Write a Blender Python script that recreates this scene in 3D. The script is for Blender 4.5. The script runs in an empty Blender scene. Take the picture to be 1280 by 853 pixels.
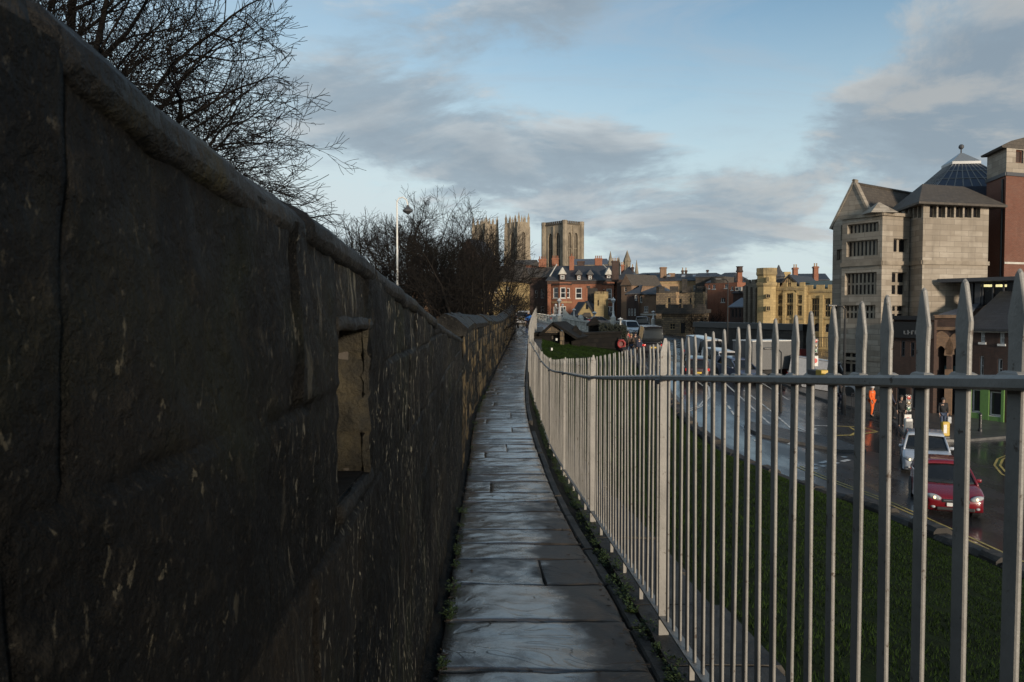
import bpy, bmesh, math, random
import numpy as np
from mathutils import Vector, noise, Matrix
random.seed(7)
C = bpy.context.scene.collection
R_ = math.radians
F = 1000.0; EYE = 1.5; PIT = math.atan(36.5 / F)
CP, SP = math.cos(PIT), math.sin(PIT)
def W(px, py, Y):
    "point at depth Y seen at photo pixel px, py"
    v = (426.5 - py) / F
    t = Y / (CP + v * SP)
    return ((px - 640) / F * t, Y, EYE + t * (v * CP - SP))
def XY(px, Y):
    return ((px - 640) / F * Y * 1.0, Y)
def ZZ(py, Y):
    return W(640, py, Y)[2]
def lerp(a, b, t): return a + (b - a) * t
def interp(tab, y):
    return float(np.interp(y, [t[0] for t in tab], [t[1] for t in tab]))
def smoothtab(tab):
    xs = np.array([t[0] for t in tab], float); ys = np.array([t[1] for t in tab], float)
    d = np.diff(ys) / np.diff(xs); m = np.zeros(len(xs)); m[1:-1] = (d[1:] + d[:-1]) / 2; m[0] = d[0]; m[-1] = d[-1]
    def f(y):
        if y <= xs[0]: return ys[0] + m[0] * (y - xs[0])
        if y >= xs[-1]: return ys[-1] + m[-1] * (y - xs[-1])
        i = int(np.searchsorted(xs, y)) - 1; i = max(0, min(i, len(xs) - 2)); h = xs[i+1] - xs[i]; t = (y - xs[i]) / h
        return float((2*t**3-3*t**2+1)*ys[i] + (t**3-2*t**2+t)*h*m[i] + (-2*t**3+3*t**2)*ys[i+1] + (t**3-t**2)*h*m[i+1])
    return f
# ---------------------------------------------------------------- mesh builder
class MB:
    def __init__(s): s.v = []; s.f = []; s.m = []; s.mi = 0
    def add(s, vs, fs):
        o = len(s.v); s.v.extend([tuple(p) for p in vs]); s.f.extend([tuple(i + o for i in f) for f in fs]); s.m.extend([s.mi] * len(fs)); return o
    def quad(s, a, b, c, d): s.add([a, b, c, d], [(0, 1, 2, 3)])
    def poly(s, pts): s.add(pts, [tuple(range(len(pts)))])
    def hexa(s, p): # 0-3 bottom ccw, 4-7 top
        s.add(p, [(3,2,1,0),(4,5,6,7),(0,1,5,4),(1,2,6,5),(2,3,7,6),(3,0,4,7)])
    def box(s, x0, x1, y0, y1, z0, z1):
        s.hexa([(x0,y0,z0),(x1,y0,z0),(x1,y1,z0),(x0,y1,z0),(x0,y0,z1),(x1,y0,z1),(x1,y1,z1),(x0,y1,z1)])
    def bbox(s, x0, x1, y0, y1, z0, z1, b):
        "box with chamfered edges"
        xs=(x0,x1); ys=(y0,y1); zs=(z0,z1); bm = bmesh.new(); bmesh.ops.create_cube(bm, size=1)
        for v in bm.verts:
            v.co = (xs[v.co.x>0], ys[v.co.y>0], zs[v.co.z>0])
        bmesh.ops.bevel(bm, geom=bm.edges[:], offset=b, segments=2, affect='EDGES', profile=.5)
        s.bm(bm)
    def bm(s, bm):
        bm.verts.index_update(); s.add([v.co[:] for v in bm.verts], [tuple(v.index for v in f.verts) for f in bm.faces]); bm.free()
    def prism(s, poly, z0, z1):
        n = len(poly); vs = [(x, y, z0) for x, y in poly] + [(x, y, z1) for x, y in poly]
        s.add(vs, [tuple(range(n))[::-1], tuple(range(n, 2*n))] + [(i, (i+1) % n, n + (i+1) % n, n + i) for i in range(n)])
    def slab(s, pts, th):
        p = [Vector(q) for q in pts]; n = (p[1]-p[0]).cross(p[2]-p[0]).normalized()
        if n.z < 0: n = -n; p = p[::-1]
        k = len(p); vs = p + [q - n * th for q in p]
        s.add([tuple(q) for q in vs], [tuple(range(k)), tuple(range(k, 2*k))[::-1]] + [((i+1) % k, i, k + i, k + (i+1) % k) for i in range(k)])
    def loft(s, rings, cap=True, closed=True):
        n = len(rings[0]); o = len(s.v); fs = []
        for i in range(len(rings) - 1):
            for j in range(n if closed else n - 1):
                k = (j + 1) % n; fs.append((i*n+j, i*n+k, (i+1)*n+k, (i+1)*n+j))
        if cap: fs += [tuple(range(n))[::-1], tuple(range((len(rings)-1)*n, len(rings)*n))]
        s.add([p for r in rings for p in r], fs)
    def tube(s, pts, rad, n=8, cap=True):
        P = [Vector(p) for p in pts]; 
        if not hasattr(rad, '__len__'): rad = [rad] * len(P)
        rings = []; up = None
        for i, p in enumerate(P):
            d = (P[min(i+1, len(P)-1)] - P[max(i-1, 0)])
            d = d.normalized() if d.length > 1e-9 else Vector((0,0,1))
            if up is None: up = Vector((0,0,1)) if abs(d.z) < .9 else Vector((1,0,0))
            a = d.cross(up).normalized(); b = a.cross(d); up = b
            rings.append([tuple(p + (a*math.cos(2*math.pi*j/n) + b*math.sin(2*math.pi*j/n)) * rad[i]) for j in range(n)])
        s.loft(rings, cap)
    def lathe(s, prof, c=(0,0,0), n=12, axis='z'):
        rings = []
        for r, h in prof:
            ring = []
            for j in range(n):
                a = 2*math.pi*j/n; x, y = r*math.cos(a), r*math.sin(a)
                q = (x, y, h) if axis == 'z' else ((x, -h, y) if axis == 'y' else (h, x, y))
                ring.append((c[0]+q[0], c[1]+q[1], c[2]+q[2]))
            rings.append(ring)
        s.loft(rings)
    def sphere(s, c, r, n=10, sz=1.0):
        m = max(5, n // 2 + 1); s.lathe([(max(1e-4, r*math.sin(math.pi*i/m)), -r*sz*math.cos(math.pi*i/m)) for i in range(m+1)], c, n)
    def obox(s, A, B, s0, s1, d0, d1, z0, z1):
        "box on the facade A-B: s along, d inward, z up"
        L = math.hypot(B[0]-A[0], B[1]-A[1]); tx, ty = (B[0]-A[0])/L, (B[1]-A[1])/L; nx, ny = -ty, tx
        P = lambda a, d, z: (A[0]+tx*a+nx*d, A[1]+ty*a+ny*d, z)
        s.hexa([P(s0,d0,z0),P(s1,d0,z0),P(s1,d1,z0),P(s0,d1,z0),P(s0,d0,z1),P(s1,d0,z1),P(s1,d1,z1),P(s0,d1,z1)])
    def build(s, name, mats, parent=None, smooth=False, uv=True, at=None, attr=None, bevel=0):
        me = bpy.data.meshes.new(name)
        o = (0,0,0)
        if at is not None: o = at
        elif parent is not None: 
            r = parent
            while r.parent: r = r.parent
            o = tuple(r.location)
        V = np.array(s.v, dtype=np.float64).reshape(-1, 3) - np.array(o)
        me.from_pydata(V.tolist(), [], s.f)
        if not isinstance(mats, (list, tuple)): mats = [mats]
        for m in mats: me.materials.append(m)
        if len(mats) > 1: me.polygons.foreach_set('material_index', s.m)
        if smooth: me.polygons.foreach_set('use_smooth', [True] * len(s.f))
        if uv and len(s.f) < 60000:
            l = me.uv_layers.new(name='UVMap'); d = [0.0] * (2 * len(me.loops)); G = s.v
            for p in me.polygons:
                n = p.normal
                if abs(n.z) > .92:
                    for li in p.loop_indices:
                        q = G[me.loops[li].vertex_index]; d[2*li] = q[0]; d[2*li+1] = q[1]
                else:
                    h = math.hypot(n.x, n.y); tx, ty = -n.y/h, n.x/h; k = 1.0 / max(h, .25)
                    for li in p.loop_indices:
                        q = G[me.loops[li].vertex_index]; d[2*li] = q[0]*tx + q[1]*ty; d[2*li+1] = q[2] * k
            l.data.foreach_set('uv', d)
        if attr:
            for an, vals in attr.items():
                a = me.attributes.new(an, 'FLOAT', 'POINT'); a.data.foreach_set('value', vals)
        me.update()
        ob = bpy.data.objects.new(name, me); C.objects.link(ob)
        if parent: ob.parent = parent
        elif at is not None: ob.location = at
        if bevel:
            b = ob.modifiers.new('b', 'BEVEL'); b.width = bevel; b.segments = 2; b.limit_method = 'ANGLE'
        return ob
def thing(name, label, cat, loc=(0,0,0), group=None):
    o = bpy.data.objects.new(name, None); C.objects.link(o); o.empty_display_size = .2
    o.location = loc; o['label'] = label; o['category'] = cat
    if group: o['group'] = group
    return o
def tag(o, label, cat, group=None):
    o['label'] = label; o['category'] = cat
    if group: o['group'] = group
    return o
def struct(o, kind='structure'):
    o['kind'] = kind; return o
def copy_tree(o, parent=None):
    c = o.copy(); C.objects.link(c)
    if parent: c.parent = parent
    for ch in list(o.children): copy_tree(ch, c)
    return c
# ---------------------------------------------------------------- materials
def newmat(name):
    m = bpy.data.materials.new(name); m.use_nodes = True; nt = m.node_tree; nt.nodes.clear()
    out = nt.nodes.new('ShaderNodeOutputMaterial'); b = nt.nodes.new('ShaderNodeBsdfPrincipled'); nt.links.new(b.outputs[0], out.inputs[0])
    return m, nt, b
class NT:
    def __init__(s, nt): s.nt = nt
    def n(s, t, **kw):
        x = s.nt.nodes.new(t)
        for k, v in kw.items():
            if k.startswith('i_'):
                kk = k[2:]; kk = int(kk) if kk.isdigit() else kk.replace('_', ' '); s.set(x.inputs[kk], v)
            else: setattr(x, k, v)
        return x
    def set(s, sock, v):
        if isinstance(v, bpy.types.NodeSocket): s.nt.links.new(v, sock)
        elif isinstance(v, bpy.types.Node): s.nt.links.new(v.outputs[0], sock)
        else: sock.default_value = v
    def math(s, op, a, b=0.0, clamp=False):
        x = s.n('ShaderNodeMath', operation=op, use_clamp=clamp); s.set(x.inputs[0], a); s.set(x.inputs[1], b); return x.outputs[0]
    def mix(s, f, a, b, mode='MIX'):
        x = s.n('ShaderNodeMix', data_type='RGBA', blend_type=mode); s.set(x.inputs[0], f); s.set(x.inputs[6], a); s.set(x.inputs[7], b); return x.outputs[2]
    def ramp(s, f, a, b):
        x = s.n('ShaderNodeMapRange', interpolation_type='SMOOTHSTEP'); s.set(x.inputs[0], f); s.set(x.inputs[1], a); s.set(x.inputs[2], b); return x.outputs[0]
    def noise(s, vec, scale, detail=4, rough=.55, dist=0):
        x = s.n('ShaderNodeTexNoise'); s.set(x.inputs['Vector'], vec); x.inputs['Scale'].default_value = scale; x.inputs['Detail'].default_value = detail; x.inputs['Roughness'].default_value = rough; x.inputs['Distortion'].default_value = dist
        return x.outputs[0]
    def mapping(s, vec, scale=(1,1,1), rot=(0,0,0), loc=(0,0,0)):
        x = s.n('ShaderNodeMapping'); s.set(x.inputs[0], vec); x.inputs[3].default_value = scale; x.inputs[2].default_value = rot; x.inputs[1].default_value = loc; return x.outputs[0]
    def bump(s, h, strength, dist, normal=None):
        x = s.n('ShaderNodeBump'); x.inputs['Strength'].default_value = strength; x.inputs['Distance'].default_value = dist; s.set(x.inputs['Height'], h)
        if normal is not None: s.set(x.inputs['Normal'], normal)
        return x.outputs[0]
def c4(c): return (c[0], c[1], c[2], 1)
def mat(name, c1, c2=None, scale=3.0, rough=.8, bump=.3, bdist=.02, brick=None, metal=0, spec=.5, grime=0, coord='Object', stain=None):
    m, nt, b = newmat(name); N = NT(nt)
    tc = N.n('ShaderNodeTexCoord'); co = tc.outputs[coord]
    c2 = c2 or tuple(x * .7 for x in c1)
    nz = N.noise(co, scale, 6, .6); nf = N.ramp(nz, .35, .65)
    col = N.mix(nf, c4(c1), c4(c2)); h = N.noise(co, scale * 6, 5, .65)
    if brick:
        b1, b2, mo, bw, bh, ms = brick
        bt = N.n('ShaderNodeTexBrick'); N.set(bt.inputs['Vector'], tc.outputs['UV'])
        bt.inputs['Color1'].default_value = c4(b1); bt.inputs['Color2'].default_value = c4(b2); bt.inputs['Mortar'].default_value = c4(mo)
        bt.inputs['Scale'].default_value = 1; bt.inputs['Brick Width'].default_value = bw; bt.inputs['Row Height'].default_value = bh; bt.inputs['Mortar Size'].default_value = ms; bt.inputs['Bias'].default_value = -.1
        var = N.noise(N.mapping(tc.outputs['UV'], (1/bw, 1/bh, 1)), .9, 2, .6)
        bc = N.mix(N.ramp(var, .3, .7), bt.outputs[0], N.mix(.55, bt.outputs[0], c4(c2)))
        col = N.mix(.35, bc, N.mix(nf, bc, c4(c2))); 
        h = N.math('ADD', N.math('MULTIPLY', bt.outputs['Fac'], -1.5), h)
    if grime:
        g = N.noise(N.mapping(co, (1.2, 1.2, .22)), 1.4, 5, .6)
        col = N.mix(N.math('MULTIPLY', N.ramp(g, .48, .72), grime), col, c4(stain or tuple(x * .25 for x in c2)))
    N.set(b.inputs['Base Color'], col)
    r = N.n('ShaderNodeMapRange'); N.set(r.inputs[0], nz); r.inputs[3].default_value = max(0, rough - .1); r.inputs[4].default_value = min(1, rough + .1); N.set(b.inputs['Roughness'], r.outputs[0])
    b.inputs['Metallic'].default_value = metal; b.inputs['Specular IOR Level'].default_value = spec
    if bump: N.set(b.inputs['Normal'], N.bump(h, bump, bdist))
    return m
def flat(name, c, rough=.5, metal=0, emit=None, es=0, coat=0, spec=.5):
    m, nt, b = newmat(name); N = NT(nt)
    nz = N.noise(N.n('ShaderNodeTexCoord').outputs['Object'], 9, 4)
    N.set(b.inputs['Base Color'], N.mix(N.ramp(nz, .35, .7), c4(c), c4(tuple(x * .82 for x in c))))
    r = N.n('ShaderNodeMapRange'); N.set(r.inputs[0], nz); r.inputs[3].default_value = max(.02, rough - .06); r.inputs[4].default_value = min(1, rough + .08); N.set(b.inputs['Roughness'], r.outputs[0])
    b.inputs['Metallic'].default_value = metal; b.inputs['Coat Weight'].default_value = coat; b.inputs['Specular IOR Level'].default_value = spec
    if emit: b.inputs['Emission Color'].default_value = c4(emit); b.inputs['Emission Strength'].default_value = es
    return m
MAT = {}
MAT['glass'] = flat('window_glass', (.02,.022,.025), .08)
MAT['glass_far'] = flat('dark_glass', (.012,.012,.014), .25, spec=.25)
MAT['glass_sky'] = flat('pale_glass', (.32,.34,.36), .12)
MAT['white'] = flat('white_paint', (.62,.61,.58), .5)
MAT['offwhite'] = mat('pale_stone', (.5,.48,.43), (.36,.34,.3), 2, .8)
MAT['black'] = flat('black_paint', (.014,.014,.015), .45)
MAT['darkgrey'] = flat('dark_grey', (.06,.06,.065), .5)
MAT['midgrey'] = flat('mid_grey', (.2,.2,.2), .6)
MAT['slate'] = mat('slate_roof', (.045,.045,.05), (.03,.03,.032), 2.5, .55, brick=((.05,.05,.056),(.03,.031,.034),(.015,.015,.015),.4,.28,.012))
MAT['slate_blue'] = mat('blue_slate', (.10,.115,.14), (.07,.08,.1), 2.5, .42, brick=((.10,.115,.14),(.07,.08,.1),(.04,.04,.05),.4,.28,.012))
MAT['slate_green'] = mat('green_slate', (.09,.11,.085), (.06,.075,.06), 2.5, .6, brick=((.09,.115,.09),(.06,.075,.06),(.03,.035,.03),.5,.3,.012))
MAT['tile_brown'] = mat('brown_tile', (.085,.068,.052), (.055,.045,.036), 2.5, .75, brick=((.095,.078,.06),(.055,.045,.036),(.02,.018,.015),.35,.24,.012))
MAT['red_brick'] = mat('red_brick', (.30,.105,.05), (.19,.065,.035), .8, .85, brick=((.33,.115,.052),(.22,.075,.038),(.2,.14,.1),.24,.08,.012), grime=.35)
MAT['dark_brick'] = mat('dark_brick', (.066,.034,.025), (.04,.023,.018), .8, .85, brick=((.078,.038,.027),(.048,.026,.02),(.045,.04,.034),.24,.08,.012), grime=.5)
MAT['tower_brick'] = mat('tower_brick', (.15,.052,.03), (.11,.038,.022), .8, .85, brick=((.17,.058,.032),(.115,.04,.024),(.15,.11,.085),.24,.08,.012), grime=.2)
MAT['brown_brick'] = mat('brown_brick', (.24,.14,.08), (.15,.09,.055), .8, .85, brick=((.27,.155,.085),(.17,.10,.06),(.16,.13,.1),.24,.08,.012), grime=.4)
MAT['tan_brick'] = mat('tan_brick', (.42,.27,.14), (.3,.19,.1), .8, .85, brick=((.45,.29,.15),(.3,.19,.1),(.25,.2,.14),.24,.08,.012), grime=.3)
MAT['gold_stone'] = mat('gold_stone', (.42,.31,.14), (.31,.225,.105), .7, .85, brick=((.45,.33,.155),(.32,.235,.11),(.2,.15,.08),.8,.35,.015), grime=.45)
MAT['gold_trim'] = mat('gold_trim', (.33,.245,.12), (.2,.15,.08), 1.2, .85, grime=.55)
MAT['shaded_gold_stone'] = mat('shaded_gold_stone', (.17,.145,.11), (.10,.085,.065), .6, .88, brick=((.19,.16,.12),(.11,.095,.075),(.06,.05,.04),.7,.3,.02), grime=.5)
MAT['office_stone'] = mat('office_stone', (.33,.285,.23), (.21,.175,.135), .35, .85, brick=((.38,.335,.275),(.205,.17,.13),(.14,.12,.1),1.15,.36,.014), grime=.22)
MAT['office_trim'] = mat('office_trim', (.29,.245,.19), (.2,.165,.125), 1, .85, grime=.35)
MAT['minster'] = mat('minster_stone', (.27,.222,.16), (.15,.123,.09), .12, .88, grime=.55, bump=.2)
MAT['minster_dark'] = mat('minster_recess', (.09,.075,.055), (.05,.042,.035), .3, .9, bump=.1)
MAT['dark_stone'] = mat('sooty_stone', (.055,.046,.036), (.022,.02,.018), 1.2, .8, brick=((.075,.06,.045),(.03,.026,.022),(.015,.014,.013),.7,.3,.02), grime=.5, bump=.6)
MAT['rubble'] = mat('rubble_stone', (.17,.12,.07), (.08,.06,.042), 1.0, .9, brick=((.22,.16,.09),(.09,.068,.048),(.05,.042,.033),.5,.28,.03), grime=.4, bump=.6)
MAT['black_stone'] = mat('black_stone', (.013,.0115,.010), (.007,.0065,.006), 1.2, .85, spec=.15, brick=((.017,.0145,.012),(.008,.0075,.007),(.007,.007,.006),.7,.3,.02), bump=.6)
# ---------------------------------------------------------------- near materials
def wall_material(name, warm):
    m, nt, b = newmat(name); N = NT(nt)
    tc = N.n('ShaderNodeTexCoord'); co = tc.outputs['Object']
    tone = N.n('ShaderNodeAttribute', attribute_name='tone').outputs['Fac']
    joint = N.n('ShaderNodeAttribute', attribute_name='joint').outputs['Fac']
    n1 = N.noise(co, 2.3, 7, .62); n2 = N.noise(co, 17, 7, .7); n3 = N.noise(co, 90, 4, .65)
    st = N.noise(N.mapping(co, (3.2, 3.2, .45)), 3.0, 6, .62, .4)
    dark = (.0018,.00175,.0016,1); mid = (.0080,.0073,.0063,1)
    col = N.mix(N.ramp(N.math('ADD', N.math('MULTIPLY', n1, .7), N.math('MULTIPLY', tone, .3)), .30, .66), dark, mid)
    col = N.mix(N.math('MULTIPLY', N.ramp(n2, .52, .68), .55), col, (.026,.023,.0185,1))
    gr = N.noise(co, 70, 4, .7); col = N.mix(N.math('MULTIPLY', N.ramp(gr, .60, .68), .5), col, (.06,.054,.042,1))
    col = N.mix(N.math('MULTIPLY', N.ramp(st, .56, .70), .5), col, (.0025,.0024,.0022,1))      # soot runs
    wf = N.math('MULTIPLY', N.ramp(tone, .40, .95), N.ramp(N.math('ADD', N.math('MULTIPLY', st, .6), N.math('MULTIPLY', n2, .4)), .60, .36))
    col = N.mix(N.math('MULTIPLY', wf, .8 if warm else .09), col, (.42,.29,.13,1) if warm else (.11,.08,.045,1))  # far stretch: tan blocks lightened in colour so they read as sunlit
    ag = N.math('MULTIPLY', N.ramp(N.noise(co, 1.7, 5, .6), .52, .72), .4)
    col = N.mix(ag, col, (.018,.021,.008,1))
    # lichen crusts in clusters
    sy = N.n('ShaderNodeSeparateXYZ'); N.set(sy.inputs[0], co); far = 1.0 if warm else N.math('ADD', N.ramp(sy.outputs[1], -4.1, -2.6), .0)
    lm = N.math('MULTIPLY', N.ramp(N.noise(co, 1.15, 4, .6), .45, .61), N.math('ADD', N.math('MULTIPLY', far, .8), .2))
    ln = N.noise(N.mapping(co, (1, 1, .55)), 30, 5, .62, 1.0)
    lf = N.math('MULTIPLY', N.ramp(ln, .64, .665), lm)
    ln2 = N.noise(N.mapping(co, (1, 1, .35), loc=(3, 1, 2)), 42, 5, .62, .8)
    lf2 = N.math('MULTIPLY', N.math('MULTIPLY', N.ramp(ln2, .61, .64), N.ramp(N.noise(co, 2.1, 3, .5), .46, .58)), far)
    drip = N.noise(N.mapping(co, (1, 1, .12), loc=(1, 5, 0)), 24, 4, .6, .3); col = N.mix(N.math('MULTIPLY', N.math('MULTIPLY', N.ramp(drip, .60, .66), N.ramp(N.noise(co, 1.6, 3, .5), .46, .6)), N.math('MULTIPLY', far, .55)), col, (.20,.185,.14,1))
    col = N.mix(N.math('MULTIPLY', lf, .85), col, (.34,.30,.21,1))
    col = N.mix(N.math('MULTIPLY', lf2, .8), col, (.30,.275,.21,1))
    col = N.mix(N.math('MULTIPLY', joint, .85), col, (.0035,.0033,.003,1))
    N.set(b.inputs['Base Color'], col)
    N.set(b.inputs['Roughness'], N.math('ADD', N.math('MULTIPLY', n2, .7), .24))
    b.inputs['Specular IOR Level'].default_value = .09
    vo = N.n('ShaderNodeTexVoronoi'); N.set(vo.inputs['Vector'], co); vo.inputs['Scale'].default_value = 38
    pit = N.ramp(vo.outputs['Distance'], .0, .45)
    nb = N.bump(n2, 1.0, .030); nb = N.bump(pit, .35, .006, nb); nb = N.bump(n3, .6, .006, nb)
    N.set(b.inputs['Normal'], nb)
    return m
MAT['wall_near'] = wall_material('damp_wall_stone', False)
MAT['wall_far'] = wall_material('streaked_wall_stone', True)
def coping_material():
    m, nt, b = newmat('coping_stone'); N = NT(nt)
    co = N.n('ShaderNodeTexCoord').outputs['Object']
    n1 = N.noise(co, 3, 7, .62); n2 = N.noise(co, 22, 6, .65)
    col = N.mix(N.ramp(n1, .35, .68), (.005,.0048,.0045,1), (.019,.0175,.015,1))
    col = N.mix(N.math('MULTIPLY', N.ramp(N.noise(co, 1.9, 4, .6), .55, .7), .5), col, (.05,.045,.016,1))
    col = N.mix(N.math('MULTIPLY', N.ramp(n2, .62, .72), .3), col, (.2,.19,.16,1))
    N.set(b.inputs['Base Color'], col); N.set(b.inputs['Roughness'], N.math('ADD', N.math('MULTIPLY', n2, .6), .25))
    N.set(b.inputs['Normal'], N.bump(N.noise(co, 120, 4, .65), .6, .005, N.bump(n2, .9, .03))); b.inputs['Specular IOR Level'].default_value = .12
    return m
MAT['coping'] = coping_material()
def flag_material():
    m, nt, b = newmat('wet_flagstone'); N = NT(nt)
    co = N.n('ShaderNodeTexCoord').outputs['Object']
    tone = N.n('ShaderNodeAttribute', attribute_name='tone').outputs['Fac']; wet = N.n('ShaderNodeAttribute', attribute_name='wet').outputs['Fac']
    n1 = N.noise(co, 2.2, 6, .6); n2 = N.noise(co, 26, 6, .65)
    off = N.n('ShaderNodeCombineXYZ'); N.set(off.inputs[2], N.math('MULTIPLY', tone, 9)); va = N.n('ShaderNodeVectorMath', operation='ADD'); N.set(va.inputs[0], co); N.set(va.inputs[1], off.outputs[0])
    lay = N.noise(N.mapping(va.outputs[0], (1.3, 1.7, 1)), 1.3, 3, .5, .9)
    ban = N.math('FRACT', N.math('MULTIPLY', lay, 9.0)); rid = N.ramp(ban, .0, .22)   # delaminating layers
    col = N.mix(tone, (.046,.038,.031,1), (.088,.068,.050,1))
    col = N.mix(N.ramp(n1, .35, .7), col, N.mix(.5, col, (.028,.025,.022,1)))
    col = N.mix(N.math('MULTIPLY', N.ramp(n2, .55, .75), .4), col, (.16,.14,.115,1))
    N.set(b.inputs['Base Color'], N.mix(N.math('MULTIPLY', wet, .30), col, (.03,.03,.03,1)))
    w2 = N.ramp(N.math('ADD', wet, N.math('MULTIPLY', N.math('SUBTRACT', N.noise(co, 4.2, 6, .68), .5), 1.0)), .25, .74)
    rr = N.n('ShaderNodeMapRange'); N.set(rr.inputs[0], w2); rr.inputs[3].default_value = .5; rr.inputs[4].default_value = .16; N.set(b.inputs['Roughness'], rr.outputs[0])
    N.set(b.inputs['Specular IOR Level'], N.math('ADD', N.math('MULTIPLY', w2, .9), .25))
    N.set(b.inputs['Coat Weight'], N.math('MULTIPLY', w2, .55)); N.set(b.inputs['Coat Roughness'], N.math('ADD', N.math('MULTIPLY', N.noise(co, 2.6, 5, .65), .26), .02))
    nb = N.bump(N.math('MULTIPLY', rid, N.ramp(N.noise(co, .8, 3, .5), .40, .52)), .75, .006); nb = N.bump(N.noise(co, 7, 6, .62), .5, .011, nb); nb = N.bump(N.noise(co, 75, 5, .65), .4, .003, nb)
    N.set(b.inputs['Normal'], nb)
    return m
MAT['flag'] = flag_material()
MAT['soil'] = mat('wet_soil', (.018,.016,.012), (.008,.0075,.006), 9, .8, 1.0, .04, spec=.15)
MAT['edgestone'] = mat('edge_stone', (.06,.053,.044), (.026,.023,.02), 3, .65, .7, .02, grime=.6, spec=.3)
def paint_metal():
    m, nt, b = newmat('grey_railing_paint'); N = NT(nt); co = N.n('ShaderNodeTexCoord').outputs['Object']
    n1 = N.noise(co, 5, 5, .6); n2 = N.noise(co, 60, 4, .6)
    col = N.mix(N.ramp(n1, .35, .7), (.245,.232,.212,1), (.18,.171,.156,1))
    col = N.mix(N.math('MULTIPLY', N.ramp(N.noise(co, 26, 6, .72), .60, .66), .85), col, (.06,.038,.025,1))
    N.set(b.inputs['Base Color'], col); b.inputs['Roughness'].default_value = .48
    N.set(b.inputs['Normal'], N.bump(N.math('ADD', n2, N.noise(co, 14, 4, .6)), .4, .004))
    return m
MAT['rail'] = paint_metal()
def asphalt():
    m, nt, b = newmat('wet_asphalt'); N = NT(nt); co = N.n('ShaderNodeTexCoord').outputs['Object']
    n1 = N.noise(co, .35, 6, .6); n2 = N.noise(co, 40, 4, .6)
    col = N.mix(N.ramp(n1, .35, .65), (.036,.036,.038,1), (.022,.022,.024,1)); col = N.mix(N.math('MULTIPLY', N.ramp(n2, .5, .8), .5), col, (.075,.075,.075,1))
    N.set(b.inputs['Base Color'], col)
    rr = N.n('ShaderNodeMapRange'); N.set(rr.inputs[0], N.ramp(N.noise(N.mapping(co, (.5, .25, 1)), .9, 5, .6), .35, .65)); rr.inputs[3].default_value = .13; rr.inputs[4].default_value = .38; N.set(b.inputs['Roughness'], rr.outputs[0])
    N.set(b.inputs['Normal'], N.bump(n2, .25, .002))
    return m
MAT['asphalt'] = asphalt()
MAT['paving'] = mat('pavement_slabs', (.085,.08,.075), (.055,.052,.05), 1.5, .4, brick=((.095,.09,.085),(.06,.057,.053),(.03,.03,.03),.6,.6,.012))
MAT['cobble'] = mat('cobbles', (.13,.12,.11), (.06,.056,.052), 2, .5, 1.0, .03, brick=((.14,.13,.12),(.06,.056,.052),(.025,.025,.025),.2,.14,.02))
MAT['kerb'] = mat('kerb_stone', (.11,.105,.1), (.07,.067,.063), 2, .5)
MAT['line_white'] = mat('white_line_paint', (.55,.55,.53), (.3,.3,.29), 4, .5, .2, .004)
MAT['line_yellow'] = mat('yellow_line_paint', (.5,.37,.1), (.26,.2,.07), 4, .5, .2, .004)
MAT['turf'] = mat('turf', (.013,.021,.006), (.009,.013,.004), 1.2, .95, .8, .04, spec=.05)
MAT['grass'] = mat('grass_blades', (.018,.034,.008), (.011,.021,.005), .9, .9, 0, spec=.06)
MAT['weed'] = mat('weed_leaf', (.035,.06,.014), (.02,.034,.01), 20, .6, 0)
MAT['bark'] = mat('bark', (.012,.0105,.009), (.007,.006,.0055), 6, .95, .6, .02, spec=.1)
MAT['bark_far'] = mat('brown_bark', (.016,.0135,.0115), (.010,.0088,.0078), 3, .95, 0, spec=.1)
# ---------------------------------------------------------------- profiles of the walkway
PXL = smoothtab([(-3,-.25),(0,-.285),(3.92,-.384),(5.66,-.447),(8.2,-.549),(12,-.66),(16.5,-.78),(23,-.71),(39,-.35),(52,.03),(64,.38),(75,.7)])
PXR = smoothtab([(-3,.83),(0,.80),(3.92,.706),(5.66,.662),(8.2,.558),(12,.45),(16.5,.33),(23,.37),(39,.74),(52,1.05),(64,1.28),(75,1.6)])
PZ = smoothtab([(-3,.24),(0,0),(3.92,-.314),(5.66,-.453),(8.2,-.648),(12,-.80),(16.5,-.74),(23,-.69),(39,-.47),(52,-.12),(62,.19),(64,.2)])
def PZ2(y): return PZ(y) if y < 64 else .2 - .17 * (y - 64)
FX = smoothtab([(-2,.956),(0,.93),(4.54,.871),(8.09,.825),(11.6,.779),(14.76,.74),(18.3,.71),(21.9,.66),(25.4,.60),(28,.60),(33,.72),(39,.92),(50,1.37),(60,1.86)])
FZT = smoothtab([(-2,1.648),(0,1.488),(4.54,1.125),(8.09,.838),(11.6,.617),(14.76,.42),(18.3,.345),(21.9,.416),(25.4,.515),(28,.59),(33,.76),(39,.95),(50,1.32),(60,1.69)])
FZB = smoothtab([(-2,.28),(0,.12),(4.54,-.243),(8.09,-.527),(11.6,-.80),(14.76,-1.0),(18.3,-1.08),(21.9,-1.02),(25.4,-.93),(28,-.86),(33,-.67),(39,-.45),(50,-.05),(60,.3)])
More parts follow.
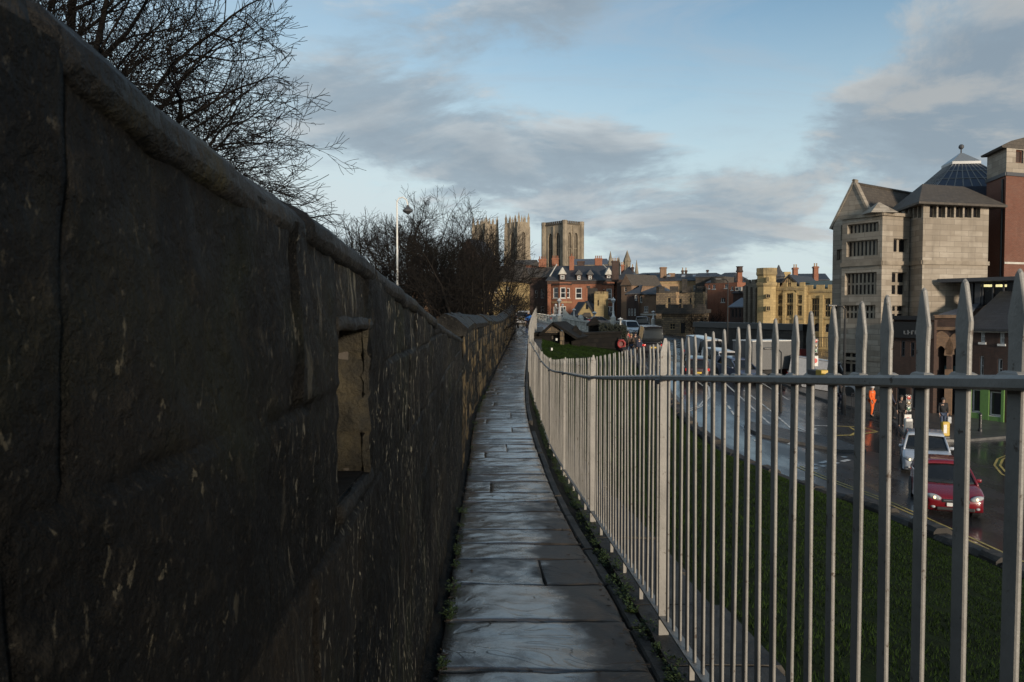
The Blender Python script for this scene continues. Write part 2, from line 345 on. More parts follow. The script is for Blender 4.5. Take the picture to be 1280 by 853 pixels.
# ---------------------------------------------------------------- road surface (one sheet)
CTRL = [(10,-20,-5.4),(40,-20,-5.4),(12,5,-5.3),(30,5,-5.3),(12,18,-5.1),(30,25,-5.1),(15,26,-5.0),(17,33,-5.0),(9,34,-4.4),(14,38,-4.6),(20,45,-4.8),(28,45,-4.9),(32,52,-4.9),(11,45,-3.6),(13,56,-2.8),(16,58,-3.1),(12,70,-2.0),(9,62,-1.9),(9.5,90,-1.0),(16.5,110,-1.2),(5,150,-.1),(12,150,-.2),(2,100,-.3),(22,60,-4.0),(24,75,-3.7),(38,110,-3.2),(60,60,-5),(70,120,-3),(0,-20,-5),(0,10,-5),(0,30,-4.5),(0,50,-3.4),(.5,70,-1.1),(-20,0,-5),(-20,40,-4.5),(-25,80,-3),(-30,150,-1),(30,200,0),(100,200,-1),(0,220,0),(-60,200,0),(80,0,-5.4),(-60,-20,-5),(-60,80,-3)]
_c = np.array(CTRL)
def _U(r): return np.where(r > 0, r * r * np.log(np.maximum(r, 1e-6)), 0)
def _tps():
    n = len(_c); d = np.hypot(_c[:,None,0]-_c[None,:,0], _c[:,None,1]-_c[None,:,1])
    A = np.zeros((n+3, n+3)); A[:n,:n] = _U(d) + np.eye(n) * 25.0; A[:n,n] = 1; A[:n,n+1:] = _c[:,:2]; A[n,:n] = 1; A[n+1:,:n] = _c[:,:2].T
    return np.linalg.solve(A, np.concatenate([_c[:,2], np.zeros(3)]))
_w = _tps()
def Rfun(X, Y):
    X = np.asarray(X, float); Y = np.asarray(Y, float)
    d = np.hypot(X[...,None]-_c[:,0], Y[...,None]-_c[:,1])
    return np.clip(_U(d) @ _w[:-3] + _w[-3] + _w[-2]*X + _w[-1]*Y, -5.6, .3)
gxs = np.concatenate([[-3000,-900,-300,-120], np.arange(-60,4,4.), np.arange(4,34,.75), np.arange(34,80,3.), [90,120,300,900,3000]])
gys = np.concatenate([[-1500,-300,-80], np.arange(-30,8,4.), np.arange(8,76,.75), np.arange(76,170,3.), np.arange(170,230,10.), [260,400,900,3000,6000]])
GX, GY = np.meshgrid(gxs, gys); GZ = Rfun(np.clip(GX,-60,100), np.clip(GY,-20,220))
GZ[GY > 230] = -1.0
def R(x, y):
    i = min(max(int(np.searchsorted(gxs, x)) - 1, 0), len(gxs)-2); j = min(max(int(np.searchsorted(gys, y)) - 1, 0), len(gys)-2)
    u = (x-gxs[i])/(gxs[i+1]-gxs[i]); v = (y-gys[j])/(gys[j+1]-gys[j])
    a, b_, c_, d_ = GZ[j,i], GZ[j,i+1], GZ[j+1,i+1], GZ[j+1,i]
    # triangles (a,b,c) and (a,c,d)
    return float(a + u*(b_-a) + v*(c_-b_)) if u >= v else float(a + v*(d_-a) + u*(c_-d_))
def G(px, py):
    "photo pixel -> point on the road sheet"
    lo, hi = 8., 220.
    for Y in np.arange(10, 220, .5):
        p = W(px, py, Y)
        if p[2] <= R(p[0], Y): hi = Y; lo = Y - .5; break
    for _ in range(18):
        m_ = (lo+hi)/2; p = W(px, py, m_)
        if p[2] <= R(p[0], m_): hi = m_
        else: lo = m_
    p = W(px, py, hi); return (p[0], hi)
mb = MB(); n, k = len(gxs), len(gys)
fs = []
for j in range(k-1):
    for i in range(n-1):
        a = j*n+i; fs += [(a, a+1, a+n+1), (a, a+n+1, a+n)]
mb.add(np.stack([GX.ravel(), GY.ravel(), GZ.ravel()], 1).tolist(), fs)
struct(mb.build('road', MAT['asphalt'], smooth=True))
def sheet(poly, name, m, h, kerb=None, step=.8, parent=None):
    "polygon laid on the road sheet at height h, with a kerb face round it"
    bm = bmesh.new(); vs = []
    q = []
    for i, p in enumerate(poly):
        a, b_ = p, poly[(i+1) % len(poly)]; L = math.hypot(b_[0]-a[0], b_[1]-a[1]); c = max(1, int(L/step))
        q += [(lerp(a[0],b_[0],t/c), lerp(a[1],b_[1],t/c)) for t in range(c)]
    vs = [bm.verts.new((x, y, 0)) for x, y in q]; bm.faces.new(vs)
    x0, x1 = min(p[0] for p in q), max(p[0] for p in q); y0, y1 = min(p[1] for p in q), max(p[1] for p in q)
    for ax, lo, hi in ((0,x0,x1),(1,y0,y1)):
        g = gxs if ax == 0 else gys
        for c in g[(g > lo) & (g < hi)]:
            co = [0,0,0]; no = [0,0,0]; co[ax] = c; no[ax] = 1
            bmesh.ops.bisect_plane(bm, geom=bm.verts[:]+bm.edges[:]+bm.faces[:], plane_co=co, plane_no=no)
    bmesh.ops.triangulate(bm, faces=bm.faces[:])
    for v in bm.verts: v.co.z = R(v.co.x, v.co.y) + h
    m2 = MB(); m2.bm(bm)
    m2.mi = 1; n_ = len(q)
    if kerb:
        for i in range(n_):
            a, b_ = q[i], q[(i+1) % n_]; za, zb = R(*a), R(*b_)
            m2.quad((a[0],a[1],za-.3),(b_[0],b_[1],zb-.3),(b_[0],b_[1],zb+h),(a[0],a[1],za+h))
        # kerb stones on top
        cx, cy = sum(p[0] for p in q)/n_, sum(p[1] for p in q)/n_
        ar = sum(q[i][0]*q[(i+1)%n_][1]-q[(i+1)%n_][0]*q[i][1] for i in range(n_)); sg = 1 if ar > 0 else -1
        for i in range(n_):
            a, b_ = q[i], q[(i+1) % n_]; L = math.hypot(b_[0]-a[0], b_[1]-a[1]); nx, ny = -(b_[1]-a[1])/L*sg*kerb, (b_[0]-a[0])/L*sg*kerb
            za, zb = R(*a)+h+.006, R(*b_)+h+.006
            m2.quad((a[0],a[1],za),(b_[0],b_[1],zb),(b_[0]+nx,b_[1]+ny,zb),(a[0]+nx,a[1]+ny,za))
    return struct(m2.build(name, [m, MAT['kerb']] if kerb else m))
LINES = MB()
def line(pts, w=.12, h=.012, dash=None, col=0):
    LINES.mi = col
    P = [Vector((p[0], p[1])) for p in pts]; acc = 0
    for a, b_ in zip(P, P[1:]):
        L = (b_-a).length; d = (b_-a)/L; nrm = Vector((-d.y, d.x))*w/2; c = max(1, int(L/.35)); 
        for i in range(c):
            s0 = a + d*L*i/c; s1 = a + d*L*(i+1)/c; mid = acc + L*(i+.5)/c
            if dash and (mid % (dash[0]+dash[1])) > dash[0]: continue
            LINES.quad(*[(p.x, p.y, R(p.x, p.y)+h) for p in (s0-nrm, s1-nrm, s1+nrm, s0+nrm)])
        acc += L
# ---------------------------------------------------------------- walkway flags
mb = MB(); tone = []; wet = []
def flag(x0f, x1f, y0, y1, t, nx, ny):
    o = len(mb.v); tilt = random.uniform(-.007,.007); tx = random.uniform(-.007,.007); sd = random.random()*50
    rg = random.uniform(-.03,.03); g = .007 + .006*random.random()
    P = []; wd = max(.1, (PXR(y0)-PXL(y0))*(x1f-x0f)); dp = y1-y0
    def par(n, L): e = .012/L; e2 = .035/L; return [0, 0, e, e2] + [e2 + (1-2*e2)*i/n for i in range(1, n)] + [1-e2, 1-e, 1, 1]
    U, V_ = par(nx, wd), par(ny, dp)
    for j, vj in enumerate(V_):
        for i, ui in enumerate(U):
            y = lerp(y0+g, y1-g, vj) + rg*(ui-.5) + .012*noise.noise((ui*3, sd, vj))
            xl, xr = PXL(y)+.005, PXR(y)
            x = lerp(lerp(xl, xr, x0f)+.004, lerp(xl, xr, x1f)-.004, ui) + .008*noise.noise((vj*3, sd, ui*2))
            z = PZ2(y) + tilt*(vj-.5) + tx*(ui-.5) + .014*noise.fractal((x*1.6, y*1.6, sd), 1.0, 2.0, 4) + .003*noise.noise((x*9, y*9, sd))
            if j in (1, len(V_)-2): z -= .016 + .008*noise.noise((x*14, y*14, sd))
            elif i in (1, len(U)-2): z -= .006
            elif i in (2, len(U)-3) or j in (2, len(V_)-3): z -= .0025
            if j in (0, len(V_)-1) or i in (0, len(U)-1): z -= .06
            P.append((x, y, z)); tone.append(t)
            wv = noise.noise((x*.9, y*.55, 3.1))
            lat = (x - PXL(y)) / (PXR(y) - PXL(y))
            near = 1 - min(1, max(0, (y-6.5)/4.5))      # the fence side drains dry in the near part
            wet.append(min(1, max(0, .72 + .22*(t-.5) + .45*wv - near*max(0, (lat-.55 + .16*noise.noise((x*2.2, y*2.2, 6)) + .10*(t-.5)))*2.1)))
    fs = []; w_ = len(U)
    for j in range(len(V_)-1):
        for i in range(len(U)-1):
            a = j*w_+i; fs.append((a, a+1, a+w_+1, a+w_))
    mb.add(P, fs)
rows = [2.2,3.2,4.0,4.82,5.68,6.46,7.07,7.7,8.6]
y = 8.6
while y < 74: y += random.uniform(.5,.95) * (1 if y < 30 else 1.2); rows.append(y)
y = 2.2
while y > -2: y -= random.uniform(.6,.9); rows.insert(0, y)
for i in range(len(rows)-1):
    a, b_ = rows[i], rows[i+1]; q = 30 if a < 12 else (14 if a < 30 else 6)
    if abs(a-5.68) < .01: parts = [(0,.62),(.62,1)]
    elif a > 8 and random.random() < .35: s_ = random.choice([.22,.3,.55,.68]); parts = [(0,s_),(s_,1)]
    else: parts = [(0,1)]
    for p0, p1 in parts:
        flag(p0, p1, a, b_, random.random()*.9 if not (p0 == .62 and a < 6) else .35, max(4, int(q*(p1-p0))), max(3, int(q*.6)))
struct(mb.build('walkway', MAT['flag'], smooth=True, uv=False, attr={'tone': tone, 'wet': wet}))
# bedding under the flags, dirt margins either side of them, slabs under and beyond the fence
mb = MB(); ys = list(np.arange(-2, 74, .25)); rings = []
for y in ys:
    z = PZ2(y); jit = lambda k, a=.02: a*noise.noise((y*2.3, k, .5)) + a*.6*noise.noise((y*7, k, 2.5)); fb = min(FZB(y)-.13, z-.03); o = FX(y)
    rings.append([(PXL(y)-.6, y, z-.05), (PXL(y)-.09, y, z+.02+jit(1)), (PXL(y)+.01, y, z-.035+jit(2)), (PXL(y)+.2, y, z-.05), (PXR(y)-.02, y, z-.035), (PXR(y)+.13, y, lerp(z-.02, fb, .3)+jit(3)), (o-.09, y, lerp(z-.05, fb, .8)+jit(4)), (o+.1, y, fb-.01+jit(5,.01)), (o+.12, y, fb-.5), (PXL(y)-.6, y, z-.6)])
mb.loft(rings, True)
struct(mb.build('path_margin', MAT['soil'], smooth=True))
mb = MB(); tn = []; y = -2.0
while y < 62:      # narrow kerb line along the flags
    L = random.uniform(.7,1.3); dz = random.uniform(-.008,.01); dx = random.uniform(-.01,.01)
    if random.random() < .93:
        rr = []
        for t in np.linspace(0.01, L-.015, 6):
            q = y+t; z = PZ2(q)+dz-.012; x0 = PXR(q)+.015+dx; x1 = x0+.085
            rr.append([(x0,q,z-.1),(x0,q,z-.012),(x0+.012,q,z),(x1-.015,q,z+.002),(x1,q,z-.012),(x1,q,z-.1)])
        mb.loft(rr)
    y += L
struct(mb.build('edge_kerb', MAT['edgestone'], smooth=False))
mb = MB(); y = -2.0
while y < 62:      # wet slabs on which the railing stands, running out beyond it
    L = random.uniform(.9,1.6); tx = random.uniform(-.012,.012); w_ = random.uniform(.45,.55)
    rr = []
    for t in np.linspace(.012, L-.012, 7):
        q = y+t; z = FZB(q)-.115; o = FX(q)
        rr.append([(o-.07+.02*noise.noise((q*4,1,1)),q,z-.12),(o-.065+.02*noise.noise((q*4,1,1)),q,z),(o+.1,q,z+.004+tx*.2+.006*noise.noise((q*3,2,2))),(o+w_*.7,q,z+tx),(o+w_-.02,q,z+tx-.005),(o+w_,q,z-.03),(o+w_,q,z-.25)])
    mb.loft(rr); y += L
struct(mb.build('edge_paving', MAT['edgestone'], smooth=False))
# ---------------------------------------------------------------- parapet wall beside the walkway
def blocks(zlevels, lmin, lmax, y0, y1, seed):
    rnd = random.Random(seed); out = []
    for k in range(len(zlevels)-1):
        y = y0 - rnd.random()*lmax; row = []
        while y < y1:
            L = rnd.uniform(lmin, lmax); row.append((y, y+L, rnd.uniform(-.006,.005), rnd.random())); y += L
        out.append(row)
    return out
def wall_face(mb, tone, joint, ycols, zrows, zl, bl, xface, zbot, ztop, hole=None, rough=.009, jw=.008):
    nz = len(zrows); o = len(mb.v); P = []
    for y in ycols:
        xf = xface(y); zb, zt = zbot(y), ztop(y)
        for z in zrows:
            zz = min(max(z, zb), zt); wz = zz + .03*noise.noise((y*.8, 4.2, zz*.5)); wy = y + .025*noise.noise((zz*2.1, y*.6, 9.))
            k = min(max(int(np.searchsorted(zl, wz)) - 1, 0), len(zl)-2)
            d = min(abs(wz-zl[k]), abs(zl[k+1]-wz)); off = 0; t = .5
            for b0, b1, of, tn in bl[k]:
                if b0 <= wy < b1: d = min(d, wy-b0, b1-wy); off, t = of, tn; break
            jj = max(0, 1 - d/jw); rnd = max(0, 1 - d/(jw*3.5))
            nf = noise.fractal((xf*2, y*2.6, zz*2.6), 1.0, 2.1, 6)
            x = xf + off + rough*1.5*nf + rough*.5*noise.noise((y*16, zz*16, 3)) - .012*jj - .0012*rnd*rnd
            P.append((x, y, zz)); tone.append(t); joint.append(min(1, jj*1.2))
    fs = []
    for i in range(len(ycols)-1):
        for j in range(nz-1):
            if zrows[j+1] <= zbot((ycols[i]+ycols[i+1])/2) or zrows[j] >= ztop((ycols[i]+ycols[i+1])/2): continue
            if hole and hole[0] <= (ycols[i]+ycols[i+1])/2 <= hole[1] and hole[2] <= (zrows[j]+zrows[j+1])/2 <= hole[3]: continue
            a = o+i*nz+j; fs.append((a, a+nz, a+nz+1, a+1))
    mb.add(P, [tuple(x - o for x in f) for f in fs])
NT_ = smoothtab([(-1,1.875),(0,1.81),(.68,1.768),(1.1,1.730),(2.2,1.665),(5,1.49),(8,1.315),(11.5,1.12)])
NX = lambda y: PXL(y) - .07
HOLE = (1.84, 2.2, 1.06, 1.46)
ycols = [-.6]; 
while ycols[-1] < 11.45: ycols.append(ycols[-1] + max(.010, .0085*abs(ycols[-1]+.25)))
ycols = sorted(set([y for y in ycols if min(abs(y-HOLE[0]), abs(y-HOLE[1])) > .006] + [HOLE[0], HOLE[1]]))
zrows = list(np.arange(-1.2, .2, .045)) + list(np.arange(.2, 1.72, .017)); zrows = sorted(set([z for z in zrows if min(abs(z-HOLE[2]), abs(z-HOLE[3])) > .006] + [HOLE[2], HOLE[3]]))
zl = [-1.6,-1.2,-.82,-.42,-.05,.33,.66,.98,1.33,1.9]
wall = thing('parapet_wall', 'dark damp stone parapet with a loophole, close on the left of the walkway', 'wall', (PXL(5)-.3, 5, PZ(5))); wall['kind'] = 'thing'
mb = MB(); tone = []; joint = []
bl = blocks(zl, .45, 1.15, -2, 12, 5)
bl[-1] = [(-3,.665,.004,.3),(.665,1.42,-.004,.5),(1.42,1.8,.006,.4),(1.8,2.24,-.004,.8),(2.24,2.9,.004,.2)] + [(2.9+i*.8, 3.7+i*.8, random.uniform(-.012,.008), random.random()) for i in range(12)]
wall_face(mb, tone, joint, ycols, zrows, zl, bl, NX, lambda y: PZ2(y)-.15, lambda y: NT_(y)-.05, HOLE)
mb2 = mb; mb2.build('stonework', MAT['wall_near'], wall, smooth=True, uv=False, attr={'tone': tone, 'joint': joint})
mb = MB(); rr = []
for y in np.arange(-.6, 11.46, .3):
    x = NX(y); rr.append([(x-.05,y,PZ2(y)-1.5),(x-.05,y,NT_(y)-.14),(x-.44,y,NT_(y)-.14),(x-.44,y,PZ2(y)-4)])
# the core behind the face, open where the loophole is
a = [r for r in rr if r[0][1] < HOLE[0]-.1]; b = [r for r in rr if r[0][1] > HOLE[1]+.1]
def core_ring(y): x = NX(y); return [(x-.05,y,PZ2(y)-1.5),(x-.05,y,NT_(y)-.14),(x-.44,y,NT_(y)-.14),(x-.44,y,PZ2(y)-4)]
mb.loft(a + [core_ring(HOLE[0]-.02)]); mb.loft([core_ring(HOLE[1]+.02)] + b)
mb.build('wall_core', MAT['dark_stone'], wall)
mb = MB(); h0, h1, z0, z1 = HOLE; xf = NX((h0+h1)/2)
for (ya, yb, za, zb, x0, x1) in ((h0-.03,h0,z0-.03,z1+.03,xf-.32,xf-.015),(h0,h1,z1,z1+.03,xf-.32,xf-.015),(h0,h1,z0-.03,z0,xf-.32,xf-.012)):
    mb.box(x0,x1,ya,yb,za,zb)
mb.build('loophole_jamb', MAT['black_stone'], wall)
mb = MB(); n_, k_ = 26, 40; P = []      # splayed far jamb, rough coursed stone
for i in range(n_+1):
    for j in range(k_+1):
        z = lerp(z0-.02, z1+.02, j/k_); u = i/n_; cr = math.floor((z-z0)/.105); zj = abs((z-z0) % .105 - .0525); x = xf - .34 + .345*u + (.010*noise.noise((z*9, 3, cr)) if i == n_ else 0)
        P.append((x, h1 + .012 - .035*(1-u) + .014*noise.noise((cr*5.3, 2, u*1.5)) + .014*noise.fractal((x*12, z*12, 2), 1, 2, 5) + (.014 if zj > .046 else 0), z))
mb.add(P, [(i*(k_+1)+j, (i+1)*(k_+1)+j, (i+1)*(k_+1)+j+1, i*(k_+1)+j+1) for i in range(n_) for j in range(k_)])
LS = mat('loophole_stone', (.050,.040,.020), (.016,.014,.009), 11, .85, 1.0, .02, grime=.8)
mb.build('splayed_jamb', LS, wall, smooth=True)
mb = MB(); fs = []; tn = []; jn = []
ny, nz = 30, 34
P = []
for i in range(ny+1):
    for j in range(nz+1):
        y = lerp(h0-.01,h1+.01,i/ny); z = lerp(z0-.01,z1+.01,j/nz); P.append((xf-.17+.06*(i/ny)+.03*noise.fractal((y*7,z*7,1),1,2,5), y, z)); tn.append(.60+.22*noise.noise((y*4,math.floor((z-z0)/.13)*3.1,0))+.2*noise.noise((y*18,z*18,5))); jn.append(max(0, 1-abs((z-z0+.02*noise.noise((y*5,z*3,4)))%.13-.065)/.012)*.7)
mb.add(P, [(i*(nz+1)+j,(i+1)*(nz+1)+j,(i+1)*(nz+1)+j+1,i*(nz+1)+j+1) for i in range(ny) for j in range(nz)])
mb.build('loophole_blocking', LS, wall, smooth=True)
for nm_, ya, yb, za, dz, out in (('loophole_lintel',h0-.05,h1+.06,z1-.005,.03,.012),('loophole_sill',h0-.03,h1+.07,z0-.045,.04,.012)):
    mb = MB()
    rings = []
    for y in np.linspace(ya, yb, 14):
        x = NX(y); w_ = out + .012*noise.noise((y*14,za,1)); q = za + .008*noise.noise((y*11,2,za))
        rings.append([(x-.2,y,q),(x+w_*.8,y,q),(x+w_,y,q+dz*.4),(x+w_*.6,y,q+dz),(x-.2,y,q+dz*1.15)])
    mb.loft(rings); mb.build(nm_, MAT['coping'], wall, smooth=True)
mb = MB(); rings = []; yy = [-.6]
while yy[-1] < 11.45: yy.append(yy[-1] + max(.012, .012*abs(yy[-1])))
cj = [0.05, .62, 1.5, 2.35, 3.3, 4.2, 5.2, 6.1, 7.1, 8.0, 9.0, 10, 10.8]; crnd = [random.uniform(-.012,.012) for _ in range(20)]
for y in yy:
    x, z = NX(y), NT_(y); i = sum(y > c for c in cj); z += crnd[i]*.6; z += .0035*noise.fractal((y*5,1,8),1,2,4); g = min(abs(y-c) for c in cj); dj = .024*max(0, 1-g/.020)
    nn = lambda u, a=.009: a*noise.fractal((y*3.2, u, .3), 1, 2.1, 5)
    prof = [(-.05,-.08),(-.004,-.078),(.006,-.072),(.012,-.058),(.009,-.036),(-.008,-.018),(-.03,-.006),(-.06,.008),(-.13,.03),(-.2,.04),(-.34,-.02),(-.47,-.09),(-.5,-.2),(-.3,-.2)]
    rings.append([(x+u-dj*(u>-.1)+crnd[i]*.3+nn(u*9), y, z+w_-dj*(w_>-.1)+nn(u*9+5,.008)) for u, w_ in prof])
mb.loft(rings); mb.build('coping', MAT['coping'], wall, smooth=True)
# far stretch
FT = smoothtab([(11,1.14),(14,1.14),(25,1.13),(37,1.08),(46,1.28),(52,1.46),(64,1.86)])
fwall = thing('parapet_wall', 'far stretch of streaked tan parapet stepped up in pitched coping slabs', 'wall', (PXL(30)-.3, 30, PZ(30))); fwall['kind'] = 'thing'
mb = MB(); tone = []; joint = []; ycols = [11.45]
while ycols[-1] < 64.2: ycols.append(ycols[-1] + .0075*ycols[-1])
zr = list(np.arange(-1.3, 2.0, .04)); zl = [-1.5 + .29*i for i in range(14)]
wall_face(mb, tone, joint, ycols, zr, zl, blocks(zl, .3, .75, 10, 66, 9), NX, lambda y: PZ2(y)-.2, lambda y: FT(y)-.02, None, .018, .02)
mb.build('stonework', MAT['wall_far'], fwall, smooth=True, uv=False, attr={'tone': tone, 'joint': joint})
mb = MB(); mb.loft([[(NX(y)-.05,y,PZ2(y)-1.5),(NX(y)-.05,y,FT(y)-.03),(NX(y)-.5,y,FT(y)-.03),(NX(y)-.5,y,PZ2(y)-4)] for y in np.arange(11.45,64.3,1.0)])
mb.build('wall_core', MAT['dark_stone'], fwall)
for g0, g1, dz in ((11.5,16.9,.06),(17.3,25.5,.02),(26.1,36,0),(36.7,45,0),(45.7,54,.02),(54.7,64,.02)):
    y = g0; mbn = max(3, round((g1-g0)/1.5)); L = (g1-g0)/mbn
    for i in range(mbn):
        a, b_ = g0+i*L+.02, g0+(i+1)*L-.02; mb = MB(); j1, j2 = random.uniform(-.025,.025), random.uniform(-.02,.02); rr = []
        for y in np.linspace(a, b_, 5):
            x, z = NX(y)+j1*.6, FT(y)+dz+j1; q = lambda k: .015*noise.noise((y*2,k,a))
            rr.append([(x-.05,y,z-.06),(x+.05+q(1),y,z-.05),(x+.07+q(2),y,z+.05+j2*.4),(x-.10+q(4),y,z+.2+j2),(x-.26,y,z+.27+q(3)),(x-.6,y,z+.03),(x-.6,y,z-.06)])
        mb.loft(rr); mb.build('coping_slab', MAT['coping'], fwall)
# ---------------------------------------------------------------- railing
rail = thing('iron_railing', 'long pale grey iron railing with spear-headed flat pickets along the walkway', 'railing', (FX(5), 5, PZ(5)))
def tang(y): return math.atan2(FX(y+.1)-FX(y-.1), .2)
def picket(mb, y):
    x, zt, zb = FX(y), FZT(y), FZB(y); a = tang(y); w_ = random.uniform(-.010,.010); ly = random.uniform(-.010,.010)
    t = .005; h = zt - zb
    prof = [(-.022,-.01),(.022,-.01),(.022,h+.078),(.0265,h+.122),(.006,h+.200),(0,h+.206),(-.006,h+.200),(-.0265,h+.122),(-.022,h+.078)]
    def pt(s, d, z): s2 = s + ly*z/h; return (x + math.sin(a)*s2 + math.cos(a)*(d + w_*z/h), y + math.cos(a)*s2 - math.sin(a)*d, zb + z)
    n = len(prof); c = .003
    rings = [[pt(s*.9, -t, z-(.004 if z > h else 0)) for s, z in prof], [pt(s, -t+c, z) for s, z in prof], [pt(s, t-c, z) for s, z in prof], [pt(s*.9, t, z-(.004 if z > h else 0)) for s, z in prof]]
    mb.loft(rings)
posts = [4.54 + 3.55*i for i in range(-2, 17)]; posts = [p for p in posts if p < 60.3]
ps = []; y = 4.54 - 6.5*.157*1 - .157*20
y0 = 4.54 - .157*36.5 - .03
for i in range(420):
    y = y0 + .157*i
    if y > 60: break
    if min(abs(y-p) for p in posts) < .06: continue
    ps.append(y)
vis = [y for y in ps if y > 1.0][:100]; rest = [y for y in ps if y not in vis]
for y in vis:
    mb = MB(); picket(mb, y); mb.build('picket', MAT['rail'], rail)
mb = MB()
for y in rest: picket(mb, y)
o = mb.build('distant_pickets', MAT['rail'], rail); o['kind'] = 'stuff'
for p in posts:
    mb = MB(); x, zt, zb = FX(p), FZT(p), FZB(p); w_ = .03
    def sq(w_, z): return [(x-w_*.95, p-w_*.4, z),(x+w_*.95, p-w_*.4, z),(x+w_*.95, p+w_*.4, z),(x-w_*.95, p+w_*.4, z)]
    mb.loft([sq(w_, zb-.13), sq(w_, zt+.12), sq(w_*.98, zt+.15), sq(.006, zt+.225)]); ob = mb.build('post', MAT['rail'], rail)
    mb = MB(); mb.bbox(x-.055, x-.03, p-.02, p+.03, zt-.035, zt-.008, .004); mb.build('rail_bracket', MAT['darkgrey'], rail)
def bar(name, zf, prof, seg=.25):
    edges = [-1.6] + [p for p in posts if p > -1.6] + [60.05]
    mb = MB()
    for a, b_ in zip(edges, edges[1:]):
        dz = random.uniform(-.003,.003)
        mb.loft([[(FX(y)+d, y, zf(y)+z+dz) for d, z in prof] for y in np.linspace(a+.003, b_-.003, max(2, int((b_-a)/seg)))])
    mb.build(name, MAT['rail'], rail)
bar('top_rail', FZT, [(-.026,-.012),(-.020,-.017),(.020,-.017),(.026,-.012),(.026,.004),(.016,.011),(-.016,.011),(-.026,.004)])
bar('bottom_rail', FZB, [(-.028,-.012),(.028,-.012),(.028,.0),(-.028,.0)])
y = -.4; mb = None
while y < 40:
    mb = MB(); x, z = FX(y), FZB(y); mb.bbox(x-.013,x+.013,y-.013,y+.013,z-.16,z-.012,.003); mb.build('foot', MAT['rail'], rail); y += .71 if y < 12 else 1.8
# weld collars where the pickets pass the rail
mb = MB()
for y in vis[:60]: x, z = FX(y), FZT(y); mb.loft([[(x+u*k, y+v*k, z+h) for u, v in ((-.012,-.03),(.012,-.03),(.012,.03),(-.012,.03))] for k, h in ((1.15,.009),(.9,.017),(.6,.02))])
o = mb.build('weld_beads', MAT['rail'], rail); o['kind'] = 'stuff'
# small yellow tag on the rail
mb = MB(); p_ = 2.36; x, z = FX(p_), FZT(p_)
mb.bbox(x-.012,x+.012,p_-.07,p_+.04,z+.012,z+.03,.003); tg = mb.build('rail_tag', MAT['darkgrey'], rail)
mb = MB(); mb.bbox(x-.0135,x+.0135,p_-.072,p_-.03,z+.013,z+.033,.002); mb.build('tag_end', flat('tag_yellow', (.5,.33,.05), .5), rail)
# ---------------------------------------------------------------- grass bank and the low wall by the road
LWX = smoothtab([(-3,12.5),(10,12.1),(18.2,11.65),(20.3,11.4),(23.6,10.9),(27,9.75),(28.5,9.2),(34,8.2),(45,7.9),(56,7.6)])
LWZ = smoothtab([(-3,-4.75),(10,-4.7),(18.2,-4.6),(24,-4.55),(28.5,-4.4),(34,-4.0),(45,-2.55),(56,-1.25)])
def bank(y, t):
    x0 = FX(min(y, 50)) + .45; z0 = FZB(min(y, 50)) - .15; x1, z1 = LWX(y), LWZ(y)
    z = lerp(z0, z1, t) + .25*math.sin(math.pi*min(1, t*1.3)) * (.5 if y > 36 else 1) * (0 if t > .77 else 1)*0 + .12*math.sin(t*math.pi) + .05*noise.noise((lerp(x0,x1,t)*.5, y*.5, 0))*min(1, t*6)
    return (lerp(x0, x1, t), y, z)
ys = list(np.arange(-3, 56.1, .5)); nt_ = 40
mb = MB(); mb.add([bank(y, t/nt_) for y in ys for t in range(nt_+1)], [(j*(nt_+1)+i, j*(nt_+1)+i+1, (j+1)*(nt_+1)+i+1, (j+1)*(nt_+1)+i) for j in range(len(ys)-1) for i in range(nt_)])
struct(mb.build('grass_bank', MAT['turf'], smooth=True))
rg = np.random.default_rng(3); N_ = 150000; mbv = []; 
yv = 2.5 + 52*rg.random(N_)**1.7; tv = rg.random(N_)
for i in range(N_):
    y, t = float(yv[i]), float(tv[i]); b_ = bank(y, .012 + .985*t); s = .5 + y/16
    c_ = noise.noise((b_[0]*.9, y*.9, 2))
    if noise.noise((b_[0]*1.7, y*1.7, 8)) < -.34: continue
    h = (.028 + .012*c_ + .016*rg.random()) * (1 + .015*y); w_ = .004*s + .003; a = rg.random()*6.283; lx, ly = (rg.random(2)-.5)*h*1.3
    mbv.append((b_[0]-math.cos(a)*w_, y-math.sin(a)*w_, b_[2]-.01)); mbv.append((b_[0]+math.cos(a)*w_, y+math.sin(a)*w_, b_[2]-.01)); mbv.append((b_[0]+lx, y+ly, b_[2]+h))
mb = MB(); mb.v = mbv; mb.f = [(3*i, 3*i+1, 3*i+2) for i in range(len(mbv)//3)]; mb.m = [0]*(len(mbv)//3)
o = mb.build('grass', MAT['grass'], uv=False); o['kind'] = 'stuff'
lw = None; mb = MB(); y = -3.0; rnd = random.Random(4)
while y < 56:
    L = rnd.uniform(.6,1.3) ; L = min(L, 56-y); dx, dz = rnd.uniform(-.05,.05), rnd.uniform(-.07,.09); rr = []
    for q in np.linspace(y+.01, y+L-.01, 5):
        x, z = LWX(q)+dx, LWZ(q)+dz+.16; g = lambda k: .035*noise.noise((q*2.4, k, 7.7)); base = min(R(LWX(q)+.5, q), z-.4)
        rr.append([(x-.06,q,z-.5),(x-.04+g(1),q,z-.06),(x+.06+g(2),q,z+.05+g(6)),(x+.36+g(3),q,z+.06+g(7)),(x+.47+g(4),q,z-.05),(x+.45+g(5),q,z-.28),(x+.43,q,base-.2)])
    mb.loft(rr); y += L
lo = mb.build('boundary_wall', MAT['dark_stone'], at=(LWX(26)+.2, 26, R(11,26)), smooth=False)
tag(lo, 'low dark rough stone wall between the grass bank and the road', 'wall'); lo['kind'] = 'thing'
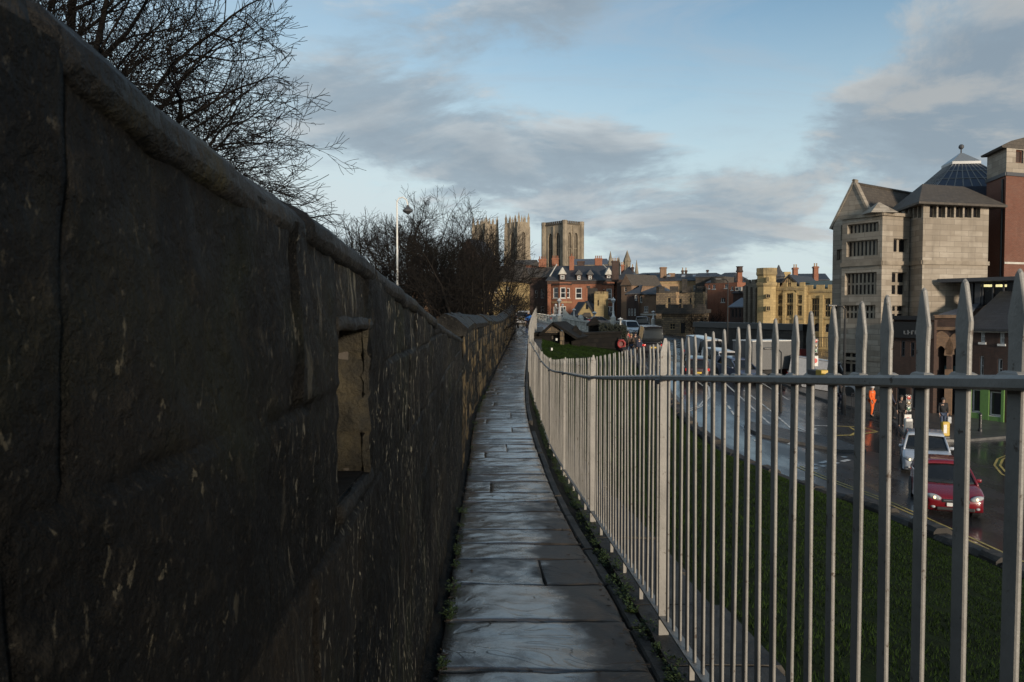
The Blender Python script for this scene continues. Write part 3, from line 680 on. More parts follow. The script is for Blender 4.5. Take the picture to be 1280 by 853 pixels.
# weeds along the foot of the railing and of the wall
mb = MB(); rnd = random.Random(12)
def leafclump(c, r, n, hh):
    for _ in range(n):
        a = rnd.random()*6.283; d = r*math.sqrt(rnd.random()); p = (c[0]+math.cos(a)*d*.55, c[1]+math.sin(a)*d, c[2]); l = rnd.uniform(.012,.03); b_ = rnd.random()*6.283; up = rnd.uniform(.2,1)*hh
        ex = (math.cos(b_)*l, math.sin(b_)*l); px_ = (-math.sin(b_)*l*.35, math.cos(b_)*l*.35); z = p[2]+up*rnd.random()
        mb.add([(p[0],p[1],z),(p[0]+ex[0]*.5+px_[0],p[1]+ex[1]*.5+px_[1],z+l*.5),(p[0]+ex[0],p[1]+ex[1],z+l*.35),(p[0]+ex[0]*.5-px_[0],p[1]+ex[1]*.5-px_[1],z+l*.45)],[(0,1,2,3)])
y = 3.4
while y < 34:
    z = lerp(PZ(y)-.04, FZB(y)-.13, .7)
    leafclump((FX(y)-.07+rnd.uniform(-.04,.03), y, z), rnd.uniform(.05,.17), rnd.randint(30,130), .05); y += rnd.uniform(.08,.42)
for _ in range(26):
    y = rnd.uniform(3.2, 24); leafclump((PXL(y)+.03, y, PZ(y)+.005), rnd.uniform(.04,.12), rnd.randint(20,60), .05)
o = mb.build('weeds', MAT['weed'], uv=False); o['kind'] = 'stuff'
mb = MB(); rnd = random.Random(44)
for _ in range(420):     # grit and dead leaf scraps, mostly along the edges
    y = 2.8 + 26*rnd.random()**1.6; e = rnd.random(); f = (e*.12 if e < .4 else (1-(1-e)*.15 if e > .6 else rnd.random())); x = lerp(PXL(y), PXR(y), f); z = PZ(y)+.006; l = rnd.uniform(.006,.03); a = rnd.random()*6.283; c, s = math.cos(a)*l, math.sin(a)*l
    mb.add([(x-c,y-s,z+.002),(x+s*.5,y-c*.5,z+.001),(x+c,y+s,z+.006),(x-s*.5,y+c*.5,z+.003)],[(0,1,2,3)])
o = mb.build('litter', mat('dead_leaf', (.05,.03,.014), (.02,.014,.008), 30, .8, 0), uv=False); o['kind'] = 'stuff'
# ---------------------------------------------------------------- markings, pavements, island
line([G(*p) for p in ((1000,583),(1040,600),(1100,622),(1150,644),(1210,671),(1280,703))], .09, col=1)
line([(x-.22, y-.12) for x, y in [G(*p) for p in ((1000,583),(1040,600),(1100,622),(1150,644),(1210,671),(1280,703))]], .09, col=1)
for dx in (0, .24): line([(x+dx, y) for x, y in [G(*p) for p in ((1300,608),(1272,603),(1252,593),(1243,582),(1247,574),(1262,568))]], .09, col=1)
line([G(*p) for p in ((1046,533),(1078,534),(1097,540),(1070,544),(1040,545))], .12, col=1)
line([G(*p) for p in ((1062,534),(1078,544))], .12, col=1); line([G(*p) for p in ((1082,535),(1062,545))], .12, col=1)
for dy in (0, 5): line([G(1010, 583+dy), G(1062, 570+dy)], .2, dash=(.6,.45))
for pts in (((905,478),(935,505),(962,530)), ((930,488),(965,515),(1000,545)), ((855,452),(880,468),(905,478)), ((990,532),(1012,541)), ((985,556),(1020,536)), ((1010,532),(1040,533))): line([G(*p) for p in pts], .12)
line([G(*p) for p in ((878,476),(886,484),(887,496),(878,508),(862,514))], .12); line([G(*p) for p in ((870,476),(882,485),(884,496),(874,508),(860,512))], .1)
line([G(*p) for p in ((838,434),(868,456),(900,474))], .12, dash=(2,1.5)); line([G(*p) for p in ((848,431),(893,446),(935,470),(985,500))], .12)
line([G(*p) for p in ((930,512),(975,524))], .1, dash=(.8,.6)); line([G(*p) for p in ((905,500),(925,530),(945,552))], .12, dash=(1,.7))
struct(LINES.build('road_markings', [MAT['line_white'], MAT['line_yellow']]))
ISL = [G(*p) for p in ((937,530),(990,541),(1040,550),(1083,566),(1050,566),(1000,556),(950,546),(930,536))]
sheet(ISL[::-1], 'traffic_island', MAT['cobble'], .13, .14)
PAV = [G(*p) for p in ((905,446),(960,472),(1000,492),(1045,506),(1110,521),(1135,550),(1200,553),(1290,545))]
pv = PAV + [(40,50),(44,62),(40,72),(22,80),(17,84)]
sheet(pv, 'pavement', MAT['paving'], .12, .16)
P2 = [G(*p) for p in ((1256,574),(1266,590),(1300,600))] + [(24,34),(25.5,38),(22,39)]
PAV2 = [(LWX(y)+.4, y) for y in (40,45,50,56)] + [(8.2,62),(8.2,75),(9.4,75),(9.9,62),(9.6,56),(9.7,50),(9.6,45),(9.3,40)]
sheet(PAV2[::-1], 'pavement', MAT['paving'], .1, .14)
# ---------------------------------------------------------------- building kit
def unit(A, B):
    L = math.hypot(B[0]-A[0], B[1]-A[1]); return L, (B[0]-A[0])/L, (B[1]-A[1])/L
def along(A, B, s, d=0):
    L, tx, ty = unit(A, B); return (A[0]+tx*s-ty*d, A[1]+ty*s+tx*d)
def fs_(A, B, px, py=390):
    "photo pixel on the vertical plane through A-B -> (s along A-B, z)"
    u = (px-640)/F; L, tx, ty = unit(A, B)
    den = tx - u*ty; s = (u*A[1]-A[0])/den; Y = A[1]+ty*s
    return s, ZZ(py, Y)
def hole(A, B, x0, y0, x1, y1):
    s0, _ = fs_(A, B, x0); s1, _ = fs_(A, B, x1); sm = (s0+s1)/2; L, tx, ty = unit(A, B); Y = A[1]+ty*sm
    return (min(s0,s1), ZZ(y1, Y), max(s0,s1), ZZ(y0, Y))
def facade(mb, A, B, z0, z1, holes=(), depth=.2, arch=None):
    L, tx, ty = unit(A, B)
    P = lambda s, z, d=0: (*along(A, B, s, d), z)
    holes = [h for h in holes if h[0] > .02 and h[2] < L-.02]
    xs = sorted(set([0, L] + [v for h in holes for v in (h[0], h[2])])); zs = sorted(set([z0, z1] + [v for h in holes for v in (max(h[1],z0), min(h[3],z1))]))
    for i in range(len(xs)-1):
        for j in range(len(zs)-1):
            cx, cz = (xs[i]+xs[i+1])/2, (zs[j]+zs[j+1])/2
            if any(h[0] < cx < h[2] and h[1] < cz < h[3] for h in holes): continue
            mb.quad(P(xs[i],zs[j]), P(xs[i+1],zs[j]), P(xs[i+1],zs[j+1]), P(xs[i],zs[j+1]))
    for h in holes:
        a, b, c, e = h[:4]; b = max(b, z0); e = min(e, z1)
        mb.quad(P(a,b),P(a,b,depth),P(a,e,depth),P(a,e)); mb.quad(P(c,b,depth),P(c,b),P(c,e),P(c,e,depth))
        mb.quad(P(a,b,depth),P(a,b),P(c,b),P(c,b,depth)); mb.quad(P(a,e),P(a,e,depth),P(c,e,depth),P(c,e))
        ar = h[4] if len(h) > 4 else arch
        if ar:
            w_ = c-a; hh = w_*(.5 if ar == 'round' else .9); zs_ = e-hh; n = 7; cur = []
            for i in range(n+1):
                if ar == 'round': t = math.pi*i/n; cur.append((a+w_/2-math.cos(t)*w_/2, zs_+math.sin(t)*w_/2))
                else:
                    u = i/n; q = abs(2*u-1); cur.append((a+w_*u, zs_+hh*math.sqrt(max(0, 1-q**1.6))))
            for i in range(n):
                (s0, q0), (s1, q1) = cur[i], cur[i+1]
                mb.quad(P(s0,q0,.003),P(s1,q1,.003),P(s1,e,.003),P(s0,e,.003)); mb.quad(P(s0,q0,.003),P(s0,q0,depth),P(s1,q1,depth),P(s1,q1,.003))
def window(parent, A, B, h, depth=.16, nx=2, nz=2, frame='white', glass='glass', fw=.07, mw=.045, name='window', sill=None, lite=None):
    a, b, c, e = h[:4]; mb = MB(); f0, f1 = depth-.05, depth+.02
    mb.obox(A,B,a,a+fw,f0,f1,b,e); mb.obox(A,B,c-fw,c,f0,f1,b,e); mb.obox(A,B,a+fw,c-fw,f0,f1,b,b+fw); mb.obox(A,B,a+fw,c-fw,f0,f1,e-fw,e)
    for i in range(1, nx): s = lerp(a, c, i/nx); mb.obox(A,B,s-mw/2,s+mw/2,f0+.005,f1,b+fw,e-fw)
    for i in range(1, nz): z = lerp(b, e, i/nz); mb.obox(A,B,a+fw,c-fw,f0+.009,f1-.003,z-mw/2,z+mw/2)
    w_ = mb.build(name, MAT[frame], parent)
    mb = MB(); mb.obox(A,B,a,c,depth+.021,depth+.045,b,e); mb.build('pane', MAT[glass], w_)
    if sill: mb = MB(); mb.obox(A,B,a-.08,c+.08,-.06,depth-.06,b-.13,b-.003); mb.build('sill', MAT[sill], w_)
    return w_
def footprint(A, B, D):
    return [A, B, along(A, B, unit(A,B)[0], D), along(A, B, 0, D)]
def hip_roof(mb, fp, z, h, over=.3, inset=(0, 0), axis='x'):
    a, b, c, d = [Vector((p[0], p[1])) for p in fp]; cx = (a+b+c+d)/4
    t = (b-a).normalized(); n = (d-a).normalized()
    a, b, c, d = a-t*over-n*over, b+t*over-n*over, c+t*over+n*over, d-t*over+n*over
    if axis == 'x': r0 = (a+d)/2 + t*inset[0]; r1 = (b+c)/2 - t*inset[1]
    else: r0 = (a+b)/2 + n*inset[0]; r1 = (d+c)/2 - n*inset[1]
    v = [(p.x, p.y, z) for p in (a,b,c,d)] + [(p.x, p.y, z-.14) for p in (a,b,c,d)] + [(r0.x,r0.y,z+h),(r1.x,r1.y,z+h)]
    if axis == 'x': top = [(0,1,9,8),(1,2,9),(2,3,8,9),(3,0,8)]
    else: top = [(0,1,8),(1,2,9,8),(2,3,9),(3,0,8,9)]
    mb.add(v, top + [(4,5,1,0),(5,6,2,1),(6,7,3,2),(7,4,0,3),(7,6,5,4)])
    return v
def gable_tri(mb, A, B, z, h, th=.25, d0=0):
    L, tx, ty = unit(A, B); P = lambda s, zz, d: (*along(A, B, s, d), zz)
    f = [P(0,z,d0),P(L,z,d0),P(L/2,z+h,d0)]; k = [P(0,z,d0+th),P(L,z,d0+th),P(L/2,z+h,d0+th)]
    mb.add(f+k, [(0,1,2),(5,4,3),(0,3,4,1),(1,4,5,2),(2,5,3,0)])
def chimney(parent, x, y, z0, z1, w=.9, d=.7, pots=3, m='red_brick', pot='tan_brick', rot=0):
    mb = MB(); c, s = math.cos(rot), math.sin(rot); A, B = (x-c*w/2, y-s*w/2), (x+c*w/2, y+s*w/2)
    mb.obox(A,B,0,w,0,d,z0,z1-.3); mb.obox(A,B,-.1,w+.1,-.1,d+.1,z1-.3,z1-.12); mb.obox(A,B,-.04,w+.04,-.04,d+.04,z1-.12,z1)
    o = mb.build('chimney', MAT[m], parent)
    if pots:
        mb = MB()
        for i in range(pots): p = along(A, B, w*(i+.5)/pots, d/2); mb.lathe([(.14,z1-.02),(.11,z1+.1),(.10,z1+.45),(.13,z1+.48),(.13,z1+.55),(.09,z1+.55)], (p[0],p[1],0), 8)
        mb.build('chimney_pots', MAT[pot], o)
    return o
def merlons(mb, A, B, z, h=.55, w=.7, gap=.5, th=.35, d0=0):
    L = unit(A,B)[0]; n = max(1, int((L+gap)/(w+gap))); w2 = (L-(n-1)*gap)/n
    for i in range(n): mb.obox(A,B,i*(w2+gap),i*(w2+gap)+w2,d0,d0+th,z,z+h)
def house(name, label, cat, A, B, D, z0, z1, wall, roof=None, rh=3, axis='x', inset=(0,0), over=.3, wins=(), wl=(), wr=(), frame='white', glass='glass', nx=2, nz=2, group=None, sill=None, gable=None, depth=.16, cornice=None, string=None):
    "rectangular building: front A-B towards the camera, D deep; wins in pixels of the photo on the front, wl on the left side, wr on the right side"
    fp = footprint(A, B, D); c = ((fp[0][0]+fp[2][0])/2, (fp[0][1]+fp[2][1])/2, z0)
    t = thing(name, label, cat, c, group); t['kind'] = 'thing'
    mb = MB(); 
    hs = {0: [hole(A,B,*w[:4]) + tuple(w[6:7]) for w in wins], 1: [hole(fp[1],fp[2],*w[:4]) + tuple(w[6:7]) for w in wr], 3: [hole(fp[3],fp[0],*w[:4]) + tuple(w[6:7]) for w in wl]}
    src = {0: wins, 1: wr, 3: wl}
    for i in range(4): facade(mb, fp[i], fp[(i+1)%4], z0-1.5, z1, hs.get(i, ()), depth+.07)
    if roof is None or roof == 'flat': mb.poly([(p[0],p[1],z1) for p in fp])
    mb.build('wall', MAT[wall], t)
    for i in src:
        for w_, h in zip(src[i], hs[i]):
            L = unit(fp[i], fp[(i+1)%4])[0]
            if h[0] < .02 or h[2] > L-.02: continue
            window(t, fp[i], fp[(i+1)%4], h, depth, w_[4] if len(w_) > 4 and w_[4] else nx, w_[5] if len(w_) > 5 and w_[5] else nz, frame, glass, fw=.07, sill=sill)
    if roof and roof != 'flat':
        mb = MB(); hip_roof(mb, fp, z1+.003, rh, over, inset, axis); mb.build('roof', MAT[roof], t)
        if gable:
            mb = MB(); 
            if axis == 'y': gable_tri(mb, *[ (p[0],p[1]) for p in (fp[0],fp[1])], z1, rh, .2, -over-.02)
            mb.build('gable', MAT[gable], t)
    if cornice:
        mb = MB()
        for i in (3,0,1): L = unit(fp[i], fp[(i+1)%4])[0]; mb.obox(fp[i], fp[(i+1)%4], -.1, L+.1, -.12, .0-.002, z1-.35, z1-.003)
        mb.build('cornice', MAT[cornice], t)
    for zc in (string or ()):
        mb = MB()
        for i in (3,0): L = unit(fp[i], fp[(i+1)%4])[0]; mb.obox(fp[i], fp[(i+1)%4], -.06, L+.06, -.07, -.002, zc-.12, zc+.12)
        mb.build('string_course', MAT[cornice or 'gold_trim'], t)
    t['_fp'] = [v for p in fp for v in p]
    return t, fp
def fpx(px, Y): return ((px-640)/F*Y, Y)
# ---------------------------------------------------------------- big stone office block on the right
def office():
    zb = -5.0; t = thing('office_building', 'large pale stone office block with a gable and stepped rows of windows, right side', 'building', (30, 60, zb))
    wallmb = MB(); wins = []
    def face(A, B, z0, z1, ws=(), depth=.3, nx=2, nz=1):
        hs = [hole(A,B,*w[:4]) for w in ws]; facade(wallmb, A, B, z0, z1, hs, depth+.08)
        L = unit(A,B)[0]
        for w_, h in zip(ws, hs):
            if h[0] < .02 or h[2] > L-.02: continue
            wins.append((A, B, h, depth, w_[4], w_[5]))
    q = lambda x, y: (1020 + x*.2814, 160 + y*.2814)      # detail-zoom coordinates -> photo
    def wz(x0, y0, x1, y1, nx, nz): return (*q(x0,y0), *q(x1,y1), nx, nz)
    # gable range at the back left
    Ga, Gb = fpx(1039.5, 60.6), fpx(1091, 58.0); zeav = ZZ(281, 59.5)
    face(Ga, Gb, zb-1, zeav, [wz(87,540,112,588,2,1), wz(74,790,104,850,2,2)] + [wz(105,410,121,500,2,2)])
    ap = 1.5 + (390-229)*.0595; Lg, tx, ty = unit(Ga, Gb)
    gable_tri(wallmb, Ga, Gb, zeav, ap-zeav, .3)
    dirn = (-ty, tx)    # inward
    # front block in front of the gable
    A1, B1 = fpx(1051, 55.2), fpx(1101, 52.6); C1 = fpx(1135, 53.6)
    ztop = ZZ(274, 54.5)
    face(A1, B1, zb-1, ztop, [wz(130,500,268,570,8,1), wz(125,643,265,742,8,2), wz(122,788,262,848,8,2), wz(133,424,270,466,8,1), wz(120,1000,205,1090,3,2)])
    face(B1, C1, zb-1, ztop+.004, [wz(338,493,404,553,2,1), wz(333,642,402,742,2,2), wz(337,790,398,850,2,2), wz(332,905,372,985,2,2)])
    back = along(A1, B1, 0, 4); face(back, A1, zb-1, ztop, [])
    wallmb.poly([(*A1, ztop),(*B1, ztop),(*C1, ztop),(*along(B1,C1,unit(B1,C1)[0],5), ztop),(*back, ztop)])
    # right block
    A2, B2, C2 = fpx(1124.5, 55.0), fpx(1151.5, 52.0), fpx(1233, 53.4); z2 = ZZ(255, 52.3)
    face(A2, B2, zb-1, z2, [wz(385,345,402,402,1,1), wz(405,345,421,402,1,1), wz(424,343,440,400,1,1), wz(443,341,459,400,1,1)])
    face(B2, C2, zb-1, z2+.004, [wz(495+38.6*i,335,526+38.6*i,399,1,1) for i in range(6)])
    D2 = along(B2, C2, unit(B2,C2)[0], 14); face(C2, D2, zb-1, z2); E2 = along(A2, B2, 0, 14)
    wallmb.build('wall', MAT['office_stone'], t)
    for A, B, h, d, nx, nz in wins: window(t, A, B, h, d, nx, nz, 'office_trim', 'glass_far', .05, .14 if nx > 2 else .2)
    # trims
    for A, B in ((A1,B1),(B1,C1),(A2,B2),(B2,C2)):
        L = unit(A,B)[0]; z = 4.72; mb = MB(); mb.obox(A,B,-.05,L+.05,-.1,-.003,z-.14,z+.12); mb.build('string_course', MAT['office_trim'], t)
        mb = MB(); mb.obox(A,B,-.05,L+.05,-.06,-.003,ZZ(452,53),ZZ(448,53)); mb.build('plinth_band', MAT['office_trim'], t)
    for A, B in ((A1,B1),(B1,C1)): L = unit(A,B)[0]; mb = MB(); mb.obox(A,B,-.08,L+.08,-.14,.25,ztop+.01,ztop+.22); mb.build('parapet_cap', MAT['office_trim'], t)
    mb = MB(); x, y = along(B1, C1, .3, .6); mb.loft([[(x-.9,y-.9,ztop+.2),(x+.9,y-.9,ztop+.2),(x+.9,y+.9,ztop+.2),(x-.9,y+.9,ztop+.2)],[(x-.05,y-.05,ztop+.95),(x+.05,y-.05,ztop+.95),(x+.05,y+.05,ztop+.95),(x-.05,y+.05,ztop+.95)]]); mb.build('corner_cap', MAT['office_stone'], t)
    # gable roof running back, coping along the verge
    mb = MB(); P = lambda s, d, z: (*along(Ga, Gb, s, d), z)
    mb.slab([P(-.3,.3,zeav-.2),P(Lg/2,.3,ap),P(Lg/2,22,ap),P(-.3,22,zeav-.2)], .25); mb.slab([P(Lg/2,.3,ap),P(Lg+1.6,.3,zeav-3.2),P(Lg+1.6,22,zeav-3.2),P(Lg/2,22,ap)], .25)
    # cross roof towards the right block
    ang = (*along(B2,C2,0,0),)
    rp = hip_roof
    mb2 = MB(); fp = [A2 if False else along(B2,C2,-1.6,0), C2, D2, along(B2,C2,-1.6,14)]
    hip_roof(mb2, [B2, along(B2,C2,unit(B2,C2)[0]+.6,0), along(B2,C2,unit(B2,C2)[0]+.6,6), (B2[0]+.9, B2[1]+6)], z2+.02, 1.75, .6, (1.8, .3))
    mb.build('roof', MAT['tile_brown'], t); mb2.build('roof', MAT['tile_brown'], t)
    mb = MB()
    for s0, s1, za, zb_ in ((-.3, Lg/2, zeav-.25, ap+.1), (Lg/2, Lg+.1, ap+.1, zeav-.25)):
        pts = [P(s0,-.06,za),P(s1,-.06,zb_),P(s1,.40,zb_),P(s0,.40,za)]; mb.slab([(p[0],p[1],p[2]+.10) for p in pts], .16)
    mb.build('gable_coping', MAT['office_stone'], t)
    # glazed pyramid rooflight
    Yp = 62; cx, cy = fpx(1197, Yp); zt = ZZ(192, Yp); zbse = ZZ(237, Yp)-.2; hw = 46*.062*1.0
    o = MB(); z3 = ZZ(207, Yp)
    def sq(w_, z, r=R_(38)): return [(cx+w_*1.41*math.cos(r+math.pi/2*k), cy+w_*1.41*math.sin(r+math.pi/2*k), z) for k in range(4)]
    o.loft([sq(hw, zbse-1.2), sq(hw, zbse), sq(hw*.31, z3)]); sk = o.build('rooflight', flat('rooflight_glass', (.05,.06,.085), .2), t)
    o = MB()
    for k in range(4):
        a0, a1 = Vector(sq(hw,zbse)[k]), Vector(sq(hw,zbse)[(k+1)%4]); b0, b1 = Vector(sq(hw*.31,z3)[k]), Vector(sq(hw*.31,z3)[(k+1)%4]); up = Vector((0,0,.03))
        for i in range(9): o.tube([a0.lerp(a1,i/9)+up, b0.lerp(b1,i/9)+up], .04, 4)
        for j in (1/3, 2/3): o.tube([a0.lerp(b0,j)+up, a1.lerp(b1,j)+up], .035, 4)
    o.build('glazing_bars', MAT['midgrey'], sk)
    o = MB(); o.loft([sq(hw*.36, z3-.05), sq(hw*.36, z3+.15), sq(.12, zt)]); o.build('lantern', flat('lantern_glass', (.16,.18,.2), .25), t)
    o = MB(); o.tube([(cx,cy,zt-.1),(cx,cy,zt+.4)], .05, 6); o.sphere((cx,cy,zt+.5), .2, 10); o.build('finial', MAT['darkgrey'], t)
office()
def brick_tower():
    zb = -5.0; A, B = fpx(1229.5, 57.2), fpx(1253.5, 54.0); Cc = fpx(1312, 55.5)
    t = thing('brick_tower', 'tall red brick stair tower with a pale stone top at the far right edge', 'tower', (*B, zb)); t['kind'] = 'thing'
    D = along(A, B, 0, 5.5); E = (Cc[0]+D[0]-A[0], Cc[1]+D[1]-A[1]); zm = ZZ(219, 54.5); zt = ZZ(187, 54.5)
    mb = MB(); h1 = hole(B, Cc, 1265, 187, 1274.5, 204)
    for a, b in ((A,B),(B,Cc),(Cc,E),(D,A)): facade(mb, a, b, zb-1, zm)
    mb.build('wall', MAT['tower_brick'], t)
    mb = MB(); 
    for a, b, hs in ((A,B,[]),(B,Cc,[(h1[0],h1[1],h1[2],zt-.05)]),(Cc,E,[]),(D,A,[])): facade(mb, a, b, zm, zt, hs, .3)
    mb.build('stone_top', MAT['office_stone'], t); window(t, B, Cc, (h1[0],h1[1],h1[2],zt-.05), .2, 1, 1, 'tower_brick', 'dark_brick')
    mb = MB()
    for a, b in ((A,B),(B,Cc)): L = unit(a,b)[0]; mb.obox(a,b,-.06,L+.06,-.08,-.003,zm-.12,zm+.12)
    mb.build('string_course', MAT['darkgrey'], t)
    mb = MB(); L = unit(B,Cc)[0]; mb.obox(B,Cc,.003,L,-.03,-.003,ZZ(330,54),ZZ(327.5,54)); mb.build('pale_band', MAT['offwhite'], t)
    mb = MB(); fp = [A,B,Cc,E]; c = Vector((sum(p[0] for p in fp)/4, sum(p[1] for p in fp)/4)); r = lambda k, z: [(c.x+(p[0]-c.x)*k, c.y+(p[1]-c.y)*k, z) for p in fp]
    mb.loft([r(1.1,zt),r(1.12,zt+.12),r(.9,zt+.5),r(.45,zt+.95),r(.1,zt+1.05)]); mb.build('roof', MAT['tile_brown'], t)
    mb = MB(); p = along(A, B, unit(A,B)[0]-.35, -.08); mb.tube([(p[0],p[1],zb),(p[0],p[1],zm-.3)], .07, 6); mb.build('downpipe', MAT['black'], t)
brick_tower()
# ---------------------------------------------------------------- street row under the office: dark pub, arched brick hall, brick house over the green shop
def shops():
    Y0 = 47.5; zb = R(26, 48) + .1
    # dark fronted bar
    A, B = fpx(1117, 50.5), fpx(1168, 48.3); z1 = ZZ(400, 49.3)
    t, fp = house('bar_building', 'black painted two storey bar front between the stone office and the brick arches', 'bar', A, B, 6, zb, z1, 'dark_brick', 'flat', wins=[(1126.5,426,1131.5,446,1,2),(1138.5,428,1143.5,446,1,2),(1122,485,1134,515,1,1),(1140,485,1160,512,2,1)], frame='darkgrey', glass='glass', depth=.12)
    L = unit(A,B)[0]
    for nm_, bb in (('fascia',(-.1,L-.05,-.2,-.003,ZZ(423,49),ZZ(403,49))),('cornice',(-.15,L-.05,-.3,.1,z1+.003,z1+.25)),('shop_fascia',(-.05,L-.05,-.12,-.003,ZZ(480,49),ZZ(474,49)))): mb = MB(); mb.obox(A,B,*bb); mb.build(nm_, MAT['black'], t)
    s0, z = fs_(A, B, 1132, 418); mb = MB(); rnd = random.Random(3); s = s0
    for i in range(7): mb.obox(A,B,s,s+.08,-.215,-.203,z,z+.2+.1*rnd.random()); mb.obox(A,B,s,s+.17,-.215,-.203,z+.1*(i%3),z+.05+.1*(i%3)); s += .24
    mb.build('fascia_lettering', MAT['midgrey'], t)
    # brick hall with pointed arches
    A, B = fpx(1167, 48.6), fpx(1214, 47.3); z1 = ZZ(398, 48)
    t = thing('brick_hall', 'brown brick hall with two tall pointed stone arches beside the brick house', 'building', (*along(A,B,3,4), zb)); t['kind'] = 'thing'
    mb = MB(); h1 = hole(A,B,1170,433,1184,478) ; h2 = hole(A,B,1190.5,434,1206,478)
    h1 = (h1[0], zb, h1[2], h1[3], 'point'); h2 = (h2[0], zb, h2[2], h2[3], 'point'); fp = footprint(A,B,7)
    facade(mb, A, B, zb-1, z1, [h1,h2], .5)
    for i in (1,2,3): facade(mb, fp[i], fp[(i+1)%4], zb-1, z1)
    mb.build('wall', MAT['dark_brick'], t)
    L = unit(A,B)[0]
    for h in (h1,h2):
        mb = MB(); c = (h[0]+h[2])/2; w_ = (h[2]-h[0])/2; hh = w_*2*.9; prev = None
        for k in range(17):
            q = -1+2*k/16; zz = h[3]-hh+hh*math.sqrt(max(0,1-abs(q)**1.6)); zo = h[3]+.02-hh+ (hh+.85)*math.sqrt(max(0,1-abs(q)**1.6))
            cur = (c+q*w_, zz+.02), (c+q*(w_+.42), zo+.05)
            if prev:
                (a0,a1),(b0,b1) = prev, cur; P = lambda p, d: (*along(A,B,p[0],d), p[1])
                mb.hexa([P(a0,-.05),P(b0,-.05),P(b0,.02),P(a0,.02),P(a1,-.05),P(b1,-.05),P(b1,.02),P(a1,.02)])
            prev = cur
        ar = mb.build('arch_stone', MAT['brown_brick'], t)
        mb = MB(); mb.obox(A,B,h[0]-.1,h[2]+.1,.9,.95,zb-.5,h[3]+.2); mb.build('door_glazing', MAT['glass'], ar)
        mb = MB(); mb.obox(A,B,c-.4,c+.2,.84,.895,zb+2.1,zb+2.9); mb.build('door_sign', flat('teal_panel', (.05,.12,.13), .4), ar)
    for s in (fs_(A,B,1187.3)[0],):
        mb = MB(); mb.obox(A,B,s-.2,s+.2,-.12,-.003,zb,ZZ(462,48)); mb.build('pier', MAT['brown_brick'], t)
    mb = MB(); mb.obox(A,B,0,L,-.12,-.003,ZZ(413,48),ZZ(409,48)); mb.obox(A,B,0,L,-.1,.3,z1+.003,z1+.2); mb.build('cornice', MAT['brown_brick'], t)
    mb = MB(); P = lambda s, d, z: (*along(A,B,s,d), z); zr = ZZ(379,52)
    mb.slab([P(.2,.3,z1+.25),P(L-.2,.3,z1+.25),P(L-.2,4,zr),P(1.6,4,zr)], .12); mb.build('slate_roof', MAT['slate_blue'], t)
    # brick house with the green shop front
    A, B = fpx(1213.5, 47.2), fpx(1300, 44.0); z1 = ZZ(411, 46.5)
    t, fp = house('brick_house', 'dark red brick house with white sash windows over a green shop front', 'house', A, B, 8, zb, z1, 'dark_brick', 'slate', rh=2.3, over=.35, wins=[(1225.5,413.5,1231.5,428,2,2),(1249.5,415,1256,430,2,2),(1225.5,445,1230.5,470,1,2),(1248,448.5,1254,474,1,2),(1216.5,487,1229,515.5,1,1),(1238.5,490,1255,520,1,1)], sill='white', glass='glass')
    mb = MB(); 
    for h in ((1214.5,484,1217,528),(1228.2,484,1231.5,530),(1234.5,484,1239,532),(1254.5,484,1258,535),(1231.5,484,1234.5,527)):
        a, z0, b, z2 = hole(A,B,*h); mb.obox(A,B,a,b,-.1,-.003,zb-.2,z2)
    a0, _ = fs_(A,B,1214.5); a1, _ = fs_(A,B,1258); za = ZZ(516.5,46.5); 
    for h in ((1217,516,1228.2,530),(1239,521,1254.5,535)): a, z0, b, z2 = hole(A,B,*h); mb.obox(A,B,a,b,-.08,-.003,zb-.2,z2)
    mb.obox(A,B,a0,a1,-.13,-.003,ZZ(486,46.5),ZZ(478,46.5)); mb.build('shop_front', flat('green_paint', (.13,.25,.075), .45), t)
    mb = MB(); L = unit(A,B)[0]; n = 26
    for i in range(n): mb.obox(A,B,i*L/n,i*L/n+.12,-.2,-.003,z1-.22,z1-.02)
    mb.build('dentil_course', MAT['offwhite'], t)
    # glass entrance with projecting canopy, behind the row
    A, B = fpx(1200, 51.5), fpx(1300, 47.6); z0, z1 = ZZ(385,50), ZZ(353,50)
    t = thing('glass_pavilion', 'dark glazed upper storey with a thin flat canopy and ceiling lights lit', 'building', (*along(A,B,2,3), zb)); t['kind'] = 'thing'
    fp = footprint(A,B,5); mb = MB(); 
    for i in range(4): facade(mb, fp[i], fp[(i+1)%4], zb, z0)
    mb.build('wall', MAT['dark_brick'], t)
    mb = MB(); L = unit(A,B)[0]; s = .05
    while s < L: mb.obox(A,B,s,s+.08,0,.12,z0,z1); s += .62
    mb.obox(A,B,0,L,-.02,.2,z0,z0+.1); mb.obox(A,B,.9,1.25,-.05,.25,z0+.1,z1); mb.build('glazing_frame', MAT['darkgrey'], t)
    mb = MB(); mb.obox(A,B,.05,L,.13,.15,z0+.1,z1); g = mb.build('glazing', MAT['glass_far'], t)
    mb = MB(); s, _ = fs_(A,B,1170); mb.obox(A,B,-1.05,L+.3,-.9,5.2,z1+.05,z1+.28); mb.obox(A,B,-.4,L,-.3,5,z1+.003,z1+.048); mb.build('canopy', MAT['darkgrey'], t)
    mb = MB(); 
    for x in (1223.5,1230,1237,1246,1252.5): s, z = fs_(A,B,x,357); mb.obox(A,B,s-.17,s+.17,.105,.128,z-.09,z+.06)
    mb.build('ceiling_light', flat('lit_tube', (.9,.85,.5), .5, emit=(1,.87,.42), es=.9), t)
    # low gabled roof peeping over the brick house
    A, B = fpx(1204, 50.0), fpx(1262, 47.5); z1 = ZZ(396,49)
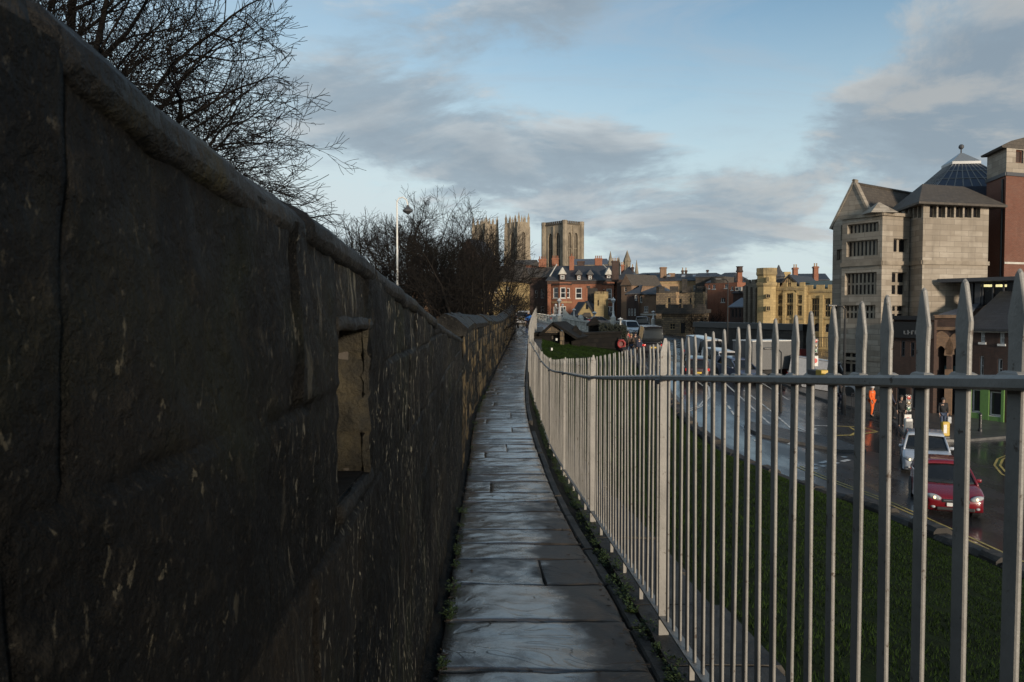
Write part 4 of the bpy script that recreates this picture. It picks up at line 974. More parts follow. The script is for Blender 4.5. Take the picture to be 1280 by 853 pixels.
    t2, fp2 = house('lean_to', 'low tan rubble gable tucked behind the brick house under the glazed storey', 'outbuilding', A, B, 1.6, zb, z1-.6, 'tan_brick', 'slate', rh=1.3, over=.1, axis='y', gable='brown_brick')
shops()
# ---------------------------------------------------------------- gold stone council building
def gold():
    zb = ZZ(434, 106); gp = 'gold'
    t = thing('stone_hall', 'sunlit golden stone hall with battlements, an octagonal tower and tall mullioned windows', 'building', (*fpx(985,112), zb)); t['kind'] = 'thing'
    # tower (octagon)
    Y = 108; cx, cy = fpx(957.5, Y+1.3); r = 1.28; zt = ZZ(340, Y); zc = ZZ(356, Y)
    oct_ = lambda r, z, ph=.18: [(cx+r*math.cos(ph+math.pi/4*k), cy+r*math.sin(ph+math.pi/4*k), z) for k in range(8)]
    mb = MB(); mb.loft([oct_(r,zb-2), oct_(r,zt)]); tw = mb.build('tower', MAT['gold_stone'], t)
    mb = MB(); mb.loft([oct_(r+.04,zc-.25), oct_(r+.16,zc), oct_(r+.16,zc+.3), oct_(r+.05,zc+.35)]); mb.build('tower_string', MAT['gold_trim'], tw)
    mb = MB(); mb.loft([oct_(r+.02,zt-.5), oct_(r+.15,zt-.3), oct_(r+.15,zt+.003)])
    mb.build('tower_cornice', MAT['gold_trim'], tw)
    P8 = oct_(r+.12, 0)
    mb = MB()
    for k in range(8): a, b = P8[k], P8[(k+1)%8]; merlons(mb, a[:2], b[:2], zt+.004, .55, .5, .4, .25)
    mb.build('tower_battlement', MAT['gold_trim'], tw)
    # tower windows: narrow twin lights on the face turned to us
    best = min(range(8), key=lambda k: (P8[k][1]+P8[(k+1)%8][1]) - .6*(P8[k][0]+P8[(k+1)%8][0])); Q = oct_(r, 0); Q = [Q[(best+1)%8], Q[best]] if Q[best][0] > Q[(best+1)%8][0] else [Q[best], Q[(best+1)%8]]
    for (x0,y0,x1,y1) in ((957,367.5,962,373),(957,382.5,962,389),(957.5,346,960,353)):
        mb = MB(); a, z0, b, z1 = hole(Q[0][:2],Q[1][:2],x0,y0,x1,y1); mb.obox(Q[0][:2],Q[1][:2],a,b,-.06,.05,z0,z1); w_ = mb.build('window', MAT['gold_trim'], tw)
        mb = MB(); m = (a+b)/2; mb.obox(Q[0][:2],Q[1][:2],a+.1,m-.05,-.09,-.064,z0+.1,z1-.08); mb.obox(Q[0][:2],Q[1][:2],m+.05,b-.1,-.09,-.064,z0+.1,z1-.08); mb.build('pane', MAT['glass_far'], w_)
    # left return with buttresses, their shade painted in as a greyer stone
    A, B = fpx(931.5, 112.5), fpx(951, 109); z1 = ZZ(354.5, 112)
    mb = MB()
    for a, b in ((A,B),): facade(mb, a, b, zb-2, z1)
    L = unit(A,B)[0]; C2 = along(A,B,0,8); facade(mb, C2, A, zb-2, z1); mb.poly([(*A,z1),(*B,z1),(*along(A,B,L,8),z1),(*C2,z1)])
    lw_ = mb.build('return_wall', MAT['shaded_gold_stone'], t)
    for f in (.0,.30,.62): mb = MB(); mb.obox(A,B,f*L,f*L+.55,-.35,-.003,zb-1,z1-.4-.5*f); mb.build('buttress', MAT['shaded_gold_stone'], t)
    mb = MB(); merlons(mb, A, B, z1+.003, .5, .6, .5, .3); mb.build('battlement', MAT['shaded_gold_stone'], t)
    # three light front
    A, B = fpx(967, 109.6), fpx(1005, 107); z1 = ZZ(358.5, 108)
    def front(A, B, z1, wins, D, low=()):
        fp = footprint(A,B,D); hs = [hole(A,B,*w[:4]) for w in wins]; hl = [(*hole(A,B,*w[:4]), 'round') for w in low]
        mb = MB(); facade(mb, A, B, zb-2, z1, hs+hl, .35)
        for i in (1,2,3): facade(mb, fp[i], fp[(i+1)%4], zb-2, z1)
        mb.build('wall', MAT['gold_stone'], t)
        for w_, h in zip(wins, hs): window(t, A, B, h, .28, w_[4], w_[5], 'gold_trim', 'glass_far', .12, .13)
        for w_, h in zip(low, hl): window(t, A, B, h, .28, 2, 2, 'darkgrey', 'glass_far', .08, .08)
        L = unit(A,B)[0]; mb = MB(); merlons(mb, A, B, z1+.003, .55, .65, .5, .3); mb.build('battlement', MAT['gold_stone'], t)
        for z, h, o in ((z1-.35,.28,.15),): mb = MB(); mb.obox(A,B,-.05,L+.05,-o,-.003,z-h/2,z+h/2); mb.build('string_course', MAT['gold_trim'], t)
        return fp, L
    fp, L = front(A, B, z1, [(972,369,978.2,380,2,2),(972,382.5,978.2,395,2,2),(982.5,367,991.5,379,3,2),(982.5,381,991.5,395,3,2),(995.5,369,1002,380,2,2),(995.5,382,1002,395,2,2)], 12)
    mb = MB(); mb.obox(A,B,0,L,-.15,-.003,ZZ(398.5,108)-.12,ZZ(398.5,108)+.12); mb.build('string_course', MAT['gold_trim'], t)
    for x in (980.5, 993.7): s, _ = fs_(A,B,x); mb = MB(); mb.obox(A,B,s-.2,s+.2,-.28,-.003,zb,ZZ(366,108)); mb.build('buttress', MAT['gold_stone'], t)
    s, z = fs_(A,B,987,364.5); mb = MB()
    pr = None
    for k in range(11):
        q = math.pi*k/10; c = (s-math.cos(q)*.95, z+math.sin(q)*.75-.3)
        if pr: mb.hexa([(*along(A,B,p[0],d),p[1]+h) for h in (0,.2) for p, d in ((pr,-.12),(c,-.12),(c,-.004),(pr,-.004))])
        pr = c
    mb.build('hood_mould', MAT['gold_trim'], t)
    # gable above it with strapwork, set back, dark slates either side
    Ag, Bg = fpx(971, 112), fpx(1001, 110); zg = z1-.4; ap = ZZ(344.5, 111)
    mb = MB(); gable_tri(mb, Ag, Bg, zg, ap-zg, .3); mb.build('gable', MAT['tan_brick'], t)
    Lg = unit(Ag,Bg)[0]; P = lambda s, d, z: (*along(Ag,Bg,s,d), z); mb = MB(); 
    mb.slab([P(-.9,-.25,zg-.2),P(Lg/2,-.25,ap+.15),P(Lg/2,10,ap+.15),P(-.9,10,zg-.2)],.2); mb.slab([P(Lg/2,-.25,ap+.15),P(Lg+.9,-.25,zg-.2),P(Lg+.9,10,zg-.2),P(Lg/2,10,ap+.15)],.2); mb.build('roof', MAT['slate'], t)
    for f, h in ((.3,.35),(.42,.6),(.5,.85),(.58,.6),(.7,.35)): mb = MB(); s = f*Lg; mb.obox(Ag,Bg,s-.06,s+.06,-.06,-.003,zg,zg+(ap-zg)*(1-abs(f-.5)*2)-.25); mb.build('gable_strap', MAT['gold_trim'], t)
    # right wing with big transomed windows and round basement arches
    A, B = fpx(1005.5, 108.2), fpx(1044, 105.5); z2 = ZZ(361.5, 107)
    fp, L = front(A, B, z2, [(1013.8,373,1023.4,396.5,3,3),(1029.7,373,1037.5,396.5,2,3)], 9, [(1017.5,404,1026,414.5),(1031,405,1038,415.5)])
    mb = MB(); mb.obox(A,B,0,L,-.18,-.003,ZZ(398,107)-.1,ZZ(398,107)+.1); mb.build('string_course', MAT['gold_trim'], t)
    for x in (1007.5, 1010.5, 1027): s, _ = fs_(A,B,x); mb = MB(); mb.obox(A,B,s-.22,s+.22,-.3,-.003,zb,ZZ(369,107)); mb.build('pilaster', MAT['gold_stone'], t)
    mb = MB(); zr = ZZ(351,112); P = lambda s, d, z: (*along(A,B,s,d), z)
    mb.slab([P(-.5,.4,z2+.15),P(L,.4,z2+.15),P(L,5.5,zr),P(-4.5,5.5,zr),P(-4.2,2.5,z2+1.0)],.15); mb.build('roof', MAT['slate_green'], t)
    # ridge turret, stacks, dark roofs behind
    x, y = fpx(972.5, 116); z = ZZ(354,116); mb = MB(); mb.lathe([(.8,z-1),(.75,z+.8),(1.0,z+.9),(.9,z+1.2),(.35,z+1.9),(.08,z+2.6)], (x,y,0), 8); mb.build('roof_turret', MAT['darkgrey'], t)
    x, y = fpx(983.5, 117); chimney(t, x, y, ZZ(350,117), ZZ(340,117), .85*1, .8, 0, 'gold_stone')
    # iron railing in front of the basement
    mb = MB(); A3, B3 = along(A,B,-1,-1.2), along(A,B,L,-1.2); 
    for i in range(22): mb.obox(A3,B3,i*.22,i*.22+.05,0,.05,zb,zb+1.25)
    mb.obox(A3,B3,0,5,0,.05,zb+1.25,zb+1.32); tag(mb.build('area_railing', MAT['black'], at=(*A3,zb)), 'black iron railing before the basement arches of the golden hall', 'railing')
gold()
for (x0,x1,Y,ya,yr,st,lab) in ((997,1035,140,350,341,[(994,335,338,3.4),(1019.5,333.5,341,3.2)],'dark slate roofed block with two red chimney stacks behind the golden hall'),):
    A, B = fpx(x0,Y), fpx(x1,Y-1); t, fp = house('terrace_house', lab, 'house', A, B, 9, R(50,120), ZZ(ya,Y), 'dark_brick', 'slate', rh=(ya-yr)*Y/1000, over=.2)
    for px, py, pb, w_ in st: x, y = fpx(px, Y-1); chimney(t, x, y, ZZ(356,Y), ZZ(py,Y), .75*1.0, .8, 2, 'red_brick')
# ---------------------------------------------------------------- old houses in the middle
def mid():
    # retaining wall along the street
    A, B = fpx(868, 79), fpx(1004, 63); zt0, zt1 = ZZ(405.5,79), ZZ(405.5,63); L = unit(A,B)[0]; mb = MB(); n = 16
    for i in range(n):
        s0, s1 = L*i/n, L*(i+1)/n-.0; z = lerp(zt0,zt1,(i+.5)/n); mb.obox(A,B,s0,s1+.0,0,.6,z-6,z-.25)
    mb2 = MB(); mb2.obox(A,B,-.1,L+.1,-.12,.75,min(zt0,zt1)-.26,max(zt0,zt1))
    c = along(A,B,L/2); t = thing('retaining_wall', 'long dark brick retaining wall in front of the golden hall', 'wall', (*c, R(*c))); t['kind'] = 'thing'
    mb3 = MB(); mb3.obox(A,B,0,L,0,.6,-7,min(zt0,zt1)-.262); mb3.build('brickwork', MAT['dark_stone'], t); mb2.build('wall_coping', MAT['black'], t)
    # crenellated stone tower house
    A, B = fpx(820, 124), fpx(881.5, 122); zb = R(22,110); 
    t, fp = house('stone_tower_house', 'old battlemented rubble tower house with pale quoins in the middle distance', 'building', A, B, 9, zb, ZZ(366,122), 'rubble', 'flat', wins=[(834,372,838,386,1,2),(848,373,852,386,1,2),(861,372,864.5,386,1,2)], frame='gold_trim', glass='glass_far')
    mb = MB()
    for i in (3,0,1): merlons(mb, fp[i], fp[(i+1)%4], ZZ(366,122)+.25, .75, 1.0, .8, .4); mb.obox(fp[i], fp[(i+1)%4], 0, unit(fp[i],fp[(i+1)%4])[0], 0, .4, ZZ(366,122)+.004, ZZ(366,122)+.26)
    mb.build('battlement', MAT['dark_stone'], t)
    L = unit(A,B)[0]; mb = MB(); rnd = random.Random(2)
    for x in (846.5, 866, 880.5):
        s, _ = fs_(A,B,x); z = zb; k = 0
        while z < ZZ(368,122): w_ = .5 if k % 2 else .3; mb.obox(A,B,max(0,s-w_/2),min(L,s+w_/2),-.05,-.003,z,z+.42); z += .45; k += 1
    o = mb.build('quoins', MAT['tan_brick'], t); o['kind'] = 'stuff'
    mb = MB(); merl = ZZ(352,123); mb.obox(*[(p[0],p[1]) for p in (fpx(852,122.5), fpx(857,122.3))],0,.7,0,.7,ZZ(366,122),ZZ(349,122)); mb.build('chimney', MAT['dark_stone'], t)
    # low battlemented annexe in front
    A, B = fpx(827, 112), fpx(880, 110); zb = R(20,105); z1 = ZZ(391.5,111)
    t, fp = house('stone_lodge', 'low dark stone lodge with heavy battlements and an arched doorway below the tower house', 'building', A, B, 6, zb, z1, 'rubble', 'flat', wins=[(837,404.5,844,412,2,2),(850,403,857,418,1,1,'round'),(860.5,399.5,862.5,402.5,1,1)], frame='gold_trim', glass='glass_far')
    mb = MB(); L = unit(A,B)[0]; mb.obox(A,B,-.7,L+.3,-.5,-.003,z1-.1,z1+.7); mb.obox(A,B,-.7,L+.3,.0,6,z1+.004,z1+.55); mb.build('parapet', MAT['dark_stone'], t)
    mb = MB(); merlons(mb, along(A,B,-.7,-.5), along(A,B,L+.3,-.5), z1+.703, .5, .9, .6, .4); mb.build('battlement', MAT['dark_stone'], t)
    mb = MB(); n = 22
    for i in range(n): s = L*i/n; mb.obox(A,B,s,s+.16,-.3,-.003,z1-.4,z1-.103)
    o = mb.build('corbels', MAT['rubble'], t); o['kind'] = 'stuff'
    # brown brick house with hipped slate roof
    A, B = fpx(798.5, 134), fpx(836, 132); zb = R(20,125)
    t, fp = house('brick_house', 'brown brick house with a hipped slate roof and sash windows left of the tower house', 'house', A, B, 8, zb, ZZ(367.5,133), 'brown_brick', 'slate', rh=1.6, inset=(3,3), over=.4, wins=[(804.8,383,810,390.5,2,2),(821.8,370,826,376,1,2),(826.8,370,831,376,1,2),(802.5,397,812,404,2,1),(800,370,802.4,378,1,2)], wl=[], sill='offwhite')
    mb = MB(); L = unit(A,B)[0]; mb.obox(A,B,.3,L-.3,-.2,-.003,ZZ(394.6,132),ZZ(392.4,132)); mb.build('fascia', MAT['offwhite'], t)
    A, B = fpx(783, 133.5), fpx(798.3, 133.2)
    t, fp = house('brick_house', 'dark shadowed brick house joining the hipped roof house on its left', 'house', A, B, 8, zb, ZZ(367,133), 'dark_brick', 'slate', rh=1.5, inset=(3,.3), over=.3, wins=[(785.5,386,787.5,395,1,2),(788.8,386,790.8,395,1,2),(792.5,386,794.5,395,1,2),(793.5,369,796,376,1,2)])
    # long tan range behind with skylights
    A, B = fpx(809, 165), fpx(886, 161); zb = 0
    t, fp = house('brick_range', 'long sunlit tan brick range with a dark roof, skylights and stacks', 'building', A, B, 10, zb, ZZ(350.5,162), 'tan_brick', 'slate', rh=1.5*1.0+.1, over=.25, wins=[(815,358,819.5,365,2,2),(866,357,870,365,2,2),(876,357,880,365,2,2)], string=(ZZ(353.5,162),))
    for px in (834.5, 853, 867): 
        s, z = fs_(A,B,px,347); mb = MB(); P = lambda s, d, zz: (*along(A,B,s,d), zz); mb.slab([P(s-.35,.6,z+.22),P(s+.35,.6,z+.22),P(s+.35,1.5,z+.62),P(s-.35,1.5,z+.62)],.08); mb.build('skylight', MAT['glass_sky'], t)
    for px, Y, pa, pb, w_ in ((829,166,334,352,1.25),(839.5,166,341.5,350,1.2)): x, y = fpx(px,Y); chimney(t, x, y, ZZ(352,Y), ZZ(pa,Y), w_, .9, 0, 'brown_brick')
    for px in (853, 857.2): x, y = fpx(px,168); chimney(t, x, y, ZZ(350,168), ZZ(338,168), .4, .4, 1, 'dark_brick')
    # dark roofs behind on the left
    A, B = fpx(795, 172), fpx(815, 170); t, fp = house('terrace_house', 'narrow dark brick house in front of the far thin spire', 'house', A, B, 8, 0, ZZ(343,171), 'dark_brick', 'slate', rh=.5, over=.2)
    # big dark roofed house with pale verge
    A, B = fpx(884, 152), fpx(911, 149); z1 = ZZ(353,150)
    t, fp = house('gabled_house', 'dark slate roofed house with a flat topped roof behind the red brick block', 'house', A, B, 10, 0, z1, 'dark_brick', None, wins=[(889,355,892.5,361,2,2)])
    mb = MB(); v = hip_roof(mb, fp, z1+.003, 2.0, .3, (1.2,1.6)); mb.build('roof', MAT['slate'], t)
    A2, B2 = fpx(869, 158), fpx(905, 156); t, fp = house('gabled_house', 'grey ridge roof with a little vent just behind the skylight range', 'house', A2, B2, 7, 0, ZZ(346,157), 'dark_stone', 'slate', rh=.9, over=.2, inset=(.2,2.2))
    x, y = fpx(884, 160); chimney(t, x, y, ZZ(341,160), ZZ(337.5,160), .35, .35, 0, 'dark_brick')
    # red brick block
    A, B = fpx(880.5, 134), fpx(921, 128); zb = R(30,110)
    t, fp = house('brick_block', 'sunlit red brick block with a flat top between tower house and golden hall', 'building', A, B, 9, zb, ZZ(354,131), 'red_brick', 'flat', wins=[(884.5,356.5,886.8,361,1,2),(890,356,894,361.5,2,2),(905,355.5,909.5,360.5,2,2),(913,358.5,916,363,1,2),(900.5,372.5,906,378,2,2)], sill='offwhite')
    mb = MB(); Y=133; A2, B2 = fpx(888,136), fpx(905,134.5); mb.obox(A2,B2,0,unit(A2,B2)[0],0,4,ZZ(354,135)-.1,ZZ(346,135)); mb.build('roof_box', MAT['tile_brown'], t)
    # gabled dark house with very tall stack
    A, B = fpx(916, 128), fpx(936, 126); 
    t, fp = house('brick_house', 'dark brick house with a very tall round topped chimney stack', 'house', A, B, 9, zb, ZZ(366,127), 'dark_brick', 'slate', rh=2.6, over=.2, axis='x', inset=(2.5,.3), wins=[(920.5,358.5,924.5,363.5,2,2)][:0])
    x, y = fpx(924.5, 129); z = ZZ(333,129); mb = MB(); mb.obox((x-.36,y),(x+.36,y),0,.72,0,.72,ZZ(372,129),z-1.0); ch = mb.build('chimney', MAT['red_brick'], t); mb = MB(); mb.lathe([(.5,z-1.0),(.62,z-.8),(.5,z-.6),(.48,z-.2),(.62,z),(.3,z)],(x,y+.36,0),10); mb.build('chimney_cap', MAT['dark_brick'], ch)
    mb = MB(); A2, B2 = fpx(920.5,126.8), fpx(924.5,126.5); mb.obox(A2,B2,0,.55,-.6,1,ZZ(364,127),ZZ(359,127)); d = mb.build('dormer', MAT['offwhite'], t); mb = MB(); mb.obox(A2,B2,.09,.46,-.63,-.603,ZZ(363.3,127),ZZ(359.8,127)); mb.build('pane', MAT['glass'], d)
    A, B = fpx(912, 118), fpx(933, 116); 
    t, fp = house('outbuilding', 'low brick range with a pale shining slate roof against the golden hall', 'outbuilding', A, B, 7, zb-1, ZZ(383.5,117), 'dark_brick', 'slate_blue', rh=1.35, over=.2, wins=[(914.5,386,917,397,1,2),(919,386,921.5,397,1,2),(923.5,386,926,397,1,2),(928,386,930.5,397,1,2)], glass='glass_far', frame='darkgrey')
    # jumble behind the red house on its right
    A, B = fpx(776.5, 150), fpx(789, 148); 
    t, fp = house('gabled_house', 'tall narrow brown gable house right beside the red mansion', 'house', A, B, 8, 0, ZZ(356.5,149), 'brown_brick', 'tile_brown', rh=2.0, axis='y', gable='brown_brick', over=.2, wins=[(782,349,786.5,353.5,2,1)][:0]+[(780,359,783,364.5,1,2)])
    A, B = fpx(771, 158), fpx(794, 157); t, fp = house('gabled_house', 'steep dark roofed house with red stack behind the red mansion', 'house', A, B, 9, 0, ZZ(349,157), 'dark_brick', 'slate', rh=2.8, over=.2, inset=(2,2))
    x, y = fpx(769, 154); chimney(t, x, y, ZZ(352,154), ZZ(326,154), 1.25, 1.0, 3, 'dark_brick'); x, y = fpx(778, 162); chimney(t, x, y, ZZ(350,162), ZZ(331,162), .6, .6, 2, 'red_brick')
    x, y = fpx(790.5, 160); chimney(t, x, y, ZZ(350,160), ZZ(334,160), .45, .45, 1, 'dark_brick')
mid()
# ---------------------------------------------------------------- red mansion across the bridge
def mansion():
    Y = 160; zb = .0; A, B = fpx(684.5, 161), fpx(776, 159); z1 = ZZ(350.5, 160)
    t = thing('brick_mansion', 'three storey red brick mansion with bay windows, dormers and a hipped slate roof', 'house', (*fpx(730,164), zb)); t['kind'] = 'thing'
    fp = footprint(A,B,11); L = unit(A,B)[0]
    w1 = [(719.3,360,727.3,373.5),(738,360.5,742,372),(687,385,690.5,396.5)]
    hs = [hole(A,B,*w) for w in w1]; mb = MB(); facade(mb, A, B, zb-1, z1, hs, .2)
    for i in (1,2,3): facade(mb, fp[i], fp[(i+1)%4], zb-1, z1)
    mb.build('wall', MAT['red_brick'], t)
    for h in hs: window(t, A, B, h, .15, 1, 2, 'white', 'glass', .14, .1, sill='offwhite')
    # two canted bays
    for x0, x1, x2, x3, ws in ((690, 699.5, 708.5, 714, [(691,359.5,697.5,373),(700,359.5,707,373),(708.6,360,712.6,372.5),(691.5,383,697,397),(700,383,707.5,397)]), (748.5, 757, 767, 771.5, [(749.5,361.5,755.5,373),(758,361,764.5,374),(766.5,361,770,374),(757.5,383,768,397.5)])):
        p = [fpx(x0,160.6), fpx(x1,158.6), fpx(x2,158.4), fpx(x3,160.0)]; zt = ZZ(353,159); mb = MB(); rec = []
        for a, b in zip(p, p[1:]):
            hh = []
            for w_ in ws:
                cx = (w_[0]+w_[2])/2; s, _ = fs_(a,b,cx); Lw = unit(a,b)[0]
                if 0 < s < Lw:
                    h = hole(a,b,*w_); h = (max(h[0],.12), h[1], min(h[2],Lw-.12), h[3])
                    if h[2]-h[0] > .3: hh.append(h); rec.append((a,b,h))
            facade(mb, a, b, zb-1, zt, hh, .2)
        mb.poly([(*q,zt) for q in p]); mb.build('bay', MAT['red_brick'], t)
        for a, b, h in rec: window(t, a, b, h, .14, 2 if h[3] < 3.5 else 1, 2, 'white', 'glass', .14, .1, sill='offwhite')
        for a, b in zip(p, p[1:]):
            Lw = unit(a,b)[0]
            for zc in (ZZ(378,159), ZZ(355.5,159)): mb = MB(); mb.obox(a,b,-.03,Lw+.03,-.12,-.003,zc-.16,zc+.16); mb.build('bay_cornice', MAT['tan_brick'] if zc < 5 else MAT['dark_brick'], t)
    mb = MB(); mb.obox(A,B,-.1,L+.1,-.2,-.003,z1-.75,z1-.003); mb.build('eaves_cornice', MAT['dark_brick'], t)
    for x in (686.5, 773.5): s, _ = fs_(A,B,x); mb = MB(); mb.obox(A,B,max(.0,s-.4),s+.35,-.18,-.003,zb,z1-.76); mb.build('corner_pier', MAT['red_brick'], t)
    mb = MB(); zr = ZZ(331.5,163); hip_roof(mb, fp, z1+.003, zr-z1, .4, (1.9,2.3)); mb.build('roof', MAT['slate'], t)
    # pale hip flashings
    for (xa,ya,xb,yb) in ((687.5,345.5,696,331.5),(769.5,347,753.5,331.8)):
        p0 = Vector(W(xa,ya,160.2)); p1 = Vector(W(xb,yb,165.5)); mb = MB(); mb.tube([p0+Vector((0,0,.05)),p1+Vector((0,0,.12))],.12,5); mb.build('ridge_flashing', MAT['offwhite'], t)
    # dormers
    for x0, x1, ya, yb, big in ((699.5,706.5,338,350,1),(720.5,726.5,343.5,350.5,0),(734.5,740.5,343,350.5,0),(757.5,764,341,350.5,1)):
        a, b = fpx(x0,159.7), fpx(x1,159.7); zt, z0 = ZZ(yb-6.2,159.7), z1; Ld = unit(a,b)[0]; mb = MB(); hh = hole(a,b,x0+1.2,yb-5.6,x1-1.2,yb-.8); facade(mb,a,b,z0,zt+.25,[hh],.12); f2 = footprint(a,b,4)
        facade(mb,f2[1],f2[2],z0,zt+.25); facade(mb,f2[3],f2[0],z0,zt+.25); d = mb.build('dormer', MAT['dark_brick'], t); window(d, a, b, hh, .08, 1, 2, 'white', 'glass', .1, .08)
        mb = MB(); hip_roof(mb, f2, zt+.253, .9 if not big else 1.3, .22, axis='y'); gable_tri(mb, a, b, zt+.253, .85, .1, -.24); mb.build('dormer_roof', MAT['offwhite' if big else 'slate'], d)
    for px, Y2, pa, pb, w_, n in ((714.5,164,317.5,341,.95,1),(748,168,320,332,1.5,4),(678,170,321,334,1.6,4),(694,172,320,333,1.4,4),(726,172,326.5,333,1.5,0)):
        x, y = fpx(px,Y2); chimney(t, x, y, ZZ(pb,Y2), ZZ(pa,Y2)-.5*(n>0), w_, .9, n, 'red_brick' if n != 0 else 'dark_brick', 'red_brick')
    # shaded left wing
    A, B = fpx(646, 168), fpx(684, 165.5)
    t, fp = house('brick_house', 'shaded dark brick wing with brown tiled roof left of the red mansion', 'house', A, B, 9, zb, ZZ(347,167), 'dark_brick', 'tile_brown', rh=2.3, over=.3, wins=[(669,363,671.5,372.5,1,2),(676,361.5,680,373,2,2),(669,384,671.5,392,1,2),(676,383,680,392,1,2),(655,362,659,372,2,2)], nx=1)
mansion()
# ---------------------------------------------------------------- toll lodge at the bridge end
def lodge():
    zb = -.2; A, B = fpx(722.8, 141), fpx(742.5, 139.5); z1 = ZZ(392,140)
    t = thing('toll_lodge', 'small golden stone lodge with a steep gable and square battlemented turret', 'lodge', (*fpx(735,143), zb)); t['kind'] = 'thing'
    mb = MB(); L = unit(A,B)[0]; h = [hole(A,B,730,395,739,402)]; facade(mb,A,B,zb-1,z1,h,.2); fp = footprint(A,B,7)
    for i in (1,2,3): facade(mb,fp[i],fp[(i+1)%4],zb-1,z1)
    mb.build('wall', MAT['gold_stone'], t); window(t,A,B,h[0],.15,4,1,'gold_trim','glass_far',.1,.12)
    ap = ZZ(377,140); mb = MB(); gable_tri(mb,A,B,z1,ap-z1,.3); mb.build('gable', MAT['gold_stone'], t)
    mb = MB(); s, z = fs_(A,B,733.8,386); mb.obox(A,B,s-.22,s+.22,-.03,-.003,z-.1,z+.75); mb.build('gable_light', MAT['glass_far'], t)
    P = lambda s, d, z: (*along(A,B,s,d), z); mb = MB()
    mb.slab([P(-.35,-.15,z1-.3),P(L/2,-.15,ap+.12),P(L/2,7.4,ap+.12),P(-.35,7.4,z1-.3)],.14); mb.slab([P(L/2,-.15,ap+.12),P(L+.3,-.15,z1-.3),P(L+.3,7.4,z1-.3),P(L/2,7.4,ap+.12)],.14)
    # roof of the long side range to the left
    mb.slab([P(-2.4,1.2,z1-.6),P(L/2-.2,1.2,z1-.6),P(L/2-.2,4.2,ap),P(-2.0,4.2,ap)],.14); mb.build('roof', MAT['slate'], t)
    mb = MB(); a, b = along(A,B,-2.2,1.5), along(A,B,-.003,1.5); facade(mb,a,b,zb-1,z1-.5); mb.build('side_wall', MAT['dark_stone'], t)
    s0,_ = fs_(A,B,728); s1,_ = fs_(A,B,740.5); mb = MB(); mb.slab([P(s0,-.6,ZZ(396,140)),P(s1,-.6,ZZ(396,140)),P(s1-.4,-.003,ZZ(391,140)),P(s0+.4,-.003,ZZ(391,140))],.1); mb.build('porch_roof', MAT['tile_brown'], t)
    A, B = fpx(742.7, 139.3), fpx(754.5, 138.5); z2 = ZZ(367.5,139); mb = MB(); h = [hole(A,B,746,375,748.5,382.5)]; facade(mb,A,B,zb-1,z2,h,.25); fp = footprint(A,B,2.2)
    for i in (1,2,3): facade(mb,fp[i],fp[(i+1)%4],zb-1,z2)
    mb.poly([(*p,z2) for p in fp]); tu = mb.build('turret', MAT['gold_stone'], t); window(tu,A,B,h[0],.18,1,2,'gold_trim','glass_far',.06)
    mb = MB(); [merlons(mb,fp[i],fp[(i+1)%4],z2+.003,.4,.35,.25,.2) for i in (3,0,1)]; mb.build('battlement', MAT['gold_trim'], tu)
    A, B = fpx(734.2, 142.5), fpx(742, 142); z3 = ZZ(360.5,142); fp = footprint(A,B,2); mb = MB()
    for i in range(4): facade(mb,fp[i],fp[(i+1)%4],zb,z3)
    mb.poly([(*p,z3) for p in fp]); tu = mb.build('stair_turret', MAT['dark_stone'], t); mb = MB(); x, y = fpx(735.5,142.3); mb.obox((x-.3,y),(x+.3,y),0,.6,0,.6,z3,ZZ(357.5,142)); mb.build('turret_cap', MAT['dark_stone'], tu)
lodge()
